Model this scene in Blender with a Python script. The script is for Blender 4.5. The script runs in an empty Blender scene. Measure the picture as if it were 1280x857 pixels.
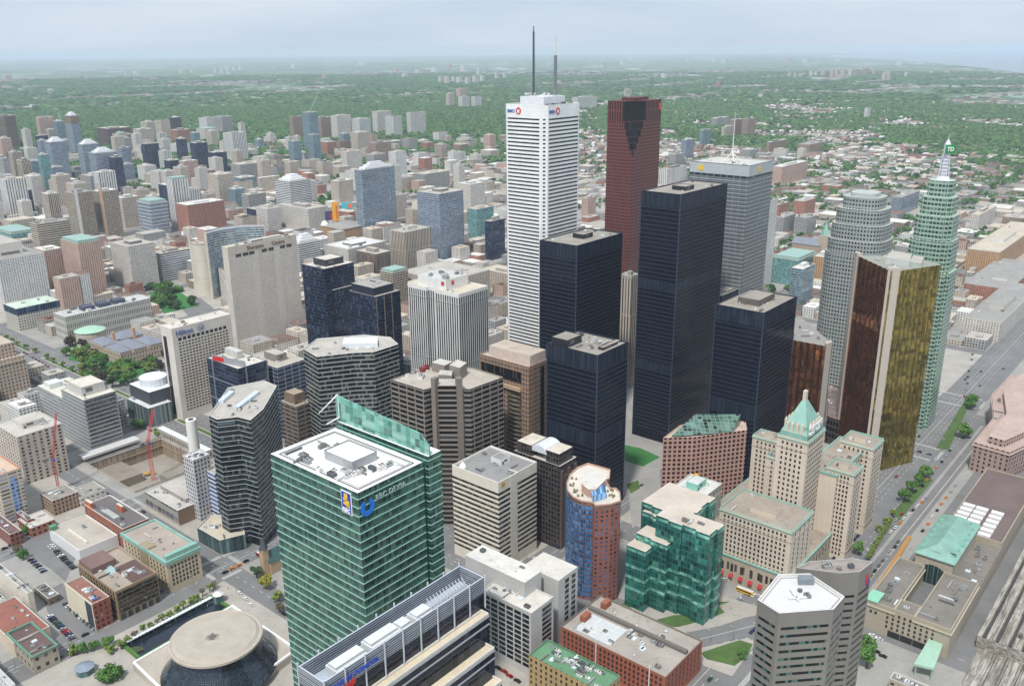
import bpy, math, random
import numpy as np
from mathutils import Matrix, Vector
C = bpy.context.scene.collection
random.seed(7)
# ---------------------------------------------------------------- camera
F, CX, CY, H = 1110.0, 640.0, 428.5, 342.0
PITCH = math.atan((CY-62)/F); ROLL = 0.0076
cP, sP, cR, sR = math.cos(PITCH), math.sin(PITCH), math.cos(ROLL), math.sin(ROLL)
cam = bpy.data.objects.new('camera', bpy.data.cameras.new('camera')); C.objects.link(cam)
cam.data.sensor_width = 36; cam.data.lens = F/1280*36; cam.data.clip_start = 1; cam.data.clip_end = 2e5
rt = Vector((cR, -sR*sP, -sR*cP)); up = Vector((sR, cR*sP, cR*cP)); fw = Vector((0, cP, -sP))
cam.matrix_world = Matrix(((rt[0], up[0], -fw[0], 0), (rt[1], up[1], -fw[1], 0), (rt[2], up[2], -fw[2], H), (0, 0, 0, 1)))
bpy.context.scene.camera = cam
# ---------------------------------------------------------------- sky, sun, exposure
sc = bpy.context.scene
sc.view_settings.view_transform = 'Standard'; sc.view_settings.look = 'None'
sc.view_settings.exposure = 0.16; sc.view_settings.gamma = 1
sc.cycles.use_denoising = True
sc.cycles.max_bounces = 4; sc.cycles.diffuse_bounces = 2; sc.cycles.glossy_bounces = 2; sc.cycles.transmission_bounces = 2
sc.cycles.volume_bounces = 2; sc.cycles.caustics_reflective = False; sc.cycles.caustics_refractive = False
SUN_EL, SUN_AZ = math.radians(58), math.radians(200)      # azimuth measured clockwise from +Y
w = bpy.data.worlds.new('World'); sc.world = w; w.use_nodes = True
nt = w.node_tree; nt.nodes.clear()
out = nt.nodes.new('ShaderNodeOutputWorld'); bg = nt.nodes.new('ShaderNodeBackground'); bg.inputs[1].default_value = 0.076
sky = nt.nodes.new('ShaderNodeTexSky'); sky.sky_type = 'NISHITA'; sky.sun_disc = False
sky.sun_elevation = SUN_EL; sky.sun_rotation = SUN_AZ; sky.air_density = 1.2; sky.dust_density = 3; sky.altitude = 400
tc = nt.nodes.new('ShaderNodeTexCoord'); mp = nt.nodes.new('ShaderNodeMapping'); mp.inputs['Scale'].default_value = (1.6, 1.6, 9)
nz = nt.nodes.new('ShaderNodeTexNoise'); nz.inputs['Scale'].default_value = 1.5; nz.inputs['Detail'].default_value = 5; nz.inputs['Roughness'].default_value = .55
rp = nt.nodes.new('ShaderNodeValToRGB'); rp.color_ramp.elements[0].position = .32; rp.color_ramp.elements[1].position = .72
rp.color_ramp.elements[0].color = (7.0, 8.6, 10.6, 1); rp.color_ramp.elements[1].color = (9.6, 10.6, 11.8, 1)
mx = nt.nodes.new('ShaderNodeMix'); mx.data_type = 'RGBA'; mx.inputs[0].default_value = .86
nt.links.new(tc.outputs['Generated'], mp.inputs[0]); nt.links.new(mp.outputs[0], nz.inputs[0]); nt.links.new(nz.outputs[0], rp.inputs[0])
nt.links.new(sky.outputs[0], mx.inputs[6]); nt.links.new(rp.outputs[0], mx.inputs[7]); nt.links.new(mx.outputs[2], bg.inputs[0]); nt.links.new(bg.outputs[0], out.inputs[0])
sl = bpy.data.lights.new('sun', 'SUN'); sl.energy = 3.3; sl.angle = math.radians(5); sl.color = (1, .975, .94)
so = bpy.data.objects.new('sun', sl); C.objects.link(so)
sd = Vector((math.sin(SUN_AZ)*math.cos(SUN_EL), math.cos(SUN_AZ)*math.cos(SUN_EL), math.sin(SUN_EL)))
so.rotation_euler = sd.to_track_quat('Z', 'Y').to_euler()
# ---------------------------------------------------------------- photograph pixel -> real ground position
def ray(px, py):
    x = px-CX; y = CY-py
    xr = x*cR + y*sR; yr = -x*sR + y*cR
    return (xr, F*cP + yr*sP, yr*cP - F*sP)
def at(px, py, z=0.0):
    r = ray(px, py); t = (z-H)/r[2]
    return Vector((r[0]*t, r[1]*t))
def proj(x, y, z):
    z -= H; d = y*cP - z*sP; yr = (y*sP + z*cP)/d*F; xr = x/d*F
    return CX + xr*cR - yr*sR, CY - (xr*sR + yr*cR)
GA = 50.0
def dirs(ang=GA):
    a = math.radians(ang); e = Vector((math.cos(a), math.sin(a))); return e, Vector((-e.y, e.x))
E0, N0 = dirs()
def en(e, n): return E0*e + N0*n
def toen(p): return p.dot(E0), p.dot(N0)
def zfrom(px, py, by):                      # height of a vertical edge: top pixel (px,py), its foot on row by
    lo, hi = 0.0, 320.0
    for _ in range(40):
        z = (lo+hi)/2; p = at(px, py, z)
        if proj(p.x, p.y, 0)[1] > by: hi = z     # a higher top is nearer, so its foot is lower
        else: lo = z
    return z
def reach(N, d, z, tx):
    lo, hi = 0.0, 900.0
    s = 1 if proj(*(N+d*5), z)[0] > proj(*N, z)[0] else -1
    for _ in range(40):
        m = (lo+hi)/2; p = N+d*m
        if (proj(p.x, p.y, z)[0]-tx)*s > 0: hi = m
        else: lo = m
    return m
def rect(px, py, z, xl, xr, ang=GA, maxd=None):
    """near roof corner pixel, height, columns of the left-hand and right-hand roof corners -> CCW footprint near,right,back,left"""
    N = at(px, py, z); e, n = dirs(ang)
    a = reach(N, e, z, xr); b = reach(N, n, z, xl)
    if maxd: a = min(a, maxd); b = min(b, maxd)
    return [N, N+e*a, N+e*a+n*b, N+n*b]
def rexp(r, dx, dy=None):                   # expand rectangle
    dy = dx if dy is None else dy; e = (r[1]-r[0]).normalized(); n = (r[3]-r[0]).normalized()
    return [r[0]-e*dx-n*dy, r[1]+e*dx-n*dy, r[2]+e*dx+n*dy, r[3]-e*dx+n*dy]
def sub(r, u0, u1, v0, v1):                 # part of a rectangle in fractions
    f = lambda u, v: r[0] + (r[1]-r[0])*u + (r[3]-r[0])*v
    return [f(u0, v0), f(u1, v0), f(u1, v1), f(u0, v1)]
def inset(poly, d):
    n = len(poly); o = []
    for i in range(n):
        a, b, c = poly[i-1], poly[i], poly[(i+1) % n]
        e1 = (b-a).normalized(); e2 = (c-b).normalized(); n1 = Vector((-e1.y, e1.x)); n2 = Vector((-e2.y, e2.x))
        k = n1+n2; m = max(.35, k.length_squared/2); o.append(b + k*(d/m))
    return o
def cen(poly): return sum(poly, Vector((0, 0)))/len(poly)
def ccw(poly):
    a = sum(poly[i-1].x*poly[i].y - poly[i].x*poly[i-1].y for i in range(len(poly)))
    return poly if a > 0 else poly[::-1]
# ---------------------------------------------------------------- materials
MATS = {}
def L(c):                                   # sRGB 0-255 -> linear
    return tuple((v/255/12.92 if v/255 <= .04045 else ((v/255+.055)/1.055)**2.4) for v in c) + (1,)
class NT:
    def __init__(s, m): s.t = m.node_tree; s.n = s.t.nodes; s.l = s.t.links
    def math(s, op, a, b=None, c=None, clamp=False):
        k = s.n.new('ShaderNodeMath'); k.operation = op; k.use_clamp = clamp
        for i, v in enumerate((a, b, c)):
            if v is None: continue
            if isinstance(v, (int, float)): k.inputs[i].default_value = v
            else: s.l.new(v, k.inputs[i])
        return k.outputs[0]
    def mix(s, f, a, b, typ='MIX'):
        k = s.n.new('ShaderNodeMix'); k.data_type = 'RGBA'; k.blend_type = typ
        for i, v in ((0, f), (6, a), (7, b)):
            if isinstance(v, (int, float)): k.inputs[i].default_value = v
            elif isinstance(v, tuple): k.inputs[i].default_value = v
            else: s.l.new(v, k.inputs[i])
        return k.outputs[2]
    def noise(s, vec, scale, detail=3, rough=.5, dim='3D'):
        k = s.n.new('ShaderNodeTexNoise'); k.noise_dimensions = dim; k.inputs['Scale'].default_value = scale
        k.inputs['Detail'].default_value = detail; k.inputs['Roughness'].default_value = rough
        s.l.new(vec, k.inputs['Vector']); return k.outputs[0]
    def ramp(s, f, stops):
        k = s.n.new('ShaderNodeValToRGB'); r = k.color_ramp
        while len(r.elements) < len(stops): r.elements.new(.5)
        for e, (p, c) in zip(r.elements, stops): e.position = p; e.color = c if len(c) == 4 else tuple(c)+(1,)
        s.l.new(f, k.inputs[0]); return k.outputs[0]
    def rng(s, v, a, b, c, d):
        k = s.n.new('ShaderNodeMapRange'); s.l.new(v, k.inputs[0])
        for i, x in enumerate((a, b, c, d)): k.inputs[i+1].default_value = x
        return k.outputs[0]
def newmat(name):
    m = bpy.data.materials.new(name); m.use_nodes = True; t = NT(m); b = t.n['Principled BSDF']; return m, t, b
def plain(c, rough=.7, metal=0.0, var=.12, scale=.35, name='paint'):
    key = ('p', c, rough, metal, var, scale)
    if key in MATS: return MATS[key]
    m, t, b = newmat(name); g = t.n.new('ShaderNodeNewGeometry')
    f = t.noise(g.outputs['Position'], scale, 4, .6); k = t.rng(f, .25, .75, 1-var, 1+var)
    col = t.mix(1.0, L(c), k, 'MULTIPLY'); t.l.new(col, b.inputs['Base Color'])
    b.inputs['Roughness'].default_value = rough; b.inputs['Metallic'].default_value = metal
    MATS[key] = m; return m
def facade(wall, glass, pw, ph, fw_, fh, off=0.0, light=None, lightp=.12, gm=.35, grough=.07, tilt=.02, mull=None, wallr=.75, wm=0.0, cy=.5, streak=.14, ior=1.6):
    """windows of pw x ph metres; fw_, fh = glazed share of the bay. Colours are sRGB of the real material."""
    key = ('f', wall, glass, pw, ph, fw_, fh, off, light, lightp, gm, grough, tilt, mull, wallr, wm, cy, ior)
    if key in MATS: return MATS[key]
    m, t, b = newmat('facade')
    uv = t.n.new('ShaderNodeUVMap'); uv.uv_map = 'UVMap'; sp = t.n.new('ShaderNodeSeparateXYZ'); t.l.new(uv.outputs[0], sp.inputs[0])
    oi = t.n.new('ShaderNodeObjectInfo')
    u = t.math('DIVIDE', sp.outputs[0], pw); v = t.math('DIVIDE', t.math('ADD', sp.outputs[1], off), ph)
    fu = t.math('FRACT', u); fv = t.math('FRACT', v)
    mu = t.math('LESS_THAN', t.math('ABSOLUTE', t.math('SUBTRACT', fu, .5)), fw_/2)
    mv = t.math('LESS_THAN', t.math('ABSOLUTE', t.math('SUBTRACT', fv, cy)), fh/2)
    mask = t.math('MULTIPLY', mu, mv)
    cell = t.n.new('ShaderNodeCombineXYZ'); t.l.new(t.math('FLOOR', u), cell.inputs[0]); t.l.new(t.math('FLOOR', v), cell.inputs[1]); t.l.new(t.math('MULTIPLY', oi.outputs['Random'], 57.0), cell.inputs[2])
    wn = t.n.new('ShaderNodeTexWhiteNoise'); wn.noise_dimensions = '3D'; t.l.new(cell.outputs[0], wn.inputs[0])
    r = wn.outputs[0]
    c2 = t.n.new('ShaderNodeCombineXYZ'); t.l.new(t.math('FLOOR', t.math('DIVIDE', u, 7.0)), c2.inputs[0]); t.l.new(t.math('FLOOR', v), c2.inputs[1]); w3 = t.n.new('ShaderNodeTexWhiteNoise'); w3.noise_dimensions = '3D'; t.l.new(c2.outputs[0], w3.inputs[0])
    g1 = t.mix(1.0, L(glass), t.math('MULTIPLY', t.rng(r, 0, 1, .55, 1.5), t.rng(w3.outputs[0], 0, 1, .7, 1.3)), 'MULTIPLY')
    if light is None: light = tuple(min(255, int(x*1.0+45)) for x in glass)
    wn2 = t.n.new('ShaderNodeTexWhiteNoise'); wn2.noise_dimensions = '4D'; t.l.new(cell.outputs[0], wn2.inputs[0]); wn2.inputs['W'].default_value = 3.3
    g2 = t.mix(t.math('LESS_THAN', wn2.outputs[0], lightp), g1, L(light))
    ge = t.n.new('ShaderNodeNewGeometry')
    f = t.noise(ge.outputs['Position'], .06, 4, .6)
    mp = t.n.new('ShaderNodeMapping'); mp.inputs['Scale'].default_value = (.8, .02, 1); t.l.new(uv.outputs[0], mp.inputs[0])
    st = t.noise(mp.outputs[0], 1.0, 3, .6)
    wc = t.mix(1.0, L(wall), t.rng(f, .25, .75, .9, 1.1), 'MULTIPLY')
    wc = t.mix(1.0, wc, t.rng(st, .3, .7, 1-streak, 1+streak*.5), 'MULTIPLY')
    jf = t.math('GREATER_THAN', fv, .97); jw = t.math('MULTIPLY', jf, .25)
    wc = t.mix(jw, wc, (.05, .05, .05, 1))
    t.l.new(t.mix(mask, wc, g2), b.inputs['Base Color'])
    t.l.new(t.rng(mask, 0, 1, wallr, grough), b.inputs['Roughness'])
    t.l.new(t.rng(mask, 0, 1, wm, gm), b.inputs['Metallic'])
    b.inputs['IOR'].default_value = ior
    if tilt:
        ofs = t.n.new('ShaderNodeVectorMath'); ofs.operation = 'SUBTRACT'; t.l.new(wn.outputs[1], ofs.inputs[0]); ofs.inputs[1].default_value = (.5, .5, .5)
        sc_ = t.n.new('ShaderNodeVectorMath'); sc_.operation = 'SCALE'; t.l.new(ofs.outputs[0], sc_.inputs[0]); t.l.new(t.math('MULTIPLY', mask, tilt*2), sc_.inputs['Scale'])
        ad = t.n.new('ShaderNodeVectorMath'); ad.operation = 'ADD'; t.l.new(ge.outputs['Normal'], ad.inputs[0]); t.l.new(sc_.outputs[0], ad.inputs[1])
        no = t.n.new('ShaderNodeVectorMath'); no.operation = 'NORMALIZE'; t.l.new(ad.outputs[0], no.inputs[0]); t.l.new(no.outputs[0], b.inputs['Normal'])
    MATS[key] = m; return m
def glazing(glass, pw=1.5, gm=.35, light=None, lightp=.15, frame=None, fwid=.08, tilt=.02, ph=50.0):
    fr = frame or tuple(int(x*.6) for x in glass)
    return facade(fr, glass, pw, ph, 1-fwid, 1.0 if ph > 40 else .95, light=light, lightp=lightp, gm=gm, tilt=tilt, wallr=.4)
def roofmat(c, spots=.65, name='roofing'):
    key = ('r', c, spots)
    if key in MATS: return MATS[key]
    m, t, b = newmat(name); g = t.n.new('ShaderNodeNewGeometry'); P_ = g.outputs['Position']
    f1 = t.noise(P_, .05, 5, .65); f2 = t.noise(P_, .9, 3, .6); f3 = t.noise(P_, .18, 4, .7)
    col = t.mix(1.0, L(c), t.rng(f1, .3, .7, .84, 1.12), 'MULTIPLY')
    col = t.mix(1.0, col, t.rng(f2, .2, .8, .9, 1.1), 'MULTIPLY')
    st = t.rng(f3, .56, .7, 0, spots); col = t.mix(st, col, tuple(x*.55 for x in L(c)[:3])+(1,))
    t.l.new(col, b.inputs['Base Color']); b.inputs['Roughness'].default_value = .9
    MATS[key] = m; return m
# ---------------------------------------------------------------- meshes
def ring(mb, poly, z0, z1, off=.15, th=.5, mi=0):
    a = inset(poly, -off); q = inset(poly, th-off)
    for i in range(len(poly)):
        j = (i+1) % len(poly); mb.prism([a[i], a[j], q[j], q[i]], z0, z1, mi, mi, bottom=True)
def holed(outer, hole, z):
    from mathutils.geometry import tessellate_polygon
    pts = [Vector((p.x, p.y, 0)) for p in outer]+[Vector((p.x, p.y, 0)) for p in hole]; tr = tessellate_polygon([pts[:len(outer)], pts[len(outer):]]); mb = MB()
    for t_ in tr:
        q = [pts[k] for k in t_]; s_ = (q[1].x-q[0].x)*(q[2].y-q[0].y)-(q[2].x-q[0].x)*(q[1].y-q[0].y)
        if s_ < 0: q = q[::-1]
        mb.face([(p.x, p.y, z) for p in q])
    return mb
class MB:
    def __init__(s): s.v = []; s.f = []; s.m = []; s.uv = []
    def face(s, pts, mi=0, uv=None):
        i = len(s.v); s.v += [tuple(p) for p in pts]; s.f.append(tuple(range(i, i+len(pts)))); s.m.append(mi)
        s.uv += uv if uv else [(p[0], p[1]) for p in pts]
    def prism(s, poly, z0, z1, ms=0, mt=0, bottom=False, u0=0.0, top=True, polyt=None):
        pt = polyt or poly; n = len(poly); u = u0
        for i in range(n):
            a, b = poly[i], poly[(i+1) % n]; c, d = pt[(i+1) % n], pt[i]; l = (b-a).length
            s.face([(a.x, a.y, z0), (b.x, b.y, z0), (c.x, c.y, z1), (d.x, d.y, z1)], ms, [(u, z0), (u+l, z0), (u+l, z1), (u, z1)]); u += l
        if top: s.face([(p.x, p.y, z1) for p in pt], mt)
        if bottom: s.face([(p.x, p.y, z0) for p in poly[::-1]], mt)
    def box(s, c, sx, sy, z0, z1, ang=GA, ms=0, mt=0):
        e, n = dirs(ang); h = [c-e*sx/2-n*sy/2, c+e*sx/2-n*sy/2, c+e*sx/2+n*sy/2, c-e*sx/2+n*sy/2]
        s.prism(h, z0, z1, ms, mt, bottom=True)
    def tube(s, p, q, r0, r1=None, k=6, mi=0, cap=True):
        p, q = Vector(p), Vector(q); r1 = r0 if r1 is None else r1; d = (q-p).normalized()
        a = d.orthogonal().normalized(); b = d.cross(a); A = []; B = []
        for i in range(k):
            t = 2*math.pi*i/k; o = a*math.cos(t)+b*math.sin(t); A.append(p+o*r0); B.append(q+o*r1)
        for i in range(k):
            j = (i+1) % k; s.face([A[i], A[j], B[j], B[i]], mi)
        if cap: s.face(B, mi); s.face(A[::-1], mi)
    def build(s, name, mats, parent=None, loc=None, weld=True):
        me = bpy.data.meshes.new(name); me.from_pydata(s.v, [], s.f); me.update()
        l = me.uv_layers.new(name='UVMap'); l.data.foreach_set('uv', [x for p in s.uv for x in p])
        for m in (mats if isinstance(mats, (list, tuple)) else [mats]): me.materials.append(m)
        me.polygons.foreach_set('material_index', s.m)
        if weld and len(s.v) < 60000:
            import bmesh
            bm = bmesh.new(); bm.from_mesh(me); bmesh.ops.remove_doubles(bm, verts=bm.verts, dist=1e-4); bm.to_mesh(me); bm.free()
        o = bpy.data.objects.new(name, me); C.objects.link(o)
        if parent is not None: o.parent = parent; 
        if loc is not None: o.location = loc
        return o
LABELS = {}
def tag(o, label, cat, group=None, kind=None):
    o['label'] = label; o['category'] = cat
    if group: o['group'] = group
    if kind: o['kind'] = kind
    LABELS.setdefault(label, []).append(o.name)
    return o
def struct(o, kind='structure', label=None):
    o['kind'] = kind
    if label: o['label'] = label
    return o
def empty(name, p, z=0.0):
    o = bpy.data.objects.new(name, None); C.objects.link(o); o.location = (p[0], p[1], z); o.empty_display_size = .01; return o
def kid(mb, name, mats, root):              # child mesh given in world coordinates
    o = mb.build(name, mats); o.parent = root; o.matrix_parent_inverse = Matrix.Translation(-Vector(root.location)); return o
def dupkid(src, root, dz=0.0, loc=None):
    o = src.copy(); C.objects.link(o); o.parent = root; o.matrix_parent_inverse = src.matrix_parent_inverse.copy()
    o.location = (0, 0, dz) if loc is None else loc; return o
RNG = random.Random(11)
M_UNIT = [plain((190, 190, 188), .5), plain((150, 152, 150), .5), plain((212, 210, 205), .6), plain((120, 118, 114), .6), plain((90, 92, 96), .6)]
def clutter(root, poly, z, n, seed=0, big=1.0):
    """rooftop plant: boxed air handlers on curbs, round vents, duct runs"""
    R_ = random.Random(seed*31+n); q = inset(poly, 2.0); c = cen(q)
    e, nn = dirs(GA)
    if len(poly) >= 3:
        k = max(range(len(poly)), key=lambda i: (poly[i]-poly[i-1]).length); e = (poly[k]-poly[k-1]).normalized(); nn = Vector((-e.y, e.x))
    ang = math.degrees(math.atan2(e.y, e.x))
    for i in range(n):
        a = q[R_.randrange(len(q))]; b = q[R_.randrange(len(q))]; t = R_.random(); s = R_.random()**.5*.9
        p = c + ((a*t+b*(1-t))-c)*s
        mb = MB(); k = R_.random(); mm = R_.choice(M_UNIT)
        if k < .5:
            sx, sy, h = R_.uniform(1.5, 4.5)*big, R_.uniform(1.2, 3)*big, R_.uniform(.8, 2)*big
            mb.box(p, sx, sy, z, z+h, ang)
            o = kid(mb, 'air_handler', mm, root); mb = MB()
            for j in range(max(1, int(sx//1.6))):
                mb.box(p+e*(-sx/2+.9+j*1.5), .5, sy*.7, z+h+.004, z+h+.25, ang)
            mb.build('fan_grille', plain((60, 62, 64), .5)).parent = o
        elif k < .75:
            r = R_.uniform(.4, 1.1)*big
            mb.tube((p.x, p.y, z), (p.x, p.y, z+r*1.1), r, r, 8); mb.tube((p.x, p.y, z+r*1.1), (p.x, p.y, z+r*1.5), r*1.25, r*.5, 8)
            kid(mb, 'vent', mm, root)
        elif k < .9:
            d = e if R_.random() < .5 else nn; l = R_.uniform(4, 9)*big
            mb.box(p, l if d is e else .8, .8 if d is e else l, z+.3, z+1.1, ang)
            for s_ in (-.4, .4):
                mb.box(p+d*l*s_, .4, .4, z, z+.3, ang)
            kid(mb, 'duct', mm, root)
        else:
            mb.box(p, 2.4, 3.2, z, z+.5, ang); mb.prism([Vector(x) for x in [p-e*1.1-nn*1.5, p+e*1.1-nn*1.5, p+e*1.1+nn*1.5, p-e*1.1+nn*1.5]], z+.5, z+.8)
            kid(mb, 'skylight', plain((205, 215, 220), .2), root)
def antenna(root, p, z, h, r=.25, mat=None, name='antenna'):
    mb = MB(); mb.tube((p.x, p.y, z), (p.x, p.y, z+h*.6), r, r, 6); mb.tube((p.x, p.y, z+h*.6), (p.x, p.y, z+h), r*.6, r*.3, 5)
    return kid(mb, name, mat or plain((130, 132, 135), .5), root)
GR = roofmat((176, 170, 160)); GR2 = roofmat((150, 147, 142)); WR = roofmat((214, 211, 204), .3); DR = roofmat((96, 88, 84)); BR = roofmat((120, 96, 86)); RR = roofmat((128, 84, 72)); CUP = roofmat((122, 160, 144), .35)
class B: pass
def bld(name, label, poly, z1, wall, roof=None, z0=0.0, cat='office tower', group=None, par=1.0, ph=None, n=0, seed=None, parm=None, root=None, wname='wall', proof=None, big=1.0, tops=None):
    """a building: an Empty parenting wall (with parapet), roof, penthouses and rooftop plant"""
    poly = ccw(poly); roof = roof or GR; b = B(); b.poly = poly; b.z1 = z1; c = cen(poly)
    if root is None:
        root = empty(name, c, z0)
        if label: tag(root, label, cat, group)
    b.root = root; tw = .45
    mb = MB(); mb.prism(poly, z0, z1, 0, 1, top=False)
    q = inset(poly, tw)
    for i in range(len(poly)):
        j = (i+1) % len(poly)
        mb.face([(poly[i].x, poly[i].y, z1), (poly[j].x, poly[j].y, z1), (q[j].x, q[j].y, z1), (q[i].x, q[i].y, z1)], 1)
        mb.face([(q[i].x, q[i].y, z1), (q[j].x, q[j].y, z1), (q[j].x, q[j].y, z1-par), (q[i].x, q[i].y, z1-par)], 1)
    b.wall = kid(mb, wname, [wall, parm or plain((200, 197, 190), .7)], root)
    mb = MB(); mb.prism(q, z1-par-.3, z1-par+.004, 0, 0, bottom=True); b.roof = kid(mb, 'roof', roof, root)
    zr = z1-par
    for k in (ph or []):
        u0, u1, v0, v1, h = k[:5]; pm = k[5] if len(k) > 5 else plain((186, 183, 176), .7); r4 = poly if len(poly) == 4 else bbox_rect(poly)
        mb = MB(); s4 = sub(r4, u0, u1, v0, v1); mb.prism(s4, zr, zr+h, 0, 1, top=False); mb.prism(inset(s4, .3), zr+h-.4, zr+h-.3, 1, 1)
        i4 = inset(s4, .3)
        for i in range(4):
            j = (i+1) % 4; mb.face([(s4[i].x, s4[i].y, zr+h), (s4[j].x, s4[j].y, zr+h), (i4[j].x, i4[j].y, zr+h), (i4[i].x, i4[i].y, zr+h)], 0)
            mb.face([(i4[i].x, i4[i].y, zr+h), (i4[j].x, i4[j].y, zr+h), (i4[j].x, i4[j].y, zr+h-.4), (i4[i].x, i4[i].y, zr+h-.4)], 0)
        o = kid(mb, 'penthouse', [pm, proof or roof], root); mb = MB(); dd_ = (s4[1]-s4[0]).normalized(); plaque(mb, s4[0]+dd_*1.2, dd_, zr+.2, zr+min(2.4, h-.3), 0, 1.6, .06, .05); mb.build('door', plain((70, 72, 74), .5)).parent = o
        mb = MB(); plaque(mb, s4[0]+dd_*3.4, dd_, zr+h*.35, zr+h*.8, 0, max(1.5, (s4[1]-s4[0]).length*.3), .05, .04); mb.build('louvre', plain((96, 98, 98), .5)).parent = o
    if n: clutter(root, q, zr, int(n*1.6), seed if seed is not None else int(abs(c.x)+abs(c.y)), big)
    return b
def bbox_rect(poly, ang=GA):
    e, n = dirs(ang); us = [p.dot(e) for p in poly]; vs = [p.dot(n) for p in poly]
    f = lambda u, v: e*u+n*v
    return [f(min(us), min(vs)), f(max(us), min(vs)), f(max(us), max(vs)), f(min(us), max(vs))]
def bands(b, mat, z0, z1, step, h, off=.07, name='window_band', poly=None, margins=None, edges=None, cap=100):
    """one strip per storey. margins = solid metres left at each end of a facet (None: a closed ring)"""
    poly = poly or b.poly; mb = MB(); n = len(poly)
    if margins is None and edges is None:
        q = inset(poly, -off); mb.prism(q, 0, h, 0, 0, bottom=True)
    else:
        mg = margins or 0
        for i in (edges if edges is not None else range(n)):
            a, c = poly[i], poly[(i+1) % n]; d = (c-a); l = d.length; m = mg if not isinstance(mg, dict) else mg.get(i, 0)
            if l < 2*m+1: continue
            d.normalize(); o = Vector((d.y, -d.x))*off; a2 = a+d*m; c2 = c-d*m
            mb.prism([a2+o, c2+o, c2-o*.5, a2-o*.5][::1], 0, h, 0, 0, bottom=True)
    zs = []; z = z1-h
    while z >= z0: zs.append(z); z -= step
    first = kid(mb, name, mat, b.root); first.location = (0, 0, zs[0])
    for z in zs[1:cap]: dupkid(first, b.root, z)
    return first
_wmesh = {}
def windows(b, specs, mat, cap=100, depth=.12, name='window', frame=None):
    """specs: (p0, p1, zlo, zhi, nu, nv, w, h[, m0, m1]) grids of single windows on facets p0->p1"""
    L_ = []
    for s in specs:
        p0, p1, zl, zh, nu, nv, w_, h_ = s[:8]; m0, m1 = (s[8], s[9]) if len(s) > 8 else (1.5, 1.5)
        d = p1-p0; ln = d.length; d = d.normalized(); o = Vector((d.y, -d.x)); ang = math.atan2(d.y, d.x)
        vis = o.dot(-p0) > 0
        for i in range(nu):
            u = m0 + (ln-m0-m1)*(i+.5)/nu
            for j in range(nv):
                z = zl + (zh-zl)*(j+.5)/nv; p = p0+d*u
                L_.append((0 if vis else 1, (p.length_squared + (H-z)**2), p, z, ang, w_, h_))
    L_.sort(key=lambda x: (x[0], x[1]))
    rl = Vector(b.root.location)
    def wm(w_, h_):
        k = (w_, h_, mat.name)
        if k not in _wmesh:
            mb = MB(); y0, y1 = -depth, depth
            mb.prism([Vector((-w_/2, y0)), Vector((w_/2, y0)), Vector((w_/2, y1)), Vector((-w_/2, y1))], -h_/2, h_/2, 0, 0, bottom=True)
            o = mb.build(name, mat); _wmesh[k] = o.data; bpy.data.objects.remove(o)
        return _wmesh[k]
    for x in L_[:cap]:
        o = bpy.data.objects.new(name, wm(x[5], x[6])); C.objects.link(o); o.parent = b.root
        o.location = (x[2].x-rl.x, x[2].y-rl.y, x[3]-rl.z); o.rotation_euler = (0, 0, x[4])
    if L_[cap:]:
        mb = MB()
        for x in L_[cap:]:
            p, z, a, w_, h_ = x[2:]; d = Vector((math.cos(a), math.sin(a))); o = Vector((d.y, -d.x))*depth
            mb.prism([p-d*w_/2+o, p+d*w_/2+o, p+d*w_/2-o, p-d*w_/2-o], z-h_/2, z+h_/2, 0, 0)
        k = kid(mb, 'window_field', mat, b.root); k['kind'] = 'stuff'
def text(root, s, p, d, z, size, mat, out=.35, name='lettering', ext=.12, shear=0, bold=.0):
    cu = bpy.data.curves.new(name, 'FONT'); cu.body = s; cu.size = size; cu.extrude = ext; cu.offset = bold*size; cu.shear = shear; cu.resolution_u = 3
    o = bpy.data.objects.new(name, cu); C.objects.link(o); cu.materials.append(mat); d = d.normalized(); n = Vector((d.y, -d.x))
    q = p + n*out; o.parent = root; rl = root.location
    o.location = (q.x-rl[0], q.y-rl[1], z-rl[2]); o.rotation_euler = (math.pi/2, 0, math.atan2(d.y, d.x))
    bpy.context.view_layer.update(); me = bpy.data.meshes.new_from_object(o.evaluated_get(bpy.context.evaluated_depsgraph_get())); q2 = bpy.data.objects.new(name, me); C.objects.link(q2); q2.parent = root; q2.location = o.location; q2.rotation_euler = o.rotation_euler
    bpy.data.objects.remove(o); return q2
def plaque(mb, p, d, z0, z1, u0, u1, out=.2, th=.2, mi=0):
    d = d.normalized(); n = Vector((d.y, -d.x)); a = p+d*u0+n*out; c = p+d*u1+n*out
    mb.prism([a, c, c-n*th, a-n*th], z0, z1, mi, mi, bottom=True)
def mid(a, b, t=.5): return a+(b-a)*t
ORDN = 'first second third fourth fifth sixth seventh eighth ninth tenth eleventh twelfth thirteenth fourteenth fifteenth sixteenth seventeenth eighteenth nineteenth twentieth'.split()
ORDN += ['%s-%s' % (a, b) for a in ('twenty', 'thirty', 'forty', 'fifty') for b in ORDN[:9]]
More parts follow.
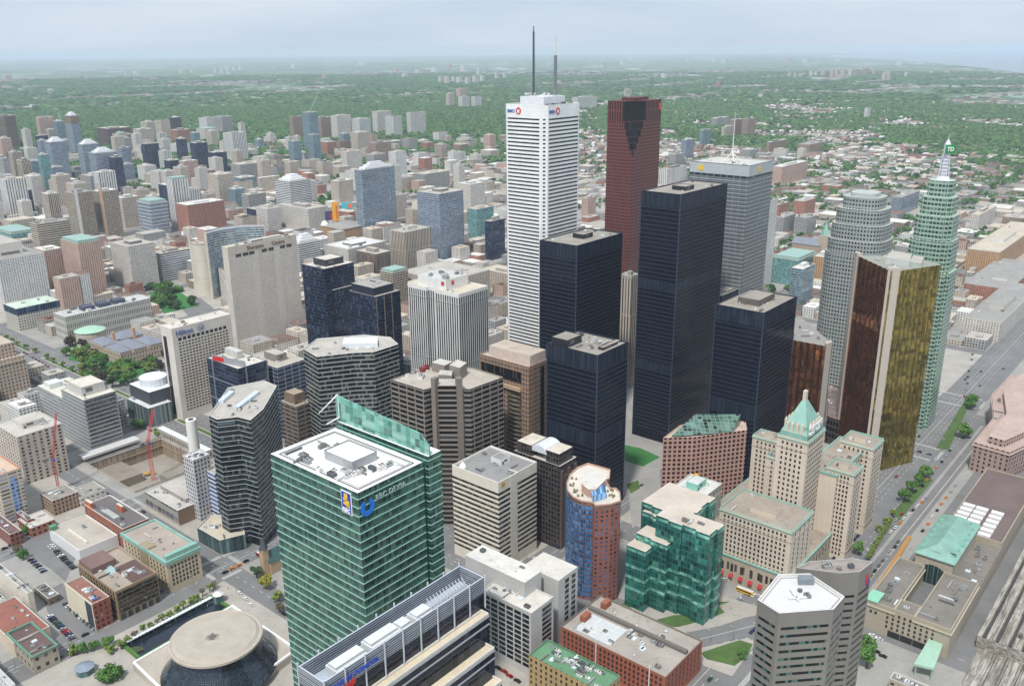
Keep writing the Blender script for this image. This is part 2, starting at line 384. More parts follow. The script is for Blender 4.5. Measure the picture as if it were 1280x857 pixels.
LMK = [(28, 170, 'the ribbed tower by the woods'), (100, 150, 'the unfinished crane tower'), (130, 215, 'the paired blue-white towers'), (250, 200, 'the slender blue tower'), (190, 270, 'the blue banded tower'), (100, 275, 'the joined grid slabs'), (35, 350, 'the big white hospital block'), (160, 335, 'the finely gridded slab'), (290, 300, 'the curved civic towers'), (365, 250, 'the white banded tower'), (468, 250, 'the slate-blue glass tower'), (385, 165, 'the pale crane'), (500, 155, 'the white slab cluster'), (325, 350, 'the slab hotel with brown lettering'), (240, 450, 'the hotel with blue lettering'), (470, 420, 'the navy towers'), (556, 400, 'the white striped tower'), (512, 300, 'the beige ribbed tower'), (550, 260, 'the broad blue-grey tower'), (680, 300, 'the white marble tower'), (793, 250, 'the red granite tower'), (915, 280, 'the steel-grey tower'), (1030, 310, 'the church spire'), (1005, 220, 'the long pinkish slab'), (1080, 350, 'the rounded grey tower'), (1180, 300, 'the green stepped tower'), (1240, 400, 'the arts centre'), (1170, 225, 'the riverside motorway'), (110, 540, 'the grey ribbed office'), (190, 590, 'the building pit'), (40, 570, 'the balcony hotel'), (10, 470, 'the stone office on the avenue'), (730, 560, 'the shorter black tower'), (640, 590, 'the cream banded office'), (840, 190, 'the grey block by the granite tower'), (920, 150, 'the brown block cluster'), (1085, 150, 'the solitary white tower'), (610, 230, 'the navy striped office')]
def nearest_mark(p, lst=None):
    return min(lst or LMKW, key=lambda t: (t[0]-p).length)[1]
LMKW = [(at(x, y+20, 0), s) for x, y, s in LMK]
def relabel(items, fmt, lst=None):
    """items: (object, position, key words); each gets its rank by nearness to its nearest landmark among its like"""
    G = {}
    for o, p, key in items: m_ = min(lst or LMKW, key=lambda t: (t[0]-p).length); G.setdefault((key, m_[1]), []).append(((p-m_[0]).length, o))
    for (key, m_), l in G.items():
        l.sort(key=lambda t: t[0])
        for i, (_, o) in enumerate(l): o['label'] = fmt % (key, ((ORDN[i]+' nearest ') if len(l) > 1 else 'nearest ')+m_)
# ---------------------------------------------------------------- ground, lake, haze
def disc(R, z, k=96, c=Vector((0, 0))): return [Vector((c.x+R*math.cos(2*math.pi*i/k), c.y+R*math.sin(2*math.pi*i/k))) for i in range(k)]
m, t, b_ = newmat('terrain'); g = t.n.new('ShaderNodeNewGeometry'); Pp = g.outputs['Position']
ln = t.n.new('ShaderNodeVectorMath'); ln.operation = 'LENGTH'; t.l.new(Pp, ln.inputs[0]); D = ln.outputs['Value']
green = t.mix(t.rng(t.noise(Pp, .012, 4, .6), .3, .7, 0, 1), (.03, .085, .034, 1), (.08, .16, .05, 1))
green = t.mix(1.0, green, t.rng(t.noise(Pp, .0011, 4, .6), .3, .7, .75, 1.25), 'MULTIPLY')
vo = t.n.new('ShaderNodeTexVoronoi'); vo.inputs['Scale'].default_value = .03; t.l.new(Pp, vo.inputs['Vector'])
cs = t.n.new('ShaderNodeSeparateColor'); t.l.new(vo.outputs['Color'], cs.inputs[0])
roofc = t.ramp(cs.outputs[1], [(0, (.16, .15, .14)), (.35, (.3, .27, .24)), (.55, (.22, .11, .08)), (.75, (.45, .43, .4)), (.93, (.75, .75, .73))])
mp = t.n.new('ShaderNodeMapping'); mp.inputs['Rotation'].default_value = (0, 0, math.radians(-GA)); mp.inputs['Scale'].default_value = (.00035, .0016, 1); t.l.new(Pp, mp.inputs[0])
patch = t.noise(mp.outputs[0], 1, 5, .68); mp2 = t.n.new('ShaderNodeMapping'); mp2.inputs['Rotation'].default_value = (0, 0, math.radians(-GA)); mp2.inputs['Scale'].default_value = (.0016, .00045, 1); t.l.new(Pp, mp2.inputs[0])
patch2 = t.noise(mp2.outputs[0], 1, 5, .68)
dens = t.math('MAXIMUM', t.rng(patch, .53, .68, .06, .8), t.rng(patch2, .56, .7, .06, .7))
dens = t.math('MULTIPLY', dens, t.rng(D, 3800, 9000, .45, 1.0))
sub_ = t.mix(t.math('LESS_THAN', cs.outputs[0], dens), green, roofc)
vo3 = t.n.new('ShaderNodeTexVoronoi'); vo3.inputs['Scale'].default_value = .0045; mp3 = t.n.new('ShaderNodeMapping'); mp3.inputs['Scale'].default_value = (1, .45, 1); t.l.new(Pp, mp3.inputs[0]); t.l.new(mp3.outputs[0], vo3.inputs['Vector']); cs3 = t.n.new('ShaderNodeSeparateColor'); t.l.new(vo3.outputs['Color'], cs3.inputs[0])
mp4 = t.n.new('ShaderNodeMapping'); mp4.inputs['Scale'].default_value = (.00025, .00008, 1); t.l.new(Pp, mp4.inputs[0]); pf = t.noise(mp4.outputs[0], 1, 4, .65)
farm = t.math('MULTIPLY', t.math('LESS_THAN', cs3.outputs[0], t.rng(pf, .46, .68, .03, .55)), t.rng(D, 9000, 13000, 0, 1))
sub_ = t.mix(farm, sub_, t.ramp(cs3.outputs[1], [(0, (.14, .14, .13)), (.5, (.26, .25, .23)), (1, (.5, .49, .47))]))
city = t.mix(t.rng(t.noise(Pp, .02, 4, .6), .35, .65, 0, 1), (.17, .165, .155, 1), (.27, .255, .235, 1))
city = t.mix(t.rng(t.noise(Pp, .007, 3, .5), .56, .64, 0, .7), city, (.05, .085, .035, 1))
t.l.new(t.mix(t.rng(D, 2300, 3700, 0, 1), city, sub_), b_.inputs['Base Color']); b_.inputs['Roughness'].default_value = .95
PIT = [en(302, 657), en(370, 657), en(370, 738), en(302, 738)]
struct(holed(disc(60000, 0, 48), PIT, 0).build('ground', m))
m, t, b_ = newmat('lake'); b_.inputs['Base Color'].default_value = (.16, .2, .23, 1); b_.inputs['Roughness'].default_value = .22
g = t.n.new('ShaderNodeNewGeometry'); bp = t.n.new('ShaderNodeBump'); bp.inputs['Strength'].default_value = .3; t.l.new(t.noise(g.outputs['Position'], .02, 3), bp.inputs['Height']); t.l.new(bp.outputs[0], b_.inputs['Normal'])
shore = [at(x, y) for x, y in ((1700, 118), (1280, 92), (1225, 85), (1165, 79), (1110, 75), (1050, 72), (1010, 70.5), (1100, 67.5), (1180, 66.5), (1280, 65.5), (1700, 62.5))]
mb = MB(); mb.face([(p.x, p.y, 3) for p in ccw(shore)]); struct(mb.build('lake', m))
hz = MB(); hz.prism(disc(62000, 0, 32), -17, 372, bottom=True)
m = bpy.data.materials.new('haze'); m.use_nodes = True; m.node_tree.nodes.clear(); o_ = m.node_tree.nodes.new('ShaderNodeOutputMaterial')
pv = m.node_tree.nodes.new('ShaderNodeVolumePrincipled'); pv.inputs['Density'].default_value = 4.0e-5; pv.inputs['Color'].default_value = (.76, .87, 1.0, 1); pv.inputs['Anisotropy'].default_value = 0.0
m.node_tree.links.new(pv.outputs[0], o_.inputs['Volume'])
ho = hz.build('haze', m); struct(ho, 'stuff')
# ---------------------------------------------------------------- streets: asphalt sheet, raised paved blocks
ASPH = roofmat((118, 117, 116), .25, 'asphalt'); PAVE = roofmat((152, 149, 143), .4, 'concrete paving'); PAVE2 = roofmat((166, 160, 150), .35, 'light paving')
LINE = plain((205, 203, 196), .8); GRASS = plain((74, 98, 48), .95, var=.35, scale=.12, name='lawn'); GRASSD = plain((52, 112, 52), .95, var=.2, scale=.3)
def slab(name, poly, z0, z1, mat, kind='structure'):
    mb = MB(); mb.prism(ccw(poly), z0, z1, 0, 0); return struct(mb.build(name, mat), kind)
def enrect(e0, e1, n0, n1): return [en(e0, n0), en(e1, n0), en(e1, n1), en(e0, n1)]
struct(holed(enrect(-120, 2400, -60, 2300), PIT, .05).build('road_surface', ASPH))
EST = [(-110, 14), (20, 14), (283, 17), (405, 46), (503, 22), (785, 22), (935, 24), (1110, 18), (1290, 22), (1450, 16), (1620, 22), (1800, 16), (1990, 20), (2200, 20), (2390, 10)]
NST = [(190, 36), (336, 18), (504, 20), (640, 18), (785, 18), (925, 22), (1080, 14), (1240, 22), (1400, 14), (1560, 20), (1740, 14), (1930, 18), (2110, 14), (2290, 10)]
for i in range(len(EST)-1):
    for j in range(len(NST)-1):
        a = EST[i][0]+EST[i][1]/2; b = EST[i+1][0]-EST[i+1][1]/2; c = NST[j][0]+NST[j][1]/2; d = NST[j+1][0]-NST[j+1][1]/2
        if i == 1 and j == 1: c, d = 345, 488
        if (i, j) == (2, 3): struct(holed(enrect(a, b, c, d), PIT, .19).build('pavement', PAVE)); continue
        slab('pavement', enrect(a, b, c, d), .05, .19, PAVE if (i+j) % 2 else PAVE2)
slab('pavement', enrect(20, 405-23, -50, 172), .05, .19, PAVE); slab('pavement', enrect(428, 492, -50, 172), .05, .19, PAVE)
slab('pavement', enrect(-100, 13, 514, 631), .05, .188, PAVE)
def dashes(name, p, q, w_=.25, on=3.0, offg=6.0, z=.062, cont=False):
    mb = MB(); d = (q-p); l = d.length; d.normalize(); n = Vector((-d.y, d.x))*w_/2; s = 0
    while s < l:
        e = l if cont else min(l, s+on); a = p+d*s; b = p+d*e; mb.face([(x.x, x.y, z) for x in (a-n, b-n, b+n, a+n)]); s = e+offg
        if cont: break
    return struct(mb.build(name, LINE, weld=False))
for (ec, wd) in ((283, 17), (503, 22), (785, 22), (935, 24)):
    dashes('road_marking', en(ec, 60), en(ec, 1700), .3)
for o_ in (-17, -13.5, -10, 10, 13.5, 17): dashes('road_marking', en(405+o_, 210), en(405+o_, 2200), .3)
for (nc, wd) in ((190, 36), (336, 18), (504, 20), (640, 18), (785, 18), (925, 22)):
    for o_ in ((-8, -4, 0, 4, 8) if wd > 30 else (-3.4, 0, 3.4)): dashes('road_marking', en(-100, nc+o_), en(2000, nc+o_), .28, cont=(o_ == 0))
for ec, wd in EST[1:7]:                                    # zebra bars at the crossings
    for nc, wn_ in NST[:6]:
        mb = MB()
        for s in (-1, 1):
            k = -wd/2+1
            while k < wd/2-1:
                for (q_, r_) in ((en(ec+k, nc+s*(wn_/2+2)), en(ec+k+.6, nc+s*(wn_/2+5))),):
                    p = [en(ec+k, nc+s*(wn_/2+1.5)), en(ec+k+.6, nc+s*(wn_/2+1.5)), en(ec+k+.6, nc+s*(wn_/2+4.5)), en(ec+k, nc+s*(wn_/2+4.5))]
                    mb.face([(x.x, x.y, .066) for x in ccw(p)])
                k += 1.4
            k = -wn_/2+1
            while k < wn_/2-1:
                p = [en(ec+s*(wd/2+1.5), nc+k), en(ec+s*(wd/2+4.5), nc+k), en(ec+s*(wd/2+4.5), nc+k+.6), en(ec+s*(wd/2+1.5), nc+k+.6)]
                mb.face([(x.x, x.y, .07) for x in ccw(p)]); k += 1.4
        struct(mb.build('crosswalk_marking', LINE, weld=False))
for n0, n1 in ((520, 628), (655, 772), (800, 908), (945, 1065), (1095, 1225), (1260, 1390)):     # planted median of the avenue
    slab('median_strip', enrect(401.5, 408.5, n0, n1), .05, .35, PAVE2); slab('median_lawn', enrect(403, 407, n0+5, n1-5), .35, .41, GRASS)
slab('station_forecourt', enrect(505, 900, 137, 146), .05, .19, PAVE); slab('station_drive', enrect(505, 880, 155, 157.5), .05, .19, PAVE); slab('station_drive', enrect(540, 860, 149, 150), .05, .19, PAVE2); slab('pavement', enrect(905, 1500, 80, 168), .05, .19, PAVE)
for nc in (165, 168.5): dashes('road_marking', en(500, nc), en(1500, nc), .25)
# local ground patches read off the photograph at street level
def px(*pts, z=0.0): return [at(x, y, z) for x, y in pts]
slab('parking_lot', px((36, 655), (62, 645), (97, 692), (82, 727), (62, 710), (30, 690)), .19, .215, ASPH)
slab('parking_lot', px((52, 742), (78, 728), (118, 787), (85, 806), (60, 765)), .19, .216, ASPH)
slab('plaza_lawn', px((781, 556), (800, 560), (825, 571), (804, 583), (781, 576)), .19, .24, GRASSD)
slab('plaza_paving', px((783, 580), (825, 573), (826, 640), (790, 660)), .19, .222, PAVE)
slab('plaza_lawn', px((783, 605), (798, 600), (800, 610), (788, 617)), .222, .26, GRASS)
RD = ASPH
loop = px((775, 802), (800, 796), (850, 792), (900, 782), (930, 772), (948, 768), (948, 792), (925, 797), (880, 808), (855, 812), (800, 815))
slab('pavement', px((735, 770), (770, 757), (880, 745), (905, 745), (948, 758), (948, 770), (900, 784), (860, 792), (770, 800), (735, 800)), .19, .235, PAVE2)
slab('curved_road', loop, .19, .245, RD)
slab('pavement', px((862, 812), (935, 797), (945, 803), (915, 845), (880, 832)), .19, .25, PAVE2)
slab('planted_bed', px((875, 816), (905, 806), (925, 800), (941, 805), (934, 820), (918, 832), (902, 828), (884, 824)), .25, .4, GRASS)
slab('planted_bed', px((803, 776), (815, 776), (842, 769), (862, 768), (880, 757), (885, 748), (892, 752), (912, 752), (898, 757), (906, 765), (895, 770), (880, 775), (850, 783), (815, 786), (803, 784)), .235, .4, GRASS)
slab('planted_bed', px((768, 778), (785, 775), (795, 776), (785, 785), (772, 785)), .235, .4, GRASS)
slab('planted_bed', px((772, 756), (782, 753), (795, 766), (788, 772), (776, 768)), .235, .4, GRASS)
for y_ in (0, 1, 2):
    pass
dashes('road_marking', at(790, 806), at(870, 800), .3, cont=True, z=.26); dashes('road_marking', at(870, 800), at(945, 781), .3, cont=True, z=.26)
slab('park_lawn', px((95, 425), (120, 432), (165, 456), (195, 462), (150, 480), (120, 455), (85, 450)), .19, .25, GRASSD)
slab('square_paving', px((218, 376), (250, 372), (285, 400), (280, 420), (240, 400)), .19, .23, ASPH)
slab('square_lawn', px((186, 366), (215, 358), (250, 382), (205, 392)), .19, .25, GRASSD)
slab('front_street_median', px((1116, 640), (1160, 595), (1166, 600), (1124, 650)), .05, .3, GRASS)
slab('front_street_median', px((1170, 560), (1206, 500), (1214, 500), (1186, 562)), .05, .3, GRASS)
slab('riverside_field', px((1135, 222), (1155, 213), (1195, 212), (1190, 217), (1160, 226)), .19, .26, plain((96, 128, 62), .95))
slab('motorway', px((1130, 221), (1160, 212), (1195, 208), (1230, 190), (1270, 186), (1270, 188), (1240, 194), (1240, 213), (1232, 213), (1228, 198), (1200, 212), (1162, 216), (1136, 226)), .2, 2.0, PAVE2)
slab('sand_lot', px((1188, 192), (1225, 194), (1236, 205), (1200, 206)), .2, .5, plain((200, 182, 158), .9)); slab('sand_lot', px((1250, 196), (1290, 197), (1295, 212), (1258, 208)), .2, .5, plain((200, 182, 158), .9))
slab('valley_road', px((468, 121), (474, 125), (500, 136), (560, 143), (612, 140), (612, 141.4), (560, 145), (498, 138), (468, 127)), .2, 2.0, PAVE2)
# the excavated building pit: shoring walls, floor, site fence
SHORE = facade((158, 140, 118), (120, 104, 86), 2.6, 30, .25, 1, gm=0, grough=.9, tilt=0, streak=.4, lightp=.2, wallr=.9)
mb = MB(); q = inset(PIT, -.3)
for i in range(4):
    j = (i+1) % 4; l = (q[j]-q[i]).length; mb.face([(q[j].x, q[j].y, -15), (q[i].x, q[i].y, -15), (q[i].x, q[i].y, .1), (q[j].x, q[j].y, .1)], 0, [(l, 0), (0, 0), (0, 15), (l, 15)])
    mb.prism([q[i], q[j], q[j]+(cen(PIT)-q[j]).normalized()*1.0, q[i]+(cen(PIT)-q[i]).normalized()*1.0], -6.5, -6.0, 0, 0, bottom=True)
struct(mb.build('pit_shoring_wall', SHORE))
slab('pit_floor', q, -15.2, -15, roofmat((150, 142, 130), .8)); slab('pit_bench', [en(302.5, 700), en(330, 700), en(330, 737.5), en(302.5, 737.5)], -15, -7, roofmat((140, 130, 116), .7))
slab('pit_ramp', [en(340, 657.5), en(352, 657.5), en(352, 690), en(340, 690)], -15, -9, roofmat((136, 130, 120), .7))
mb = MB(); ring(mb, inset(PIT, -1.6), .19, 2.2, 0, .2); tag(mb.build('site_hoarding', plain((176, 170, 160), .8, var=.3, scale=.08)), 'grey hoarding around the edge of the building pit', 'hoarding')
# ---------------------------------------------------------------- landmark buildings
FOOT = []
def foot(b): FOOT.append(b.poly); return b
W_WHITE = plain((222, 220, 214), .6); STEEL = plain((150, 155, 160), .35, .6)
# 1 emerald glass tower in front
RP = rect(447, 616, 168, 338, 528); GG = glazing((54, 94, 84), 1.5, .6, (92, 126, 114), .28, ph=4.05, frame=(88, 134, 122), fwid=.06)
WROOF = plain((232, 230, 226), .6, var=.05)
rb = foot(bld('office_tower', 'emerald glass tower with pale floor lines, bright white roof and green fin screen', RP, 168, GG, WROOF, par=.5, parm=WROOF))
rr_ = rb.root
bands(rb, plain((150, 190, 176), .35), 6, 165.2, 4.05, .5, .25, 'floor_line')
e_, n_ = dirs(); dN = (RP[2]-RP[1]).normalized()
mb = MB(); sp = sub(RP, .34, .72, .3, .62); mb.prism(sp, 167.5, 172, 0, 1, top=False); mb.prism(inset(sp, .5), 171.3, 171.6, 1, 1); kid(mb, 'penthouse', [plain((170, 172, 174), .4, .3), WROOF], rr_)
def rail(root, poly, z, mat, name='track_rail', w_=.35, d=2.6):
    mb = MB(); q = inset(poly, d); q2 = inset(poly, d+w_)
    for i in range(len(q)):
        j = (i+1) % len(q); mb.prism([q[i], q[j], q2[j], q2[i]], z, z+.35)
    kid(mb, name, mat, root)
DKM = plain((80, 82, 84), .5); rail(rr_, RP, 167.5, DKM); rail(rr_, RP, 167.5, plain((170, 170, 168), .5), d=3.8, w_=.25)
clutter(rr_, sub(RP, .1, .9, .08, .3), 167.5, 14, 5, 1.2); clutter(rr_, sub(RP, .1, .9, .64, .95), 167.5, 10, 9); clutter(rr_, sub(RP, .02, .34, .1, .9), 167.5, 9, 19)
# rear slab and fin screen: parallel to the right-hand (south-east) face end
sp = [RP[1]+e_*0+dN*-0, RP[1]+e_*2.0, RP[2]+e_*2.0, RP[2]]
mb = MB(); mb.prism([RP[1]+dN*1.2-e_*.2, RP[1]+e_*2.6+dN*1.2, RP[2]+e_*2.6, RP[2]-e_*.2], 0, 167, 0, 0); kid(mb, 'recess', glazing((60, 116, 104), 1.5, .3), rr_)
S0 = RP[1]+e_*2.6-dN*1.0; S1 = S0+e_*8.2; S2 = S1+dN*63; S3 = S0+dN*63
mb = MB(); mb.prism([S0, S1, S2, S3], 0, 170, 0, 1); kid(mb, 'rear_slab', [GG, WROOF], rr_); sb = B(); sb.root = rr_; sb.poly = [S0, S1, S2, S3]; bands(sb, plain((150, 190, 176), .35), 6, 168, 4.05, .5, .2, 'floor_line')
mb = MB(); k_ = .5
A, Bp = S0+e_*1.0, S3+e_*1.0+dN*1.0
n = Vector((e_.x, e_.y))*k_
v = [(A, 160), (Bp, 160), (Bp, 183.5), (A+dN*6, 179.5), (A, 175)]
f1 = [(p.x, p.y, z) for p, z in v]; f2 = [((p+n).x, (p+n).y, z) for p, z in v]
mb.face(f1[::-1], 0, [(0, z) for p, z in v][::-1]); mb.face(f2, 0, [(0, z) for p, z in v])
for i in range(5): j = (i+1) % 5; mb.face([f1[i], f1[j], f2[j], f2[i]])
for fc in range(2): mb.uv[fc*5:fc*5+5] = [((Vector(p[:2])-A).dot(dN), p[2]) for p in (f1[::-1] if fc == 0 else f2)]
scr_m = facade((120, 170, 156), (98, 156, 142), 3.0, 4.0, .94, .95, light=(140, 186, 172), lightp=.3, gm=.15, wallr=.3, streak=.02); kid(mb, 'fin_screen', scr_m, rr_)
mb = MB(); q = Bp-dN*2; mb.tube((q.x, q.y, 172), ((q-e_*8).x, (q-e_*8).y, 171), .5, .3, 6); mb.tube((q.x, q.y, 172), (q.x, q.y, 184), .35); mb.tube((q.x, q.y, 184), ((q-e_*12).x, (q-e_*12).y, 178), .4, .2); kid(mb, 'davit_arm', W_WHITE, rr_)
mb = MB(); q_ = bands; 
# signs of the emerald tower
BLUE = plain((20, 60, 170), .4, var=.03); YEL = plain((236, 186, 40), .4, var=.03); LBLUE = plain((30, 120, 215), .35, var=.05); WHT = plain((238, 238, 236), .5, var=.03); RED = plain((205, 38, 40), .45, var=.03)
d0 = (RP[0]-RP[3]).normalized(); L0 = (RP[0]-RP[3]).length
p0 = RP[3]+d0*(L0-10.5)
mb = MB(); plaque(mb, p0, d0, 156.0, 166.6, 0, 6.6, .45, .3); sgn = kid(mb, 'sign_panel', WHT, rr_)
mb = MB(); plaque(mb, p0, d0, 156.5, 166.1, .45, 6.15, .6, .2); kid(mb, 'sign_face', BLUE, rr_)
mb = MB()
for (a, c, z0, z1) in ((2.2, 4.4, 163.2, 165.6), (1.6, 3.4, 162.2, 163.6), (2.6, 5.4, 160.0, 162.6), (1.6, 2.6, 160.4, 161.4), (3.6, 5.6, 159.4, 160.6)): plaque(mb, p0, d0, z0, z1, a, c, .72, .15)
kid(mb, 'heraldic_figure', YEL, rr_); text(rr_, 'RBC', p0+d0*.9, d0, 157.0, 2.6, WHT, .75, bold=.03)
d1 = (RP[1]-RP[0]).normalized(); mb = MB(); c0 = RP[0]+d1*4.6; nn = Vector((d1.y, -d1.x))
for i in range(20):                                   # open ring logo
    a0, a1 = math.radians(118+i*15.2), math.radians(118+(i+1)*15.2); pts = []
    for (r_, a) in ((3.9, a0), (3.9, a1), (1.7, a1), (1.7, a0)):
        p = c0+d1*r_*math.cos(a)+nn*.4; pts.append((p.x, p.y, 159.6+r_*1.0*math.sin(a)))
    mb.face(pts); pts2 = [(x-nn.x*.25, y-nn.y*.25, z) for x, y, z in pts]; mb.face(pts2[::-1])
    for i_ in range(4): j_ = (i_+1) % 4; mb.face([pts[i_], pts2[i_], pts2[j_], pts[j_]])
kid(mb, 'ring_logo', LBLUE, rr_); text(rr_, 'RBC DEXIA', c0+d1*4.4, d1, 161.0, 3.5, plain((168, 190, 186), .4), .5)
# 2 marble white tower
FP = rect(681, 132, 290, 628, 728); e_, n_ = dirs()
def notch(r, d): 
    e = (r[1]-r[0]).normalized(); n = (r[3]-r[0]).normalized()
    return [r[0]+e*d, r[1]-e*d, r[1]+n*d, r[2]-n*d, r[2]-e*d, r[3]+e*d, r[3]-n*d, r[0]+n*d]
FPN = notch(FP, 5.2); MARB = facade((238, 238, 236), (238, 238, 236), 3.1, 4.0, 0, 0, streak=.08, wallr=.5)
fc = foot(bld('marble_tower', 'tallest tower, white marble with thin black window bands and two masts on its roof', FPN, 290, MARB, GR, par=1, parm=W_WHITE))
DW = glazing((22, 26, 32), 1.55, .2, (70, 72, 70), .12, frame=(60, 60, 60), fwid=.05)
bands(fc, DW, 10, 277, 3.86, 1.5, .08, margins={0: 1.6, 1: 2.4, 2: 1.6, 3: 2.4, 4: 1.6, 5: 2.4, 6: 1.6, 7: 2.4}, cap=100)
mb = MB(); s4 = sub(FP, .22, .78, .22, .78); mb.prism(s4, 289, 297, 0, 0); kid(mb, 'penthouse', plain((214, 216, 220), .5, var=.12, scale=.3), fc.root)
clutter(fc.root, sub(FP, .05, .95, .05, .2), 289, 8, 3, 1.4); clutter(fc.root, s4, 298.5, 12, 4, 1.1)
MAST = plain((96, 98, 102), .5, .3, var=.3, scale=.25)
def mast(x, ytop, zb, depth, rads, mats, name='mast'):
    p = at(x, depth, zb); zt = zfrom_top(p, ytop); hs = zt-zb; z = zb
    o = None
    for f, r, mm in zip((.62, .3, .08), rads, mats):
        mb = MB(); mb.tube((p.x, p.y, z), (p.x, p.y, z+hs*f), r, r*.9, 8); k = z
        while k < z+hs*f: mb.tube((p.x, p.y, k), (p.x, p.y, k+.35), r*1.35, r*1.35, 8); k += 2.4
        kid(mb, name+'_section' if o else name, mm, fc.root); o = 1; z += hs*f
def zfrom_top(p, y):
    lo, hi = 0, 600
    for _ in range(40):
        z = (lo+hi)/2
        if proj(p.x, p.y, z)[1] > y: lo = z
        else: hi = z
    return z
mast(667, 33, 298.5, 118, (1.15, 1.0, .5), (MAST, MAST, MAST)); mast(694, 38, 298.5, 118, (1.6, .9, .25), (plain((140, 146, 152), .4, .3), W_WHITE, W_WHITE))
def logo_bmo(p, d, z, s):
    text(fc.root, 'BMO', p+d*1.6, d, z, s*1.25, plain((60, 100, 170), .5), .3, bold=.02)
    mb = MB(); c = p+d*(s*3.6+3.2); n = Vector((d.y, -d.x)); pts = []
    for i in range(24):
        a = 2*math.pi*i/24; q = c+d*s*.95*math.cos(a)+n*.35; pts.append((q.x, q.y, z+s*.5+s*.95*math.sin(a)))
    mb.face(pts); q2 = [(x-n.x*.3, y-n.y*.3, z_) for x, y, z_ in pts]
    for i in range(24): j = (i+1) % 24; mb.face([pts[i], q2[i], q2[j], pts[j]])
    kid(mb, 'roundel', RED, fc.root); mb = MB()
    plaque(mb, c-d*s*.4, d, z+s*.15, z+s*.5, 0, s*.8, .5, .15); plaque(mb, c-d*s*.5, d, z-s*.02, z+s*.12, 0, s*1.0, .5, .15)
    plaque(mb, c-d*s*.45, d, z+s*.52, z+s*.95, 0, s*.25, .5, .15); plaque(mb, c-d*s*.12, d, z+s*.52, z+s*.85, 0, s*.25, .5, .15); plaque(mb, c+d*s*.2, d, z+s*.52, z+s*.95, 0, s*.25, .5, .15)
    kid(mb, 'roundel_bars', WHT, fc.root)
logo_bmo(FPN[6], (FPN[7]-FPN[6]).normalized(), 282, 3.5); logo_bmo(FPN[0], (FPN[1]-FPN[0]).normalized(), 282, 3.5)
# 3 red granite tower with the stepped black corner
SP = rect(793, 127, 284, 760, 827); GRN = facade((106, 50, 46), (34, 22, 24), 3.2, 3.9, .5, .5, gm=.2, light=(80, 50, 44), lightp=.1, streak=.1, wallr=.5)
GRV = facade((102, 48, 44), (34, 22, 24), 3.6, 13.0, .4, .86, gm=.2, light=(30, 22, 24), lightp=.1, streak=.1, wallr=.5)
BLK = glazing((22, 22, 30), 1.6, .25, (40, 38, 48), .1); e1 = (SP[1]-SP[0]).normalized(); n1 = (SP[3]-SP[0]).normalized(); wE = (SP[1]-SP[0]).length; wN = (SP[3]-SP[0]).length
root = empty('granite_tower', cen(SP)); tag(root, 'red granite tower with a black glass corner stepping down from its top', 'office tower'); SCB = B(); SCB.poly = SP; SCB.root = root; foot(SCB)
steps = [(0, 222, 0), (222, 229, .05), (229, 237, .13), (237, 244, .2), (244, 252, .27), (252, 261, .34), (261, 284, .43)]
mb = MB(); nb = MB()
for z0, z1, k in steps:
    a, b = k*wE, k*wN
    pl = [SP[0]+e1*a, SP[1], SP[2], SP[3], SP[0]+n1*b] if k else SP
    mb.prism(pl, z0, z1, 1 if z0 > 255 else 0, 2)
    if k: o_ = (e1+n1)*.3; nb.prism(ccw([SP[0]+e1*a-o_+e1*-.6, SP[0]+e1*a+o_, SP[0]+n1*b+o_, SP[0]+n1*b-o_+n1*-.6]), z0, z1-.5, 0, 0)
kid(mb, 'wall', [GRN, GRV, plain((92, 48, 44), .6)], root); kid(nb, 'corner_glazing', BLK, root)
mb = MB(); mb.prism(sub(SP, .3, .8, .3, .8), 284, 287, 0, 0); kid(mb, 'penthouse', plain((90, 44, 40), .6), root); clutter(root, sub(SP, .5, .95, .4, .95), 284, 6, 2, 1.5)
mb = MB(); c_ = SP[1]-e1*5; plaque(mb, c_, e1, 272, 280, 0, 3.4, .4, .3); kid(mb, 'sign_panel', plain((226, 70, 52), .5), root)
# 4 black steel towers
TDM = facade((16, 22, 38), (6, 9, 18), 1.5, 3.75, .78, .64, ior=1.28, gm=.12, light=(24, 30, 42), lightp=.12, tilt=.012, streak=.06, wallr=.4, cy=.55)
TDL = facade((34, 42, 58), (26, 33, 47), 1.5, 12.0, .5, .98, ior=1.3, gm=.1, light=(52, 60, 70), lightp=.3, streak=.08, wallr=.4)
SPN = plain((56, 66, 86), .5, .1, var=.06)
def td(px_, py_, z, xl, xr, label, ph, mech=None, roof=None, n=8, seed=1):
    r = rect(px_, py_, z, xl, xr); b = foot(bld('dark_tower', label, r, z, TDM, roof or roofmat((150, 143, 132), .4), ph=ph, n=n, seed=seed, parm=plain((44, 52, 66), .4)))
    bands(b, SPN, 8, z-13.5, 3.75, .34, .12, 'spandrel_band')
    for q in r: mb = MB(); mb.box(q, .7, .7, 0, z-.5); kid(mb, 'corner_post', SPN, b.root)
    def belt(z0, z1):
        mb = MB(); ring(mb, r, z0, z1, .16, .5); kid(mb, 'louvre_belt', TDL, b.root)
    belt(z-12.5, z-.6)
    for a, c in (mech or []): belt(a, c)
    return b
DKB = plain((28, 32, 40), .5)
td(851, 243, 227, 802, 909, 'tallest of the black steel towers, with a mid-height louvre belt and flat tan roof', [(.3, .48, .25, .6, 3.6, DKB)], [(143, 151), (68, 76)], seed=2)
td(721, 307, 183, 675, 778, 'black steel tower directly before the white marble tower, dark roof box at its centre', [(.42, .62, .35, .65, 4, DKB)], seed=3)
td(747, 444, 133, 684, 785, 'shorter black steel tower whose roof carries a black slab box on one edge', [(.05, .5, .62, .95, 6, DKB), (.35, .95, .1, .2, 2, DKB)], [(60, 70)], n=12, seed=4)
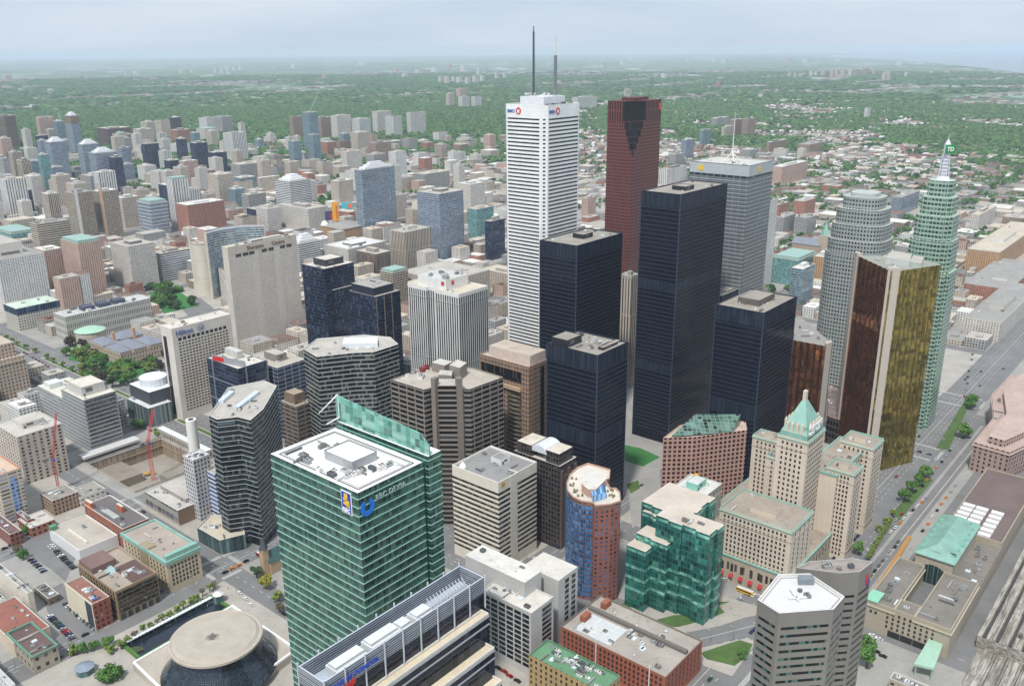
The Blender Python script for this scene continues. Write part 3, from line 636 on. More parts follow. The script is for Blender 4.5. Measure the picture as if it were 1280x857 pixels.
td(955, 391, 150, 895, 996, 'black steel tower standing behind the hotel with a copper roof, pale roof plant', [(.28, .75, .3, .75, 5, plain((96, 90, 84), .7))], [(60, 72)], n=14, seed=5)
td(903, 370, 115, 880, 937, 'low black block wedged between two taller black towers', [(.3, .8, .2, .7, 1.5, plain((120, 128, 135), .5))], n=6, seed=6)
# 5 steel-grey banded tower with the spire
CP = rect(937, 207, 236, 863, 967); CCM = facade((136, 142, 146), (40, 48, 54), 7.0, 3.9, .88, .66, gm=.2, light=(96, 104, 100), lightp=.14, streak=.06, wallr=.35, wm=.4)
cc = foot(bld('steel_tower', 'grey stainless steel tower with wide windows and a white tripod spire on its roof', CP, 236, CCM, roofmat((190, 188, 180)), parm=plain((170, 172, 170), .5), n=5))
mb = MB(); ring(mb, CP, 225.5, 235.4, .14, .5); kid(mb, 'top_band', plain((188, 192, 194), .4, .2), cc.root)
bands(cc, plain((164, 168, 170), .4, .2), 60, 221, 3.9, 1.3, .15, 'spandrel_band')
q = cen(CP); mb = MB()
for a in range(4):
    o = Vector((math.cos(a*math.pi/2), math.sin(a*math.pi/2)))*9; mb.tube((q.x+o.x, q.y+o.y, 235), (q.x, q.y, 244), .5, .5)
mb.tube((q.x, q.y, 244), (q.x, q.y, 283), .5, .15); kid(mb, 'spire', W_WHITE, cc.root)
mb = MB(); dA = (CP[0]-CP[3]).normalized(); plaque(mb, CP[3]+dA*9, dA, 228, 233, 0, 6, .5, .3); plaque(mb, CP[0]+e_*18, e_, 228, 233, 0, 6, .5, .3); kid(mb, 'emblem', plain((226, 190, 70), .5), cc.root)
# 6 bronze-gold glass tower with concrete fins
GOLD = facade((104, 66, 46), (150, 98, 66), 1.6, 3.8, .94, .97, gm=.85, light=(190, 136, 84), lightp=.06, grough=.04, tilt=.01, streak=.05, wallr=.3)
GOLD_REFL = facade((98, 90, 50), (152, 138, 74), 1.6, 3.8, .94, .97, gm=.85, light=(200, 170, 100), lightp=.06, grough=.04, tilt=.01, streak=.05, wallr=.3)  # right-face copy of the gold glass, greenish window reflection painted into its colour
CONC = plain((182, 172, 160), .7, var=.08)
def polypx(pts, z): return ccw([at(x, y, z) for x, y in pts])
def zig(a, b, k, amp):
    d = b-a; n = Vector((d.y, -d.x)).normalized()*amp; o = []
    for i in range(k): o += [a+d*(i/k), a+d*((i+.5)/k)+n]
    return o
zt = 176
A_, B_, C_, D_, E_ = at(1073, 318, zt), at(1114, 337, zt), at(1123, 337, zt), at(1177, 329, zt), at(1128, 318, zt)
root = empty('bronze_glass_tower', cen([A_, B_, D_, E_])); tag(root, 'tall bronze and gold mirrored glass tower with pale concrete fins', 'office tower'); o = B(); o.poly = ccw([A_, B_, D_, E_]); FOOT.append(o.poly)
mb = MB(); pl = [A_]+zig(A_, B_, 7, -1.1)[1:]+[B_]; gl = ccw([A_]+zig(A_, B_, 7, 1.0)[1:]+[B_, C_]+zig(C_, D_, 9, 1.0)[1:]+[D_, E_])
mb.prism(gl, 0, zt-1, 0, 1)
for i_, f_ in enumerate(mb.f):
    if len(f_) == 4 and sum(mb.v[k][0] for k in f_)/4 > B_.x+2: mb.m[i_] = 2  # right-hand faces take the copy with the painted reflection tint
kid(mb, 'curtain_wall', [GOLD, roofmat((150, 150, 140)), GOLD_REFL], root)
def fin(a, b, t0, z1, name='concrete_fin'):
    d = (b-a).normalized(); n = Vector((-d.y, d.x)); mb = MB(); mb.prism(ccw([a, b, b+n*t0, a+n*t0]), 0, z1, 0, 0); kid(mb, name, CONC, root)
dAB = (B_-A_).normalized(); dCD = (D_-C_).normalized()
mb = MB(); nb_ = Vector((dAB.y, -dAB.x)); mb.prism(ccw([B_-dAB*1.0+nb_*2, C_+dCD*.6+Vector((dCD.y, -dCD.x))*1.6, C_+dCD*1+Vector((0, 6)), B_+Vector((0, 6))]), 0, zt+1.2, 0, 0); kid(mb, 'concrete_fin', CONC, root)
mb = MB(); A2 = at(1068, 316, zt); mb.prism(ccw([A2, A_+nb_*1.2+dAB*.3, A_+dAB*1-nb_*3, A2-nb_*3]), 0, zt+1.2, 0, 0); kid(mb, 'concrete_fin', CONC, root)
r4 = polypx([(1107, 322), (1137, 327), (1140, 318), (1115, 314)], zt+4); mb = MB(); mb.prism(r4, zt-1, zt+4.5, 0, 1); kid(mb, 'penthouse', [plain((190, 192, 188), .6), GR], root)
r4 = polypx([(1137, 327), (1152, 329), (1155, 321), (1141, 319)], zt+3); mb = MB(); mb.prism(r4, zt-1, zt+3, 0, 1); kid(mb, 'penthouse', [plain((170, 180, 168), .6), GR], root); clutter(root, ccw([A_, B_, D_, E_]), zt-1, 12, 8, 1.2)
# north twin, lower
zt = 112; root = empty('bronze_glass_block', at(1010, 440, zt)); tag(root, 'lower bronze glass tower with a triangular grey roof and one pale fin', 'office tower')
P4 = [at(982, 424, zt), at(1037, 428, zt), at(1042, 425, zt), at(1000, 393, zt)]; P4 = [at(985, 422, zt), at(1034, 431, zt), at(1041, 428, zt), at(1000, 394, zt), at(978, 398, zt)]
FOOT.append(ccw(P4)); mb = MB(); mb.prism(ccw([P4[0]]+zig(P4[0], P4[1], 6, 1.0)[1:]+P4[1:]), 0, zt-1, 0, 1); kid(mb, 'curtain_wall', [GOLD, GR2], root)
d = (P4[1]-P4[0]).normalized(); nr = Vector((d.y, -d.x)); mb = MB(); mb.prism(ccw([P4[1]+nr*1.5-d*.3, P4[2]+nr*1.5, P4[2]+Vector((0, 5)), P4[1]+Vector((0, 5))-d*.3]), 0, zt+1, 0, 0); kid(mb, 'concrete_fin', CONC, root); clutter(root, ccw(P4), zt-1, 8, 3)
# low banking hall between the twins
hp = polypx([(1034, 480), (1046, 482), (1092, 524), (1080, 535), (1034, 520)], 26); b = bld('banking_hall', 'low hall with a stepped brown skylight roof between the bronze glass towers', hp, 26, facade((70, 62, 62), (30, 28, 30), 3, 6, .8, .7), facade((118, 104, 98), (150, 130, 122), 3, 3, .85, .85, light=(240, 230, 220), lightp=.12), cat='hall', par=.5, parm=plain((70, 64, 62), .6)); foot(b)
# 7 round-cornered green-grey towers
def oct_(c, rx, ry, ang, cut=.32):
    e, n = dirs(ang); k = 1-cut*2; f = lambda u, v: c+e*u*rx+n*v*ry
    return [f(-k, -1), f(k, -1), f(1, -k), f(1, k), f(k, 1), f(-k, 1), f(-1, k), f(-1, -k)]
def rnd(c, rx, ry, ang=GA, k=28, pw_=3.2):
    e, n = dirs(ang); o = []
    for i in range(k):
        t_ = 2*math.pi*i/k; cx_, sy_ = math.cos(t_), math.sin(t_)
        o.append(c+e*rx*math.copysign(abs(cx_)**(2/pw_), cx_)+n*ry*math.copysign(abs(sy_)**(2/pw_), sy_))
    return o
BWM = facade((158, 162, 158), (44, 60, 62), 3.0, 3.9, .56, .52, gm=.35, light=(84, 120, 112), lightp=.2, streak=.06, wallr=.5)
c0 = at(1080, 262, 190); k0 = (at(1117, 262, 190)-at(1043, 262, 190)).length/2
root = empty('rounded_tower', c0); tag(root, 'grey granite tower with rounded stepped corners and small square windows, bronze tower in front', 'office tower')
for z0, z1, s_ in ((0, 150, 1.06), (150, 163, 1.0), (163, 178, .93), (178, 193, .83), (193, 204, .66)):
    mb = MB(); pl = rnd(c0, k0*s_*.98, k0*s_*.98); mb.prism(pl, z0, z1, 0, 1); kid(mb, 'tower_tier', [BWM, roofmat((172, 174, 168))], root)
o = B(); o.poly = rnd(c0, k0*.86, k0*.86, k=8); FOOT.append(o.poly)
mb = MB(); mb.prism(rnd(c0, k0*.45, k0*.45), 204, 207.5, 0, 0); kid(mb, 'penthouse', plain((176, 180, 176), .6), root)
TDC = facade((158, 180, 164), (58, 92, 84), 3.0, 4.0, .8, .55, gm=.4, light=(110, 150, 132), lightp=.25, streak=.06, wallr=.5)  # green window-reflection tint painted into wall and glass; glass is green already
c0 = at(1177, 236, 222); k0 = (at(1206, 236, 222)-at(1146, 236, 222)).length/2; root = empty('stepped_tower', c0)
tag(root, 'pale green stepped tower crowned by a white lattice spire bearing a green sign', 'office tower')
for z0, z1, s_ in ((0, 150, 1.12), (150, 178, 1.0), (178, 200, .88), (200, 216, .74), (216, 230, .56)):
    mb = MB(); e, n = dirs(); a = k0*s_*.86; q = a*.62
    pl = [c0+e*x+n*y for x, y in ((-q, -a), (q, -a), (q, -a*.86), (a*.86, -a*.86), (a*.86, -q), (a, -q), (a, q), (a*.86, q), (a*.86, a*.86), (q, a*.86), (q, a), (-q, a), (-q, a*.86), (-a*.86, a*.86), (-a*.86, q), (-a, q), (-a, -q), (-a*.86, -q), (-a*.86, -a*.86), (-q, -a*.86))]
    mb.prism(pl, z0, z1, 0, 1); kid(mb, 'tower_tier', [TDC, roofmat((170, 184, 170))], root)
FOOT.append([c0+e*x*k0+n*y*k0 for x, y in ((-1, -1), (1, -1), (1, 1), (-1, 1))])
mb = MB(); mb.tube((c0.x, c0.y, 230), (c0.x, c0.y, 233), 6, 4.6, 12); mb.tube((c0.x, c0.y, 233), (c0.x, c0.y, 252), 2.9, 2.6, 10)
for i in range(8):
    a = math.pi/4*i; mb.tube((c0.x+4.6*math.cos(a), c0.y+4.6*math.sin(a), 231), (c0.x+3.0*math.cos(a), c0.y+3.0*math.sin(a), 252), .35, .3, 5)
for z in range(235, 252, 3): mb.tube((c0.x, c0.y, z), (c0.x, c0.y, z+.4), 3.5, 3.5, 10)
mb.tube((c0.x, c0.y, 252), (c0.x, c0.y, 261), 3.0, 2.6, 10); mb.tube((c0.x, c0.y, 261), (c0.x, c0.y, 265), 2.4, .5, 10); mb.tube((c0.x, c0.y, 265), (c0.x, c0.y, 270), .2, .1)
kid(mb, 'spire', plain((214, 214, 222), .5), root)
GRS = plain((24, 140, 62), .4, var=.04); ea, na = dirs(12)
for q_, dd in ((c0-na*3.6-ea*4.6, ea), (c0+ea*5.2-na*3.4, na)):
    mb = MB(); plaque(mb, q_, dd, 253.5, 260.5, 0, 9.0 if dd is ea else 7, .4, .5); kid(mb, 'sign_panel', GRS, root)
text(root, 'TD', c0-na*3.6-ea*3.4, ea, 255.2, 5.0, WHT, .75, bold=.03)
# 8 chateau-style hotel
HOT = facade((206, 192, 174), (206, 192, 174), 4, 3.4, 0, 0, streak=.1, wallr=.85); HW = plain((58, 50, 46), .25, var=.25)
COP = plain((134, 174, 160), .6, var=.18, scale=.15); HR = roofmat((156, 144, 130), .7)
hroot = empty('grand_hotel', at(1000, 640, 0)); tag(hroot, 'cream stone chateau-style hotel with steep green copper roof over its centre block', 'hotel'); hb = B(); hb.root = hroot; specs = []
def hblock(px_, py_, z, xl, xr, z0=0, nE=6, nN=6, rows=None, ww=1.3, trim=True, maxd=None):
    r = rect(px_, py_, z, xl, xr, maxd=maxd); FOOT.append(r) if z0 == 0 else None
    mb = MB(); mb.prism(r, z0, z, 0, 1, top=False); q = inset(r, .6)
    for i in range(4):
        j = (i+1) % 4; mb.face([(r[i].x, r[i].y, z), (r[j].x, r[j].y, z), (q[j].x, q[j].y, z), (q[i].x, q[i].y, z)], 1); mb.face([(q[i].x, q[i].y, z), (q[j].x, q[j].y, z), (q[j].x, q[j].y, z-1), (q[i].x, q[i].y, z-1)], 1)
    kid(mb, 'wing_wall', [HOT, COP], hroot); mb = MB(); mb.prism(q, z-1.3, z-1, 0, 0, bottom=True); kid(mb, 'roof', HR, hroot)
    for zc in (z0+7, z-8.5):
        mb = MB(); ring(mb, r, zc, zc+.5, .3, .5); kid(mb, 'string_course', plain((180, 168, 150), .85), hroot)
    mb = MB(); mb.prism(sub(r, .25, .6, .3, .65), z-1, z+2.4, 0, 1); kid(mb, 'lift_house', [HOT, HR], hroot)
    if trim:
        mb = MB(); o_ = inset(r, -.5); mb.prism(o_, z-2.0, z-1.4, 0, 0, bottom=True); kid(mb, 'cornice', COP, hroot)
    rows = rows or int((z-z0-4)/3.5)
    specs.append((r[3], r[0], z0+3, z-3, nN, rows, ww, 2.0, 2.5, 2.5)); specs.append((r[0], r[1], z0+3, z-3, nE, rows, ww, 2.0, 2.5, 2.5))
    clutter(hroot, r, z-1, 3, int(px_)); return r
hA = hblock(990, 664, 51, 900, 1017, nE=4, nN=16)         # long front wing
hw1 = hblock(1068, 592, 68, 1033, 1079, nE=3, nN=6); hw2 = hblock(1092, 560, 70, 1050, 1105, nE=5, nN=6); hblock(992, 578, 72, 959, 1001, nE=3, nN=5)
hblock(975, 552, 76, 941, 985, nE=4, nN=5); hC = hblock(1010, 552, 96, 972, 1032, nE=9, nN=5, rows=24)
e0s, n0s = toen(hC[1]); e1s, n1s = toen(hw2[1]); _, n3s = toen(hw2[3]); spn_ = enrect(e0s-2, e1s-4, n3s-16, n3s+6)
mb = MB(); mb.prism(spn_, 19, 64, 0, 1); kid(mb, 'spine_wall', [HOT, HR], hroot); mb = MB(); ring(mb, spn_, 63, 64.6, .5, 1); kid(mb, 'cornice', COP, hroot); specs.append((spn_[0], spn_[1], 23, 61, 14, 10, 1.3, 2.0, 2.5, 2.5)); clutter(hroot, spn_, 64, 8, 77)
# steep copper roof
zz = 96; rC = inset(hC, 1.5); top = sub(rC, .42, .58, .42, .58); mid_ = sub(rC, .2, .8, .2, .8)
mb = MB(); mb.prism(rC, zz-1, zz+3, 1, 0); kid(mb, 'attic', [HOT, COP], hroot)
mb = MB(); mb.prism(sub(rC, .01, .99, .01, .99), zz+3, zz+12, 0, 0, polyt=mid_); mb.prism(mid_, zz+12, zz+22, 0, 0, polyt=top, top=True); cr_ = kid(mb, 'copper_roof', COP, hroot)
mb = MB(); mb.prism(sub(rC, .44, .56, .44, .56), zz+16, zz+29, 0, 0); kid(mb, 'chimney', HOT, hroot)
for i in range(4):
    for t_ in (.2, .4, .6, .8):
        p = mid(rC[i], rC[(i+1) % 4], t_); p = p+(cen(rC)-p)*.07; mb = MB(); mb.box(p, 1.6, 1.6, zz+2.9, zz+9, GA); mb.prism(inset([p+E0*-.8+N0*-.8, p+E0*.8+N0*-.8, p+E0*.8+N0*.8, p-E0*.8+N0*.8], 0), zz+9, zz+11, 0, 0, polyt=[p]*4 if False else [p+Vector((.05*a, .05*b)) for a, b in ((-1, -1), (1, -1), (1, 1), (-1, 1))]); kid(mb, 'pinnacle', HOT, hroot)
mb = MB()
for t_ in (.1, .3, .5, .7, .9):
    p = mid(rC[0], rC[1], t_); mb.box(p+N0*2.4, 2.0, 1.6, zz+3, zz+8, GA)
text(hroot, 'Fairmont', rC[0]+E0*.5, E0, zz+6, 6.0, WHT, .9, bold=.03, ext=.2); text(hroot, 'Royal York', rC[0]+E0*.5, E0, zz+2.6, 4.2, WHT, .9, bold=.03, ext=.2)
kid(mb, 'dormer', COP, hroot)
# podium with arches, awnings, terrace
pod = rect(985, 735, 17, 884, 1112); pod = [pod[0], pod[1], pod[1]+(pod[3]-pod[0])*.9, pod[3]]
q = [hA[0]-E0*2-N0*2, hA[0]+E0*120-N0*2, hA[0]+E0*120+N0*(80), hA[0]-E0*2+N0*80]
FOOT.append(q); mb = MB(); mb.prism(q, 0, 19, 0, 1); kid(mb, 'podium', [facade((176, 162, 142), (60, 54, 48), 5.5, 19, .34, .3, cy=.6, streak=.1), HR], hroot)
mb = MB(); ring(mb, q, 18.2, 19.3, .6, 1.2); kid(mb, 'podium_cornice', COP, hroot)
windows(hb, specs, HW, cap=100, depth=.1)
for i in range(10):                                    # arched windows and red awnings on the left-hand front
    p = q[3]+(q[0]-q[3]).normalized()*((q[0]-q[3]).length*(.18+i*.085)); d = (q[0]-q[3]).normalized(); mb = MB()
    for a in range(7):
        pass
    n = Vector((d.y, -d.x)); pts = [(-1, 8), (1, 8)]+[(math.cos(x*math.pi/8), 13+math.sin(x*math.pi/8)) for x in range(9)]
    mb.face([((p+d*u+n*.12).x, (p+d*u+n*.12).y, z) for u, z in pts]); kid(mb, 'arched_window', HW, hroot)
    mb = MB(); a, b2 = p-d*1.5, p+d*1.5; mb.face([(a.x+n.x*.1, a.y+n.y*.1, 6.4), (a.x+n.x*1.8, a.y+n.y*1.8, 4.6), (b2.x+n.x*1.8, b2.y+n.y*1.8, 4.6), (b2.x+n.x*.1, b2.y+n.y*.1, 6.4)]); mb.face([(a.x+n.x*1.8, a.y+n.y*1.8, 3.9), (b2.x+n.x*1.8, b2.y+n.y*1.8, 3.9), (b2.x+n.x*1.8, b2.y+n.y*1.8, 4.6), (a.x+n.x*1.8, a.y+n.y*1.8, 4.6)]); kid(mb, 'awning', plain((176, 26, 34), .7), hroot)
# 9 white-striped office with notched corners and red roof signs
NP = rect(573, 368, 130, 505, 610); e1, n1 = dirs(); wE, wN = (NP[1]-NP[0]).length, (NP[3]-NP[0]).length
f = lambda u, v: NP[0]+e1*u*wE+n1*v*wN
NPN = [f(.0, 0), f(1, 0), f(1, 1), f(.12, 1), f(.12, .93), f(0, .93), f(0, .58), f(.09, .58), f(.09, .42), f(0, .42)]
NBM = facade((214, 213, 208), (34, 42, 52), 2.9, 60.0, .52, .995, gm=.3, light=(36, 50, 60), lightp=.2, streak=.06, wallr=.55)
nb = foot(bld('striped_tower', 'white tower with thin dark vertical stripes and red square signs on its rooftop block', NPN, 130, NBM, roofmat((196, 186, 168), .3), parm=W_WHITE, seed=1, n=3))
mb = MB(); ring(mb, NPN, 126.5, 129.8, .1, .4); kid(mb, 'top_band', W_WHITE, nb.root)
s4 = sub(NP, .12, .86, .28, .8); mb = MB(); mb.prism(s4, 129, 139, 0, 1); kid(mb, 'penthouse', [W_WHITE, roofmat((190, 190, 186))], nb.root); clutter(nb.root, s4, 139, 10, 5, 1.5)
mb = MB(); d = (s4[0]-s4[3]).normalized(); plaque(mb, s4[0]-d*6, d, 133.6, 137.2, 0, 3.4, .4, .3); kid(mb, 'red_sign', RED, nb.root); mb = MB(); plaque(mb, s4[0]+e1*7, e1, 133.6, 137.2, 0, 3.4, .4, .3); kid(mb, 'red_sign', RED, nb.root)
# 10 chevron-plan brown concrete tower
z = 110; V = lambda x, y: at(x, y, z)
c8 = [V(488, 474), V(530, 487), V(541, 484), V(542, 476), V(575, 476), V(577, 486), V(588, 486), V(629, 471), V(590, 459), V(545, 455)]
C8M = facade((122, 113, 105), (24, 24, 28), 8.4, 3.9, .86, .7, gm=.35, light=(52, 50, 50), lightp=.15, streak=.08, off=.5)
c8b = foot(bld('concrete_tower', 'grey-brown concrete tower with a splayed front and ribbed central shaft', c8, z, C8M, roofmat((176, 166, 154)), parm=plain((150, 140, 130), .7), n=0))
bands(c8b, plain((132, 123, 114), .75), 6, 106, 3.9, 1.15, .12, 'spandrel_band')
for (a, b) in ((V(541, 486), V(546, 487)), (V(571, 487), V(577, 486))):
    mb = MB(); d = (b-a).normalized(); n = Vector((d.y, -d.x)); mb.prism(ccw([a+n*2.2, b+n*2.2, b-n*3, a-n*3]), 0, z+9, 0, 0); kid(mb, 'concrete_shaft', plain((124, 114, 105), .75), c8b.root)
mb = MB(); mb.prism(ccw([V(546, 487)+Vector((0, 1)), V(571, 487)+Vector((0, 1)), V(571, 478), V(546, 478)]), 0, z+3, 0, 1); kid(mb, 'centre_bay', [facade((132, 122, 112), (26, 26, 28), 30, 3.9, .96, .6, gm=.2), GR], c8b.root)
for (pts, h) in (([(540, 462), (556, 466), (566, 461), (550, 457)], 6), ([(562, 470), (575, 474), (584, 467), (572, 463)], 9), ([(548, 476), (565, 477), (566, 471), (550, 470)], 5)):
    mb = MB(); mb.prism(polypx(pts, z), z-1, z+h, 0, 1); kid(mb, 'penthouse', [plain((132, 124, 116), .7), roofmat((190, 184, 174))], c8b.root)
mb = MB(); p = V(530, 462); mb.box(p, 6, 4, z-1, z+2.4); mb.box(p+E0*3, 2, 3, z-1, z+3.4); kid(mb, 'red_crane_cab', plain((128, 44, 44), .6), c8b.root); clutter(c8b.root, polypx([(500, 470), (530, 478), (540, 462), (520, 458)], z), z-1, 9, 4, 1.4)
# 11 tan granite tower with hanging bays
TP = rect(661, 454, 115, 600, 684); TM = facade((168, 140, 120), (46, 38, 34), 1.5, 3.8, .55, .8, gm=.4, light=(120, 92, 60), lightp=.18, streak=.06)
tb = foot(bld('granite_office', 'tan granite tower with a glass slot down its front and a long pinkish roof block', TP, 112, TM, GR, parm=plain((182, 158, 140), .7)))
mb = MB(); s4 = sub(TP, .12, .97, .02, .85); mb.prism(s4, 111, 120, 0, 1); kid(mb, 'penthouse', [plain((204, 184, 170), .7, var=.15), roofmat((180, 166, 150))], tb.root)
d = (TP[0]-TP[3]).normalized(); wN = (TP[0]-TP[3]).length; mb = MB(); q = TP[3]+d*1.5
plaque(mb, q, d, 97, 106, 0, wN-9, .25, .2); kid(mb, 'dark_glazing', glazing((34, 34, 36), 1.6, .4, (90, 80, 66), .2), tb.root)
mb = MB(); plaque(mb, q, d, 8, 88, wN*.55, wN-9, .25, .2); kid(mb, 'bay_window_slot', facade((60, 54, 48), (36, 34, 34), 3.0, 3.8, .85, .6, gm=.4, light=(150, 116, 64), lightp=.25), tb.root)
mb = MB(); plaque(mb, q, d, 90, 93, 0, wN-9, 1.8, 1.7); kid(mb, 'ledge', plain((186, 160, 130), .7), tb.root)
for k in range(22):
    mb = MB(); a = q+d*wN*.56; b2 = q+d*(wN-9.5); n = Vector((d.y, -d.x)); mb.prism(ccw([a+n*.3, mid(a, b2)+n*1.8, b2+n*.3]), 9+k*3.6, 10+k*3.6, 0, 0, bottom=True); kid(mb, 'bay_sill', plain((120, 110, 92), .6), tb.root)
mb = MB(); plaque(mb, TP[1]-E0*8.5, E0, 5, 108, 0, 4.6, .2, .2); kid(mb, 'corner_slot', glazing((20, 20, 26), 1.6, .3), tb.root)
# 12 octagonal black tower with silver lines, and two relatives
def octo(name, pts, z, label, wallm, band, step, h, roof=GR, **k):
    b = foot(bld(name, label, polypx(pts, z), z, wallm, roof, parm=plain((206, 204, 198), .6), **k)); bands(b, band, 5, z-2, step, h, .18, 'floor_line'); return b
BG = glazing((24, 34, 42), 1.5, .45, (120, 128, 118), .2, ph=3.8); SIL = plain((168, 172, 168), .4, .2)
o1 = octo('octagonal_tower', [(379, 436), (396, 446), (441, 441), (467, 440), (498, 430), (488, 421), (455, 418), (396, 423)], 108, 'many-sided dark glass tower with silver floor lines and a pale roof, navy towers behind', BG, SIL, 3.8, .8, n=12, seed=8)
s4 = polypx([(428, 431), (472, 430), (472, 422), (430, 423)], 110); mb = MB(); mb.prism(s4, 107, 111, 0, 0); kid(mb, 'penthouse', plain((214, 216, 220), .4), o1.root)
o2 = octo('angular_tower', [(261, 519), (271, 524), (297, 521), (313, 525), (329, 511), (346, 482), (330, 475), (285, 484)], 100, 'black glass tower with angled sides, thin silver lines and a ribbed white roof', glazing((28, 38, 44), 1.5, .5, (90, 110, 116), .15, ph=3.8), plain((180, 184, 184), .4, .2), 3.8, .38, n=8, seed=9)
for a, c in (((276, 502), (290, 490)), ((296, 510), (322, 490))):
    p, q = at(*a, 100), at(*c, 100); d = (q-p).normalized(); n = Vector((-d.y, d.x)); mb = MB(); mb.prism(ccw([p-n*2, q-n*2, q+n*2, p+n*2]), 99, 101.2, 0, 0); kid(mb, 'cooling_plant', plain((196, 204, 214), .4), o2.root)
pdp = polypx([(246, 656), (274, 672), (306, 664), (300, 640), (262, 640)], 14); foot(bld('tower_podium', 'two-storey glass podium at the foot of the black angled tower', pdp, 12, glazing((60, 84, 86), 2.5, .3), roofmat((190, 180, 160)), cat='podium', n=4))
# 13 navy glass towers
NV = facade((24, 36, 60), (20, 34, 62), 2.4, 3.8, .9, .74, gm=.45, light=(74, 92, 118), lightp=.2, tilt=.02, wallr=.3, streak=.05)
NP1 = rect(405, 336, 130, 377, 442); b = foot(bld('navy_tower', 'taller navy blue glass tower with a raised pale-topped roof box', NP1, 130, NV, roofmat((206, 198, 184)), parm=plain((200, 196, 188), .6), ph=[(.25, .85, .25, .8, 7, plain((44, 48, 56), .6)), (.0, .12, .3, .34, 2)], n=5))
st = rect(420, 382, 112, 395, 462); mb = MB(); d = NP1[1]-NP1[0]; q = [NP1[0]+E0*8-N0*1.5, NP1[1]+E0*9-N0*1.5, NP1[1]+E0*9+N0*20, NP1[0]+E0*8+N0*20]; mb.prism(q, 0, 106, 0, 1); kid(mb, 'lower_wing', [NV, roofmat((206, 198, 184))], b.root)
NP2 = rect(469, 371, 115, 436, 500); b = foot(bld('navy_tower', 'second navy glass tower with bronze vertical ribs and a broad flat-topped upper block', NP2, 115, NV, GR, parm=plain((176, 170, 160), .6)))
mb = MB(); s4 = sub(NP2, .1, .9, .15, .98); mb.prism(s4, 114, 122, 0, 1); kid(mb, 'penthouse', [plain((26, 34, 54), .4), roofmat((160, 156, 148))], b.root); clutter(b.root, s4, 122, 4, 3)
for t_ in (.02, .33, .63): mb = MB(); plaque(mb, NP2[0]+E0*t_*(NP2[1]-NP2[0]).length, E0, 0, 114, 0, .9, .4, .4); kid(mb, 'bronze_rib', plain((132, 112, 96), .5), b.root)
# 14 white banded office block
r = rect(623, 603, 70, 565, 671); WB = facade((214, 204, 186), (40, 38, 36), 40, 3.75, 1.0, .48, gm=.3, light=(60, 54, 46), lightp=.2, streak=.08, wallr=.7)
b = foot(bld('banded_office', 'cream office block with dark ribbon windows and a white dome on its grey roof', r, 70, facade((216, 207, 190), (216, 207, 190), 5, 3.7, 0, 0, streak=.07), roofmat((140, 138, 136)), parm=plain((232, 228, 220), .6), ph=[(.55, .8, .4, .62, 4, plain((216, 214, 210), .6))], n=6, par=1.5))
RIB = glazing((34, 34, 36), 2.2, .3, (104, 92, 74), .3)
bands(b, RIB, 6, 62, 3.7, 1.75, .08, margins={0: 0, 1: 0, 2: 0, 3: 0})
mb = MB(); plaque(mb, r[0]+E0*12, E0, 0, 69.9, 0, 7.5, .25, .3); kid(mb, 'blank_pier', plain((206, 198, 184), .7), b.root)
mb = MB(); p = sub(r, .1, .1, .85, .85)[0]
for i in range(5): mb.tube((p.x, p.y, 68.6+i*.8), (p.x, p.y, 69.4+i*.8), 2.6*math.cos(i*.3), 2.6*math.cos((i+1)*.3), 12)
kid(mb, 'radome', WHT, b.root); mb = MB(); plaque(mb, r[0]+E0*3, E0, 65.5, 68.5, 0, 3, .3, .2); kid(mb, 'gold_emblem', plain((190, 150, 50), .4), b.root)
# 15 dark mansard office
r = rect(700, 568, 75, 643, 721); MM = facade((62, 54, 52), (24, 22, 24), 2.6, 3.7, .62, .6, gm=.3, light=(92, 78, 70), lightp=.15, streak=.1)
b = foot(bld('mansard_office', 'dark brown office block with a barrel-vaulted white skylight across its roof', r, 66, MM, roofmat((196, 186, 172)), n=6))
for s_ in ((.0, 1, .62, .98), (.05, .95, .03, .36)):
    mb = MB(); q = sub(r, *s_); mb.prism(inset(q, 1), 65, 74, 0, 1); kid(mb, 'upper_storey', [MM, roofmat((206, 196, 180))], b.root)
mb = MB(); A = sub(r, .1, .1, .5, .5)[0]; Z = sub(r, .98, .98, .5, .5)[0]; d = (Z-A).normalized(); n = Vector((-d.y, d.x)); pr = None
for i in range(9):
    a = math.pi*i/8; o = n*7.5*math.cos(a); z = 70+5.5*math.sin(a); cur = ((A+o).x, (A+o).y, z), ((Z+o).x, (Z+o).y, z)
    if pr: mb.face([pr[0], cur[0], cur[1], pr[1]])
    pr = cur
for q in (A, Z): mb.face([((q+n*7.5*math.cos(math.pi*i/8)).x, (q+n*7.5*math.cos(math.pi*i/8)).y, 70+5.5*math.sin(math.pi*i/8)) for i in range(9)])
kid(mb, 'vaulted_skylight', plain((212, 214, 220), .35), b.root)
for k in range(5): mb = MB(); p = mid(r[0], r[1], .1+k*.2); mb.box(p, 2.4, 2.4, 0, 62-k % 2*4); kid(mb, 'bay', plain((96, 78, 74), .7), b.root)
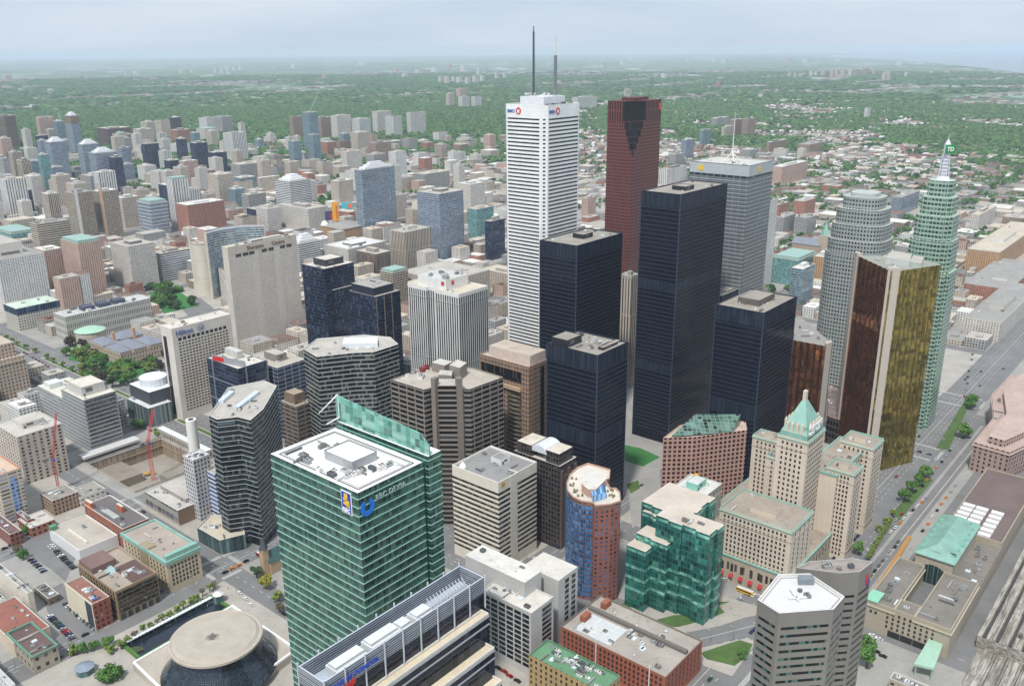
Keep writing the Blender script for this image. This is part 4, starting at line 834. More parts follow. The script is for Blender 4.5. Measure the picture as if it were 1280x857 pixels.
# 16 curved blue glass and brick condominium
z = 72; V = lambda x, y: at(x, y, z)
arc = [V(x, y) for x, y in ((749, 582), (735, 578), (722, 583), (712, 592), (708, 603), (709, 612), (716, 620), (727, 625), (741, 627))]
rest = [V(x, y) for x, y in ((744, 631), (764, 629), (776, 625), (775, 614), (770, 609), (763, 609), (757, 599), (762, 597), (763, 586))]
root = empty('condominium_tower', cen(arc+rest)); tag(root, 'curved blue glass and red brick condominium with planted roof terrace', 'apartment tower')
cb = glazing((66, 116, 168), 1.6, .5, (104, 150, 194), .3, frame=(110, 140, 170)); bk = facade((140, 84, 68), (70, 104, 140), 3.4, 3.1, .46, .5, gm=.3, light=(44, 50, 60), lightp=.35, streak=.08, wallr=.8)
full = ccw(arc+rest); o = B(); o.poly = full; o.root = root; FOOT.append(full); mb = MB(); mb.prism(full, 0, z-1, 0, 1, top=False); mb.prism(inset(full, .2), z-2, z-1.2, 1, 1); kid(mb, 'brick_wall', [bk, roofmat((206, 198, 186), .3)], root)
q = inset(full, .5); mb = MB()
for i in range(len(full)): j = (i+1) % len(full); mb.prism([full[i], full[j], q[j], q[i]], z-3.4, z, 0, 0, bottom=True)
kid(mb, 'parapet', plain((186, 150, 132), .7), root)
arcq = [p+(p-cen(full)).normalized()*.35 for p in arc[2:9]]; arci = [p-(p-cen(full)).normalized()*.5 for p in arc[2:9]]
first = None
for k in range(21):
    if first is None:
        mb = MB()
        u = 0
        for i in range(len(arcq)-1):
            a, b2 = arcq[i], arcq[i+1]; l = (b2-a).length; mb.face([(a.x, a.y, 0), (b2.x, b2.y, 0), (b2.x, b2.y, 2.3), (a.x, a.y, 2.3)], 0, [(u, 0), (u+l, 0), (u+l, 2.3), (u, 2.3)]); u += l
            c, d = arci[i], arci[i+1]; mb.face([(a.x, a.y, 2.3), (b2.x, b2.y, 2.3), (d.x, d.y, 2.3), (c.x, c.y, 2.3)]); mb.face([(c.x, c.y, 0), (d.x, d.y, 0), (b2.x, b2.y, 0), (a.x, a.y, 0)])
        first = kid(mb, 'window_band', cb, root); first.location = (0, 0, 3)
    else: dupkid(first, root, 3+k*3.15)
mb = MB(); mb.prism(polypx([(727, 596), (737, 590), (752, 590), (757, 600), (745, 612), (735, 612), (727, 605)], z+4), z-1, z+4.5, 0, 1); kid(mb, 'penthouse', [plain((186, 150, 132), .7), roofmat((204, 200, 192))], root)
mb = MB(); mb.prism(polypx([(737, 611), (755, 606), (758, 617), (741, 622)], z+2), z-1, z+3.4, 0, 0); kid(mb, 'glass_pavilion', glazing((110, 160, 210), 1.2, .3), root)
PL = plain((120, 108, 70), .95, var=.4, scale=1)
for x, y in ((718, 596), (716, 604), (719, 612), (725, 617), (763, 612), (765, 618)):
    p = V(x, y); mb = MB()
    for k in range(5): a = RNG.random()*6; mb.tube((p.x+1.6*math.cos(a), p.y+1.6*math.sin(a), z-1.2), (p.x+1.6*math.cos(a), p.y+1.6*math.sin(a), z+.3), .9, .3, 6)
    kid(mb, 'roof_planting', PL, root)
# 17 faceted green glass building with stepped roofs
GZ = facade((56, 112, 102), (42, 112, 104), 2.2, 3.9, .93, .86, gm=.5, light=(110, 180, 160), lightp=.07, tilt=.06, streak=.04, wallr=.3)
GZL = glazing((110, 176, 160), 2.2, .4, (160, 220, 205), .3, frame=(120, 170, 156))
z = 60; r0 = rect(888, 668, 66, 822, 904)
root = empty('faceted_glass_building', cen(r0)); tag(root, 'emerald glass building in zigzag tiers with flat beige roofs stepping down', 'office building')
def tier(px_, py_, z, xl, xr, maxd=None, k=None):
    r = rect(px_, py_, z, xl, xr, maxd=maxd); FOOT.append(r); out = []
    for i in range(4):
        a, b = r[i], r[(i+1) % 4]; m_ = max(1, int((b-a).length/8))
        for j in range(m_):
            p, q = a+(b-a)*(j/m_), a+(b-a)*((j+1)/m_); d = (q-p); n = Vector((d.y, -d.x)).normalized(); out += [p+n*(1.1 if j % 2 else -.2), q+n*(1.1 if j % 2 else -.2)] if i in (0, 3) else [p]
    mb = MB(); mb.prism(out, 0, z, 0, 1, top=True); kid(mb, 'glass_tier', [GZ, roofmat((196, 184, 170), .2)], root)
    for z0 in (13, 21, 29, z-3.2):
        mb = MB(); n_ = len(out); u = 0
        for i in range(n_):
            a, b = out[i], out[(i+1) % n_]; d = (b-a).normalized(); o = Vector((d.y, -d.x))
            if (b-a).length > .5: mb.prism([a+o*.12, b+o*.12, b-o*.3, a-o*.3], z0, z0+1.9, 0, 0, bottom=True)
        kid(mb, 'light_glass_band', GZL, root)
    return r
tier(888, 668, 64, 820, 904); r = tier(860, 647, 60, 802, 893); tier(846, 654, 55, 803, 862); tier(835, 681, 49, 795, 848); tier(807, 690, 44, 783, 818); tier(862, 659, 50, 848, 872)
clutter(root, r0, 64.5, 4, 2)
# 18 pink stone office with raked glass roof
z = 58; V = lambda x, y: at(x, y, z)
PP = ccw([V(829, 547), V(868, 546), V(905, 541), V(934, 537), V(932, 526), V(864, 528), V(850, 531)])
PK = facade((178, 142, 128), (62, 36, 34), 3.8, 3.7, .6, .6, gm=.25, light=(90, 60, 54), lightp=.15, streak=.08)
b = foot(bld('pink_stone_office', 'pink stone office block with a raked green glass roof beside the black towers', PP, 58, PK, roofmat((196, 176, 160)), parm=plain((204, 172, 156), .7)))
mb = MB(); P1, P2, P3, P4_ = V(838, 546), V(915, 540), V(925, 529), V(868, 529)
mb.face([(P1.x, P1.y, 58.3), (P2.x, P2.y, 58.3), (P3.x, P3.y, 66), (P4_.x, P4_.y, 66)]); mb.face([(P4_.x, P4_.y, 66), (P3.x, P3.y, 66), (P3.x, P3.y, 57), (P4_.x, P4_.y, 57)]); mb.face([(P2.x, P2.y, 58.3), (P3.x, P3.y, 57), (P3.x, P3.y, 66)]); mb.face([(P1.x, P1.y, 58.3), (P4_.x, P4_.y, 66), (P4_.x, P4_.y, 57)])
kid(mb, 'raked_skylight', facade((112, 136, 122), (92, 122, 110), 3.4, 3.4, .86, .86, light=(40, 50, 50), lightp=.2, gm=.3), b.root)
r = rect(878, 623, 46, 838, 903); b = foot(bld('white_office', 'small white office block with a teal rooftop room beside the pink stone office', r, 46, facade((214, 214, 208), (60, 66, 66), 2.2, 20, .5, .9), roofmat((206, 206, 200)), n=3, ph=[(.3, .75, .35, .7, 5, plain((136, 196, 178), .5))]))
mb = MB(); p = sub(r, .85, .85, .75, .75)[0]; mb.box(p, 5, 3, 45, 48.5); kid(mb, 'yellow_unit', plain((214, 160, 40), .5), b.root)
# 19 cruciform grey octagon tower, bottom right, and its curved neighbour
z = 122; V = lambda x, y: at(x, y, z)
CT = facade((128, 124, 118), (128, 124, 118), 3, 3.8, 0, 0, streak=.06, wallr=.45); oc = ccw([V(947, 749), V(974, 766), V(1042, 761), V(1056, 745), V(1012, 716), V(973, 717)])
b = foot(bld('hexagonal_tower', 'grey six-sided tower with a ribbed white roof and thin black window slots', oc, z, CT, plain((206, 204, 202), .5, var=.06), parm=plain((216, 212, 208), .5), n=0, par=1.2))
bands(b, glazing((26, 30, 30), 1.4, .5, (90, 130, 120), .25), 6, z-7, 3.8, 1.25, .07, margins=1.4)
rail(b.root, oc, z-1.2, plain((160, 158, 154), .5), d=1.4)
mb = MB(); s4 = polypx([(997, 722), (1016, 722), (1018, 728), (998, 728)], z); mb.prism(s4, z-1.2, z+1.6, 0, 0); kid(mb, 'roof_hatch', plain((120, 128, 132), .4), b.root); clutter(b.root, inset(oc, 7), z-1.2, 5, 3)
z = 128; pl = ccw([V(992, 705), V(1000, 713), V(1030, 716), V(1068, 712), V(1090, 702), V(1060, 697), V(1010, 699)]) if False else ccw([at(x, y, 118) for x, y in ((995, 709), (1050, 716), (1075, 714), (1091, 702), (1066, 697), (1012, 701))])
b = foot(bld('curved_grey_tower', 'grey tower with a curved back standing directly behind the hexagonal tower', pl, 118, CT, roofmat((150, 140, 132)), parm=plain((170, 166, 160), .5), n=3))
bands(b, glazing((30, 32, 34), 1.4, .4), 6, 106, 3.8, 1.2, .07, margins=1.2)
d = (pl[1]-pl[0]); k = max(range(len(pl)), key=lambda i: proj(*pl[i], 118)[0]); p = pl[k]; dd = (pl[k]-pl[k-1]).normalized()
mb = MB(); plaque(mb, p-dd*4.5, dd, 108, 113, 0, 1.6, .3, .2); kid(mb, 'red_sign', RED, b.root); mb = MB(); plaque(mb, p-dd*3.2, dd, 106.5, 110, 0, 1.6, .3, .2); kid(mb, 'blue_sign', BLUE, b.root)
# 20 terraced bank office, bottom
r = rect(404, 853, 140, 373, 605); e1 = (r[1]-r[0]).normalized(); n1 = (r[3]-r[0]).normalized(); wE = (r[1]-r[0]).length; wN = (r[3]-r[0]).length
root = empty('terraced_office', cen(r)); tag(root, 'long office block with an open steel roof frame, silver fins and cream terraces below', 'office tower'); FOOT.append([r[0]-n1*26, r[1]-n1*26, r[2], r[3]])
LV = facade((160, 166, 174), (74, 80, 90), 30, 1.0, 1.0, .5, gm=.3, wallr=.35, streak=.03); NVY = glazing((24, 30, 46), 3.4, .4, (46, 52, 70), .3, ph=4)
mb = MB(); mb.prism(r, 0, 133, 0, 1); kid(mb, 'wall', [NVY, roofmat((176, 186, 198), .3)], root)
q = inset(r, .5); mb = MB()
for i in range(4): j = (i+1) % 4; mb.prism([r[i], r[j], q[j], q[i]], 131.5, 140, 0, 1, bottom=True)
kid(mb, 'louvre_screen', [LV, plain((186, 192, 200), .4)], root)
nf = 9
for i in range(nf+1):
    for s_, o_ in ((0, -.4), (1, .4)):
        p = r[0]+e1*wE*i/nf+n1*(wN*s_+o_); mb = MB(); mb.box(p, .45, .45, 126 if s_ == 0 else 131, 141.2); kid(mb, 'frame_post', plain((196, 200, 206), .4), root)
for x0, x1, h, mm in ((.1, .27, 4.5, 1), (.3, .47, 4.8, 1), (.48, .55, 4, 0), (.58, .68, 4, 0)):
    s4 = sub(r, x0, x1, .22, .7); mb = MB(); mb.prism(s4, 133, 133+h, 0, 0); d2 = sub(r, x0+.005, x1-.005, .3, .62); mb.prism(d2, 133+h, 133+h+1.2, 0, 0); kid(mb, 'cooling_plant', plain((206, 208, 208), .45, var=.1), root)
    if mm:
        mb = MB()
        for k in range(9): plaque(mb, s4[0]+e1*(x1-x0)*wE*(k+.5)/9.5, e1, 133.6, 136.4, 0, .9, .08, .06)
        kid(mb, 'vent_slots', plain((60, 62, 64), .5), root)
mb = MB()
for k in range(12):
    a = r[0]+e1*wE*(.7+k*.022)+n1*wN*.2; b2 = r[0]+e1*wE*(.7+(k+1)*.022)+n1*wN*.75; mb.tube((a.x, a.y, 133), (b2.x, b2.y, 137.5), .22, .22, 4); mb.tube((b2.x, b2.y, 133), (a.x, a.y, 137.5), .22, .22, 4)
kid(mb, 'steel_truss', plain((180, 182, 186), .4), root)
for k, (dn, zt) in enumerate(((4.0, 126), (8.6, 113), (13.2, 100), (17.8, 87))):
    t4 = [r[0]-n1*dn-e1*0, r[1]-n1*dn-e1*(3+k), r[1]-n1*(dn-7)-e1*(3+k), r[0]-n1*(dn-7)] if k else [r[0]-n1*dn, r[1]-n1*dn-e1*2, r[1]-e1*2, r[0]]
    mb = MB(); mb.prism(t4, 0, zt-1, 0, 1, top=False); mb.prism(inset(t4, .4), zt-1.6, zt-1.2, 1, 1)
    for i in range(4): j = (i+1) % 4; qq = inset(t4, .5); mb.prism([t4[i], t4[j], qq[j], qq[i]], zt-1.2, zt, 2, 2, bottom=True)
    kid(mb, 'terrace', [NVY, roofmat((206, 192, 166), .2), plain((214, 208, 196), .5)], root)
    for q_ in (zt-1.8, zt-5.4): mb = MB(); plaque(mb, t4[0], e1, q_, q_+.6, 0, (t4[1]-t4[0]).length, .3, .3); kid(mb, 'silver_rail', plain((186, 190, 196), .35, .4), root)
text(root, 'Bank of America', r[0]+e1*1.5, e1, 135.6, 3.3, plain((20, 70, 190), .4), 1.0, bold=.02); mb = MB(); p = r[0]+e1*8-n1*.9
for k in range(5): plaque(mb, p+e1*k*1.0, e1, 131.5+k*.25, 134.3+k*.2, 0, .7, .2, .2)
kid(mb, 'flag_logo', RED, root)
# 21 white office, brick block and green-roofed block at the bottom
r = rect(664, 766, 43, 602, 692); WO = facade((186, 184, 180), (186, 184, 180), 6, 3.4, 0, 0, streak=.05); root_w = None
b = foot(bld('white_office', 'grey-white office block with big dark square windows, red brick block beside it', r, 43, WO, roofmat((206, 200, 190)), n=9, ph=[(.05, .4, .6, .9, 1.2)]))
sp = [(r[3], r[0], 5, 41, 6, 11, 4.8, 2.2, .8, 1.0), (r[0], r[1], 5, 41, 4, 11, 2.0, 2.2, 10, 2)]
s4 = sub(r, .5, 1.25, .35, 1.6); mb = MB(); mb.prism(s4, 0, 52, 0, 1); kid(mb, 'stair_tower', [WO, roofmat((210, 206, 198))], b.root); clutter(b.root, s4, 52, 3, 2)
r2 = rect(698, 742, 38, 655, 722); mb = MB(); mb.prism(r2, 0, 47, 0, 1); kid(mb, 'rear_wing', [WO, roofmat((206, 200, 190))], b.root); FOOT.append(r2); sp += [(r2[0], r2[1], 4, 45, 2, 11, 3.6, 2.4, 5, 1)]
windows(b, sp, glazing((26, 30, 36), 2.4, .3, (80, 84, 84), .08))
RBK = facade((156, 86, 62), (156, 86, 62), 3, 3.6, 0, 0, streak=.1, wallr=.9); r = rect(832, 846, 21, 701, 878)
b = foot(bld('brick_warehouse', 'long red brick block with a patched flat roof full of vents', r, 21, RBK, roofmat((164, 156, 146), .7), n=22, big=.9, parm=plain((120, 112, 104), .8), cat='warehouse'))
windows(b, [(r[3], r[0], 3, 20, 24, 5, 1.3, 2.0, 1.5, 1.5), (r[0], r[1], 3, 20, 9, 5, 1.2, 2.0, 1.5, 1.5)], plain((50, 44, 44), .3, var=.3))
mb = MB(); c4 = sub(r, .6, .66, .02, .97); mb.prism(c4, 20, 22.2, 0, 0); kid(mb, 'parapet', plain((110, 104, 98), .8), b.root); c4 = sub(r, .1, .55, .55, .9); mb = MB(); mb.prism(c4, 20, 20.35, 0, 0); kid(mb, 'light_roof_patch', plain((196, 198, 198), .8), b.root)
for u, v in ((.3, .93), (.75, .9)): mb = MB(); mb.prism(sub(r, u, u+.16, v-.05, v), 20, 24, 0, 0); kid(mb, 'brick_hut', plain((150, 90, 70), .9), b.root)
for t_ in (.36, .86): mb = MB(); p = mid(r[3], r[0], t_); mb.tube((p.x-.4*E0.x, p.y-.4*E0.y, 0), (p.x-.4*E0.x, p.y-.4*E0.y, 24), .35, .35, 6); kid(mb, 'flue_pipe', W_WHITE, b.root)
r = rect(686, 882, 40, 661, 745); r = [at(661, 826, 32), at(700, 872, 32)]; 
A, Bq, Cq = at(661, 817, 30), at(782, 862, 30), at(700, 791, 30)
gz = [A, A-N0*48, A-N0*48+E0*17, A+E0*17]
b = foot(bld('green_roof_block', 'yellow-brick block with a mottled green flat roof crowded with air handlers', gz, 30, facade((178, 152, 104), (60, 50, 44), 3.4, 3.6, .42, .55, gm=.2, streak=.12), roofmat((98, 138, 104), .6), n=26, big=.9, parm=plain((96, 128, 100), .8), cat='warehouse'))
# 22 union station: long stone range, great hall vault, copper roof
US = facade((164, 153, 134), (164, 153, 134), 5, 5, 0, 0, streak=.1, wallr=.85); UR = roofmat((124, 118, 110), .6)
z = 19; us = rect(1189, 789, z, 1083, 1232); wE = 250; us = [us[0], us[0]+E0*62, us[0]+E0*62+N0*(us[3]-us[0]).length, us[3]]
root = empty('railway_station', cen(us)); tag(root, 'long buff stone railway station with great hall under a pale green copper roof', 'railway station'); ub = B(); ub.root = root; ub.poly = us
FOOT.append([us[0], us[1]+E0*190, us[2]+E0*190, us[3]])
def ublock(p, z0, z1, roof=UR, name='wing_wall', cor=True):
    mb = MB(); mb.prism(p, z0, z1, 0, 0, top=False); q = inset(p, .7)
    for i in range(4): j = (i+1) % 4; mb.prism([p[i], p[j], q[j], q[i]], z1, z1+1, 0, 0)
    kid(mb, name, US, root); mb = MB(); mb.prism(q, z1-.4, z1, 0, 0, bottom=True); kid(mb, 'roof', roof, root)
    if cor: mb = MB(); mb.prism(inset(p, -.8), z1-2.6, z1-1.8, 0, 0, bottom=True); kid(mb, 'cornice', plain((176, 166, 146), .8), root)
uL = (us[3]-us[0]).length
ublock(sub(us, 0, 1, 0, .42), 0, z); ublock(sub(us, 0, 1, .66, 1), 0, z); ublock(sub(us, 0, .22, .42, .66), 0, z, cor=False)
mb = MB(); mb.prism(sub(us, .22, 1, .42, .66), 0, 8, 0, 0); kid(mb, 'light_court', plain((110, 112, 110), .8), root)
clutter(root, sub(us, .1, .9, .05, .4), z, 8, 12, 1.3); clutter(root, sub(us, .1, .9, .7, .97), z, 6, 13, 1.3); clutter(root, sub(us, .05, .2, .05, .95), z, 5, 14, 1.1)
gh = [us[1]+N0*uL*.33, us[1]+E0*62+N0*uL*.33, us[1]+E0*62+N0*uL*.80, us[1]+N0*uL*.80]
mb = MB(); mb.prism(gh, 0, 27, 0, 0); kid(mb, 'great_hall', US, root)
mb = MB(); o_ = inset(gh, -1.2); ri = sub(gh, .12, .88, .48, .52); mb.prism(o_, 27, 27.6, 0, 0, bottom=True); mb.prism(o_, 27.6, 34, 0, 0, polyt=ri); kid(mb, 'copper_roof', plain((126, 164, 150), .6, var=.2, scale=.12), root)
for k in range(6):
    for v_ in (.1, .9):
        p = sub(gh, .12+k*.14, .12+k*.14, v_, v_)[0]; mb = MB(); mb.box(p, 3, 3, 27.5, 29.6); kid(mb, 'roof_vent', plain((110, 168, 148), .6), root)
for u, v, w1, h1 in ((.06, .5, 2.5, 5), (.1, .58, 2.5, 5), (.12, .2, 1, 8), (.9, .3, 1, 7), (.85, .8, 7, 1)):
    p = sub(gh, u, u, v, v)[0]; mb = MB(); mb.box(p, w1, h1, 28, 30.5); kid(mb, 'roof_panel', plain((74, 88, 84), .5), root)
mb = MB(); ac = sub(gh, 0, 0, .5, .5)[0]; d = -N0; nO = -E0; pts = [(-9, 8), (9, 8)]+[(9*math.cos(x*math.pi/12), 14+8*math.sin(x*math.pi/12)) for x in range(13)]
mb.face([((ac+d*u+nO*.15).x, (ac+d*u+nO*.15).y, zz) for u, zz in pts]); kid(mb, 'arched_window', facade((60, 90, 84), (28, 42, 44), 1.6, 2, .8, .8), root)
es = [us[1]+E0*62, us[1]+E0*180, us[2]+E0*180-N0*12, us[2]+E0*62-N0*12]
ublock(es, 0, z, roofmat((110, 94, 90), .4), cor=False)
mb = MB()
for v_ in (.34, .62, .86):
    for k in range(6): p = sub(es, .04+k*.065, .04+k*.065, v_, v_)[0]; m2 = MB(); m2.box(p, 4.4, 8, z, z+1.3); kid(m2, 'skylight', plain((224, 224, 220), .4), root)
low = [us[1]-N0*0, us[1]+E0*62, us[1]+E0*62+N0*uL*.33, us[1]+N0*uL*.33]; mb = MB(); mb.prism(low, 0, 15, 0, 1); kid(mb, 'low_range', [US, UR], root); clutter(root, low, 15, 10, 4, 1.2)
low = [us[2]-N0*uL*.2, us[2]-N0*uL*.2+E0*62, us[2]+E0*62-N0*6, us[2]-N0*6]; mb = MB(); mb.prism(low, 0, 15, 0, 1); kid(mb, 'low_range', [US, UR], root)
mb = MB(); cp = sub(us, -.01, .2, .86, 1.01); mb.prism(cp, z+1, z+1.6, 0, 0, bottom=True); kid(mb, 'copper_corner_roof', plain((134, 190, 164), .6), root)
windows(ub, [(us[3]+(us[0]-us[3])*.22, us[3]+(us[0]-us[3])*.86, 5, 17.5, 9, 4, 1.3, 1.9, 1, 1), (us[3], us[3]+(us[0]-us[3])*.2, 9, 17, 2, 1, 1.4, 2, 2, 2)], HW)
for k in range(4): mb = MB(); plaque(mb, us[3]+(us[0]-us[3])*(.3+k*.15), -N0, .3, 4.4, 0, 7, .25, .2); kid(mb, 'vehicle_entrance', plain((36, 36, 38), .6), root)
# 23 gentle curve public building, pinkish stone
z = 26; pb = polypx([(1217, 552), (1262, 565), (1305, 545), (1330, 470), (1265, 468), (1240, 492), (1243, 520)], z)
b = foot(bld('stone_government_block', 'pinkish stone public building with shallow rooftop courts, across the street from the station', pb, z, facade((166, 142, 132), (66, 52, 50), 4.2, 4, .4, .6, gm=.2, streak=.08), roofmat((178, 156, 146), .3), n=5, cat='public building', big=1.6, parm=plain((196, 176, 162), .7)))
mb = MB(); mb.prism(inset(pb, -.8), z-3, z-2.2, 0, 0, bottom=True); kid(mb, 'cornice', plain((196, 172, 160), .8), b.root)
mb = MB(); mb.prism(inset(pb, 9), z-1, z+5, 0, 1); kid(mb, 'attic_storey', [facade((170, 146, 136), (60, 50, 48), 4, 4, .4, .5), roofmat((182, 160, 150))], b.root)
# 24 train shed and tracks
SHEDM, t, b_ = newmat('weathered shed roof'); g = t.n.new('ShaderNodeNewGeometry'); mp = t.n.new('ShaderNodeMapping'); mp.inputs['Rotation'].default_value = (0, 0, math.radians(-GA)); t.l.new(g.outputs['Position'], mp.inputs[0]); mpb = t.n.new('ShaderNodeMapping'); mpb.inputs['Scale'].default_value = (.035, .42, 1); t.l.new(mp.outputs[0], mpb.inputs[0]); mp = mpb
f = t.noise(mp.outputs[0], 1, 6, .75); f2 = t.noise(g.outputs['Position'], .07, 5, .7)
t.l.new(t.mix(t.rng(f2, .5, .62, 0, .6), t.ramp(f, [(.3, (.03, .028, .025)), (.45, (.2, .18, .15)), (.56, (.42, .4, .35)), (.75, (.6, .57, .5))]), (.16, .13, .1, 1)), b_.inputs['Base Color']); b_.inputs['Roughness'].default_value = .9
ts = enrect(470, 980, 20, 74)
mb = MB(); mb.prism(enrect(520, 1150, 14, 76), 0, 9, 0, 0); o = mb.build('train_shed', [SHEDM]); FOOT.append(enrect(500, 1150, 10, 78))
tr = empty('train_shed', en(800, 45)); tag(tr, 'long low train shed roof with parallel smoke slots and pale weathered slabs', 'train shed'); o.parent = tr; o.matrix_parent_inverse = Matrix.Translation(-Vector(tr.location)); o.name = 'shed_roof'
for k in range(9):
    mb = MB(); mb.prism(enrect(520, 1150, 17+k*6.8, 18.6+k*6.8), 9, 9.9, 0, 0); kid(mb, 'smoke_slot', plain((64, 60, 58), .8, var=.4), tr)
    mb = MB(); mb.prism(enrect(520, 1150, 19.2+k*6.8, 19.8+k*6.8), 9, 10.2, 0, 0); kid(mb, 'roof_kerb', plain((166, 158, 146), .8, var=.4, scale=.2), tr)
for k in range(70): mb = MB(); c_ = en(525+k*8.5, 19+(k*37 % 54)); mb.box(c_, 1.6+k % 3, 2, 9, 10.6+k % 2); kid(mb, 'roof_vent', plain((96, 90, 84), .7), tr)
slab('rail_bed', enrect(120, 520, 10, 74), .05, .5, SHEDM)
RAIL = plain((70, 64, 60), .5, .5)
for k in range(8):
    mb = MB()
    for s_ in (-.75, .75): mb.prism(enrect(120, 520, 16+k*7+s_-.12, 16+k*7+s_+.12), .5, .7)
    q = struct(mb.build('railway_track', RAIL))
b = foot(bld('station_annex', 'small flat-roofed annex with a white parapet beside the station forecourt', rect(1163, 868, 9, 1112, 1168), 9, facade((170, 160, 140), (60, 60, 60), 4, 4, .5, .4), roofmat((128, 124, 118)), n=5, cat='annex'))
cn = polypx([(1143, 827), (1168, 833), (1180, 800), (1163, 793)], 10); mb = MB(); mb.prism(cn, 7.5, 9, 0, 0, bottom=True); p = cen(cn); 
for q in inset(cn, 1): mb.tube((q.x, q.y, .19), (q.x, q.y, 7.5), .3)
tag(mb.build('covered_walkway', plain((158, 190, 168), .6)), 'pale green canopy roof running from the station wall to the annex', 'canopy')
# ---------------------------------------------------------------- left half of the view
def zb(px_, py_, by): return zfrom(px_, py_, by)
# round concert hall: plinth, flared glass skin, disc canopy, sunken pool
root = empty('concert_hall', at(272, 830, 0)); tag(root, 'round concert hall with a pale disc roof and flared dark glass skirt', 'concert hall')
DC = at(270, 794, 26); Rd = (at(331, 770, 26)-at(209, 812, 26)).length/2*.93
pl = px((166, 829), (291, 759), (374, 812), (262, 905)); 
q = ccw([p for p in [at(166, 829, 5), at(291, 757, 5), at(372, 812, 5), at(245, 905, 5)]]); FOOT.append(q)
mb = MB(); mb.prism(q, 0, 5, 0, 0); kid(mb, 'plinth', roofmat((178, 168, 154), .3), root)
mb = MB(); qi = inset(q, 1.2)
for i in range(4): j = (i+1) % 4; mb.prism([q[i], q[j], qi[j], qi[i]], 5, 6.2, 0, 0)
kid(mb, 'plinth_kerb', WHT, root)
GSK = facade((52, 58, 62), (40, 54, 66), 1.25, 1.25, .86, .84, gm=.55, light=(60, 74, 84), lightp=.1, tilt=.03, wallr=.4, streak=.05)
mb = MB(); K = 48; prof = [(Rd*.80, 23.5), (Rd*.84, 20), (Rd*.95, 15), (Rd*1.1, 10), (Rd*1.26, 5.0)]
for a in range(K):
    t0, t1 = 2*math.pi*a/K, 2*math.pi*(a+1)/K
    for (r0, z0), (r1, z1) in zip(prof[1:], prof[:-1]):
        P_ = [(DC.x+r*math.cos(t), DC.y+r*math.sin(t), z) for r, t, z in ((r0, t0, z0), (r0, t1, z0), (r1, t1, z1), (r1, t0, z1))]
        mb.face(P_, 0, [(t0*Rd, z0*1.3), (t1*Rd, z0*1.3), (t1*Rd, z1*1.3), (t0*Rd, z1*1.3)])
kid(mb, 'glass_skirt', GSK, root)
mb = MB(); prof = [(Rd*.9, 23.2), (Rd, 23.8), (Rd*1.0, 25.2), (Rd*.97, 25.5), (Rd*.93, 25.2), (Rd*.86, 26.4), (Rd*.72, 26.7), (Rd*.3, 26.5), (.01, 26.3)]
for a in range(64):
    t0, t1 = 2*math.pi*a/64, 2*math.pi*(a+1)/64
    for (r0, z0), (r1, z1) in zip(prof[:-1], prof[1:]): mb.face([(DC.x+r*math.cos(t), DC.y+r*math.sin(t), z) for r, t, z in ((r0, t0, z0), (r0, t1, z0), (r1, t1, z1), (r1, t0, z1))])
m, t, b_ = newmat('disc roofing'); g = t.n.new('ShaderNodeNewGeometry'); v1 = t.n.new('ShaderNodeVectorMath'); v1.operation = 'DISTANCE'; t.l.new(g.outputs['Position'], v1.inputs[0]); v1.inputs[1].default_value = (DC.x-1.5, DC.y-1.5, 26.3)
dd = t.math('ADD', v1.outputs['Value'], t.math('MULTIPLY', t.noise(g.outputs['Position'], .5, 4, .7), 7.0)); rg = t.math('MULTIPLY', t.math('SINE', t.math('MULTIPLY', v1.outputs['Value'], .55)), .03)
base = t.mix(t.rng(dd, 5.6, 7.4, .9, 0), (.43, .38, .31, 1), (.09, .08, .07, 1)); base = t.mix(1.0, base, t.math('ADD', t.rng(t.noise(g.outputs['Position'], .15, 5, .7), .3, .7, .88, 1.08), rg), 'MULTIPLY'); t.l.new(base, b_.inputs['Base Color']); b_.inputs['Roughness'].default_value = .85
kid(mb, 'disc_canopy', m, root)
mb = MB(); mb.tube((DC.x+Rd*.93, DC.y-Rd*.35, 25.4), (DC.x+Rd*.95, DC.y-Rd*.36, 26.8), .3); kid(mb, 'roof_light', WHT, root)
pool = px((157, 806), (263, 748), (284, 760), (176, 822)); slab('sunken_pool', pool, .19, .22, None or plain((26, 34, 44), .08, name='pool water'))
o_ = ccw(pool); oi = inset(o_, -2.2); mb = MB()
for i in range(4): j = (i+1) % 4; mb.prism([oi[i], oi[j], o_[j], o_[i]], .19, 1.4, 0, 0)
tag(mb.build('clipped_hedge', plain((70, 110, 44), .95, var=.4, scale=.8)), 'clipped green hedge framing the sunken pool beside the concert hall', 'hedge')
a, b2 = at(158, 803, 2), at(265, 747, 2); d = (b2-a).normalized(); n = Vector((-d.y, d.x)); mb = MB(); mb.prism(ccw([a-n*1.2, b2-n*1.2, b2+n*1.2, a+n*1.2]), 2.6, 3.0, 0, 0, bottom=True)
k = 0
while k < (b2-a).length: mb.prism(ccw([a+d*k-n*1.3, a+d*(k+.5)-n*1.3, a+d*(k+.5)+n*1.3, a+d*k+n*1.3]), 3.0, 3.3, 0, 0); k += 2.4
for k in (0.05, .3, .55, .8): p = a+(b2-a)*k; mb.tube((p.x, p.y, .2), (p.x, p.y, 2.6), .25)
tag(mb.build('white_pergola', plain((214, 218, 222), .5)), 'long white slatted pergola along the street edge of the sunken pool', 'pergola')
r0 = at(170, 812, .3); mb = MB(); mb.prism([r0+Vector((5*math.cos(i), 3*math.sin(i))) for i in range(6)], .22, 1.0, 0, 0); tag(mb.build('pool_island', plain((66, 76, 46), .95, var=.4, scale=1)), 'small planted island in the sunken pool', 'planter')
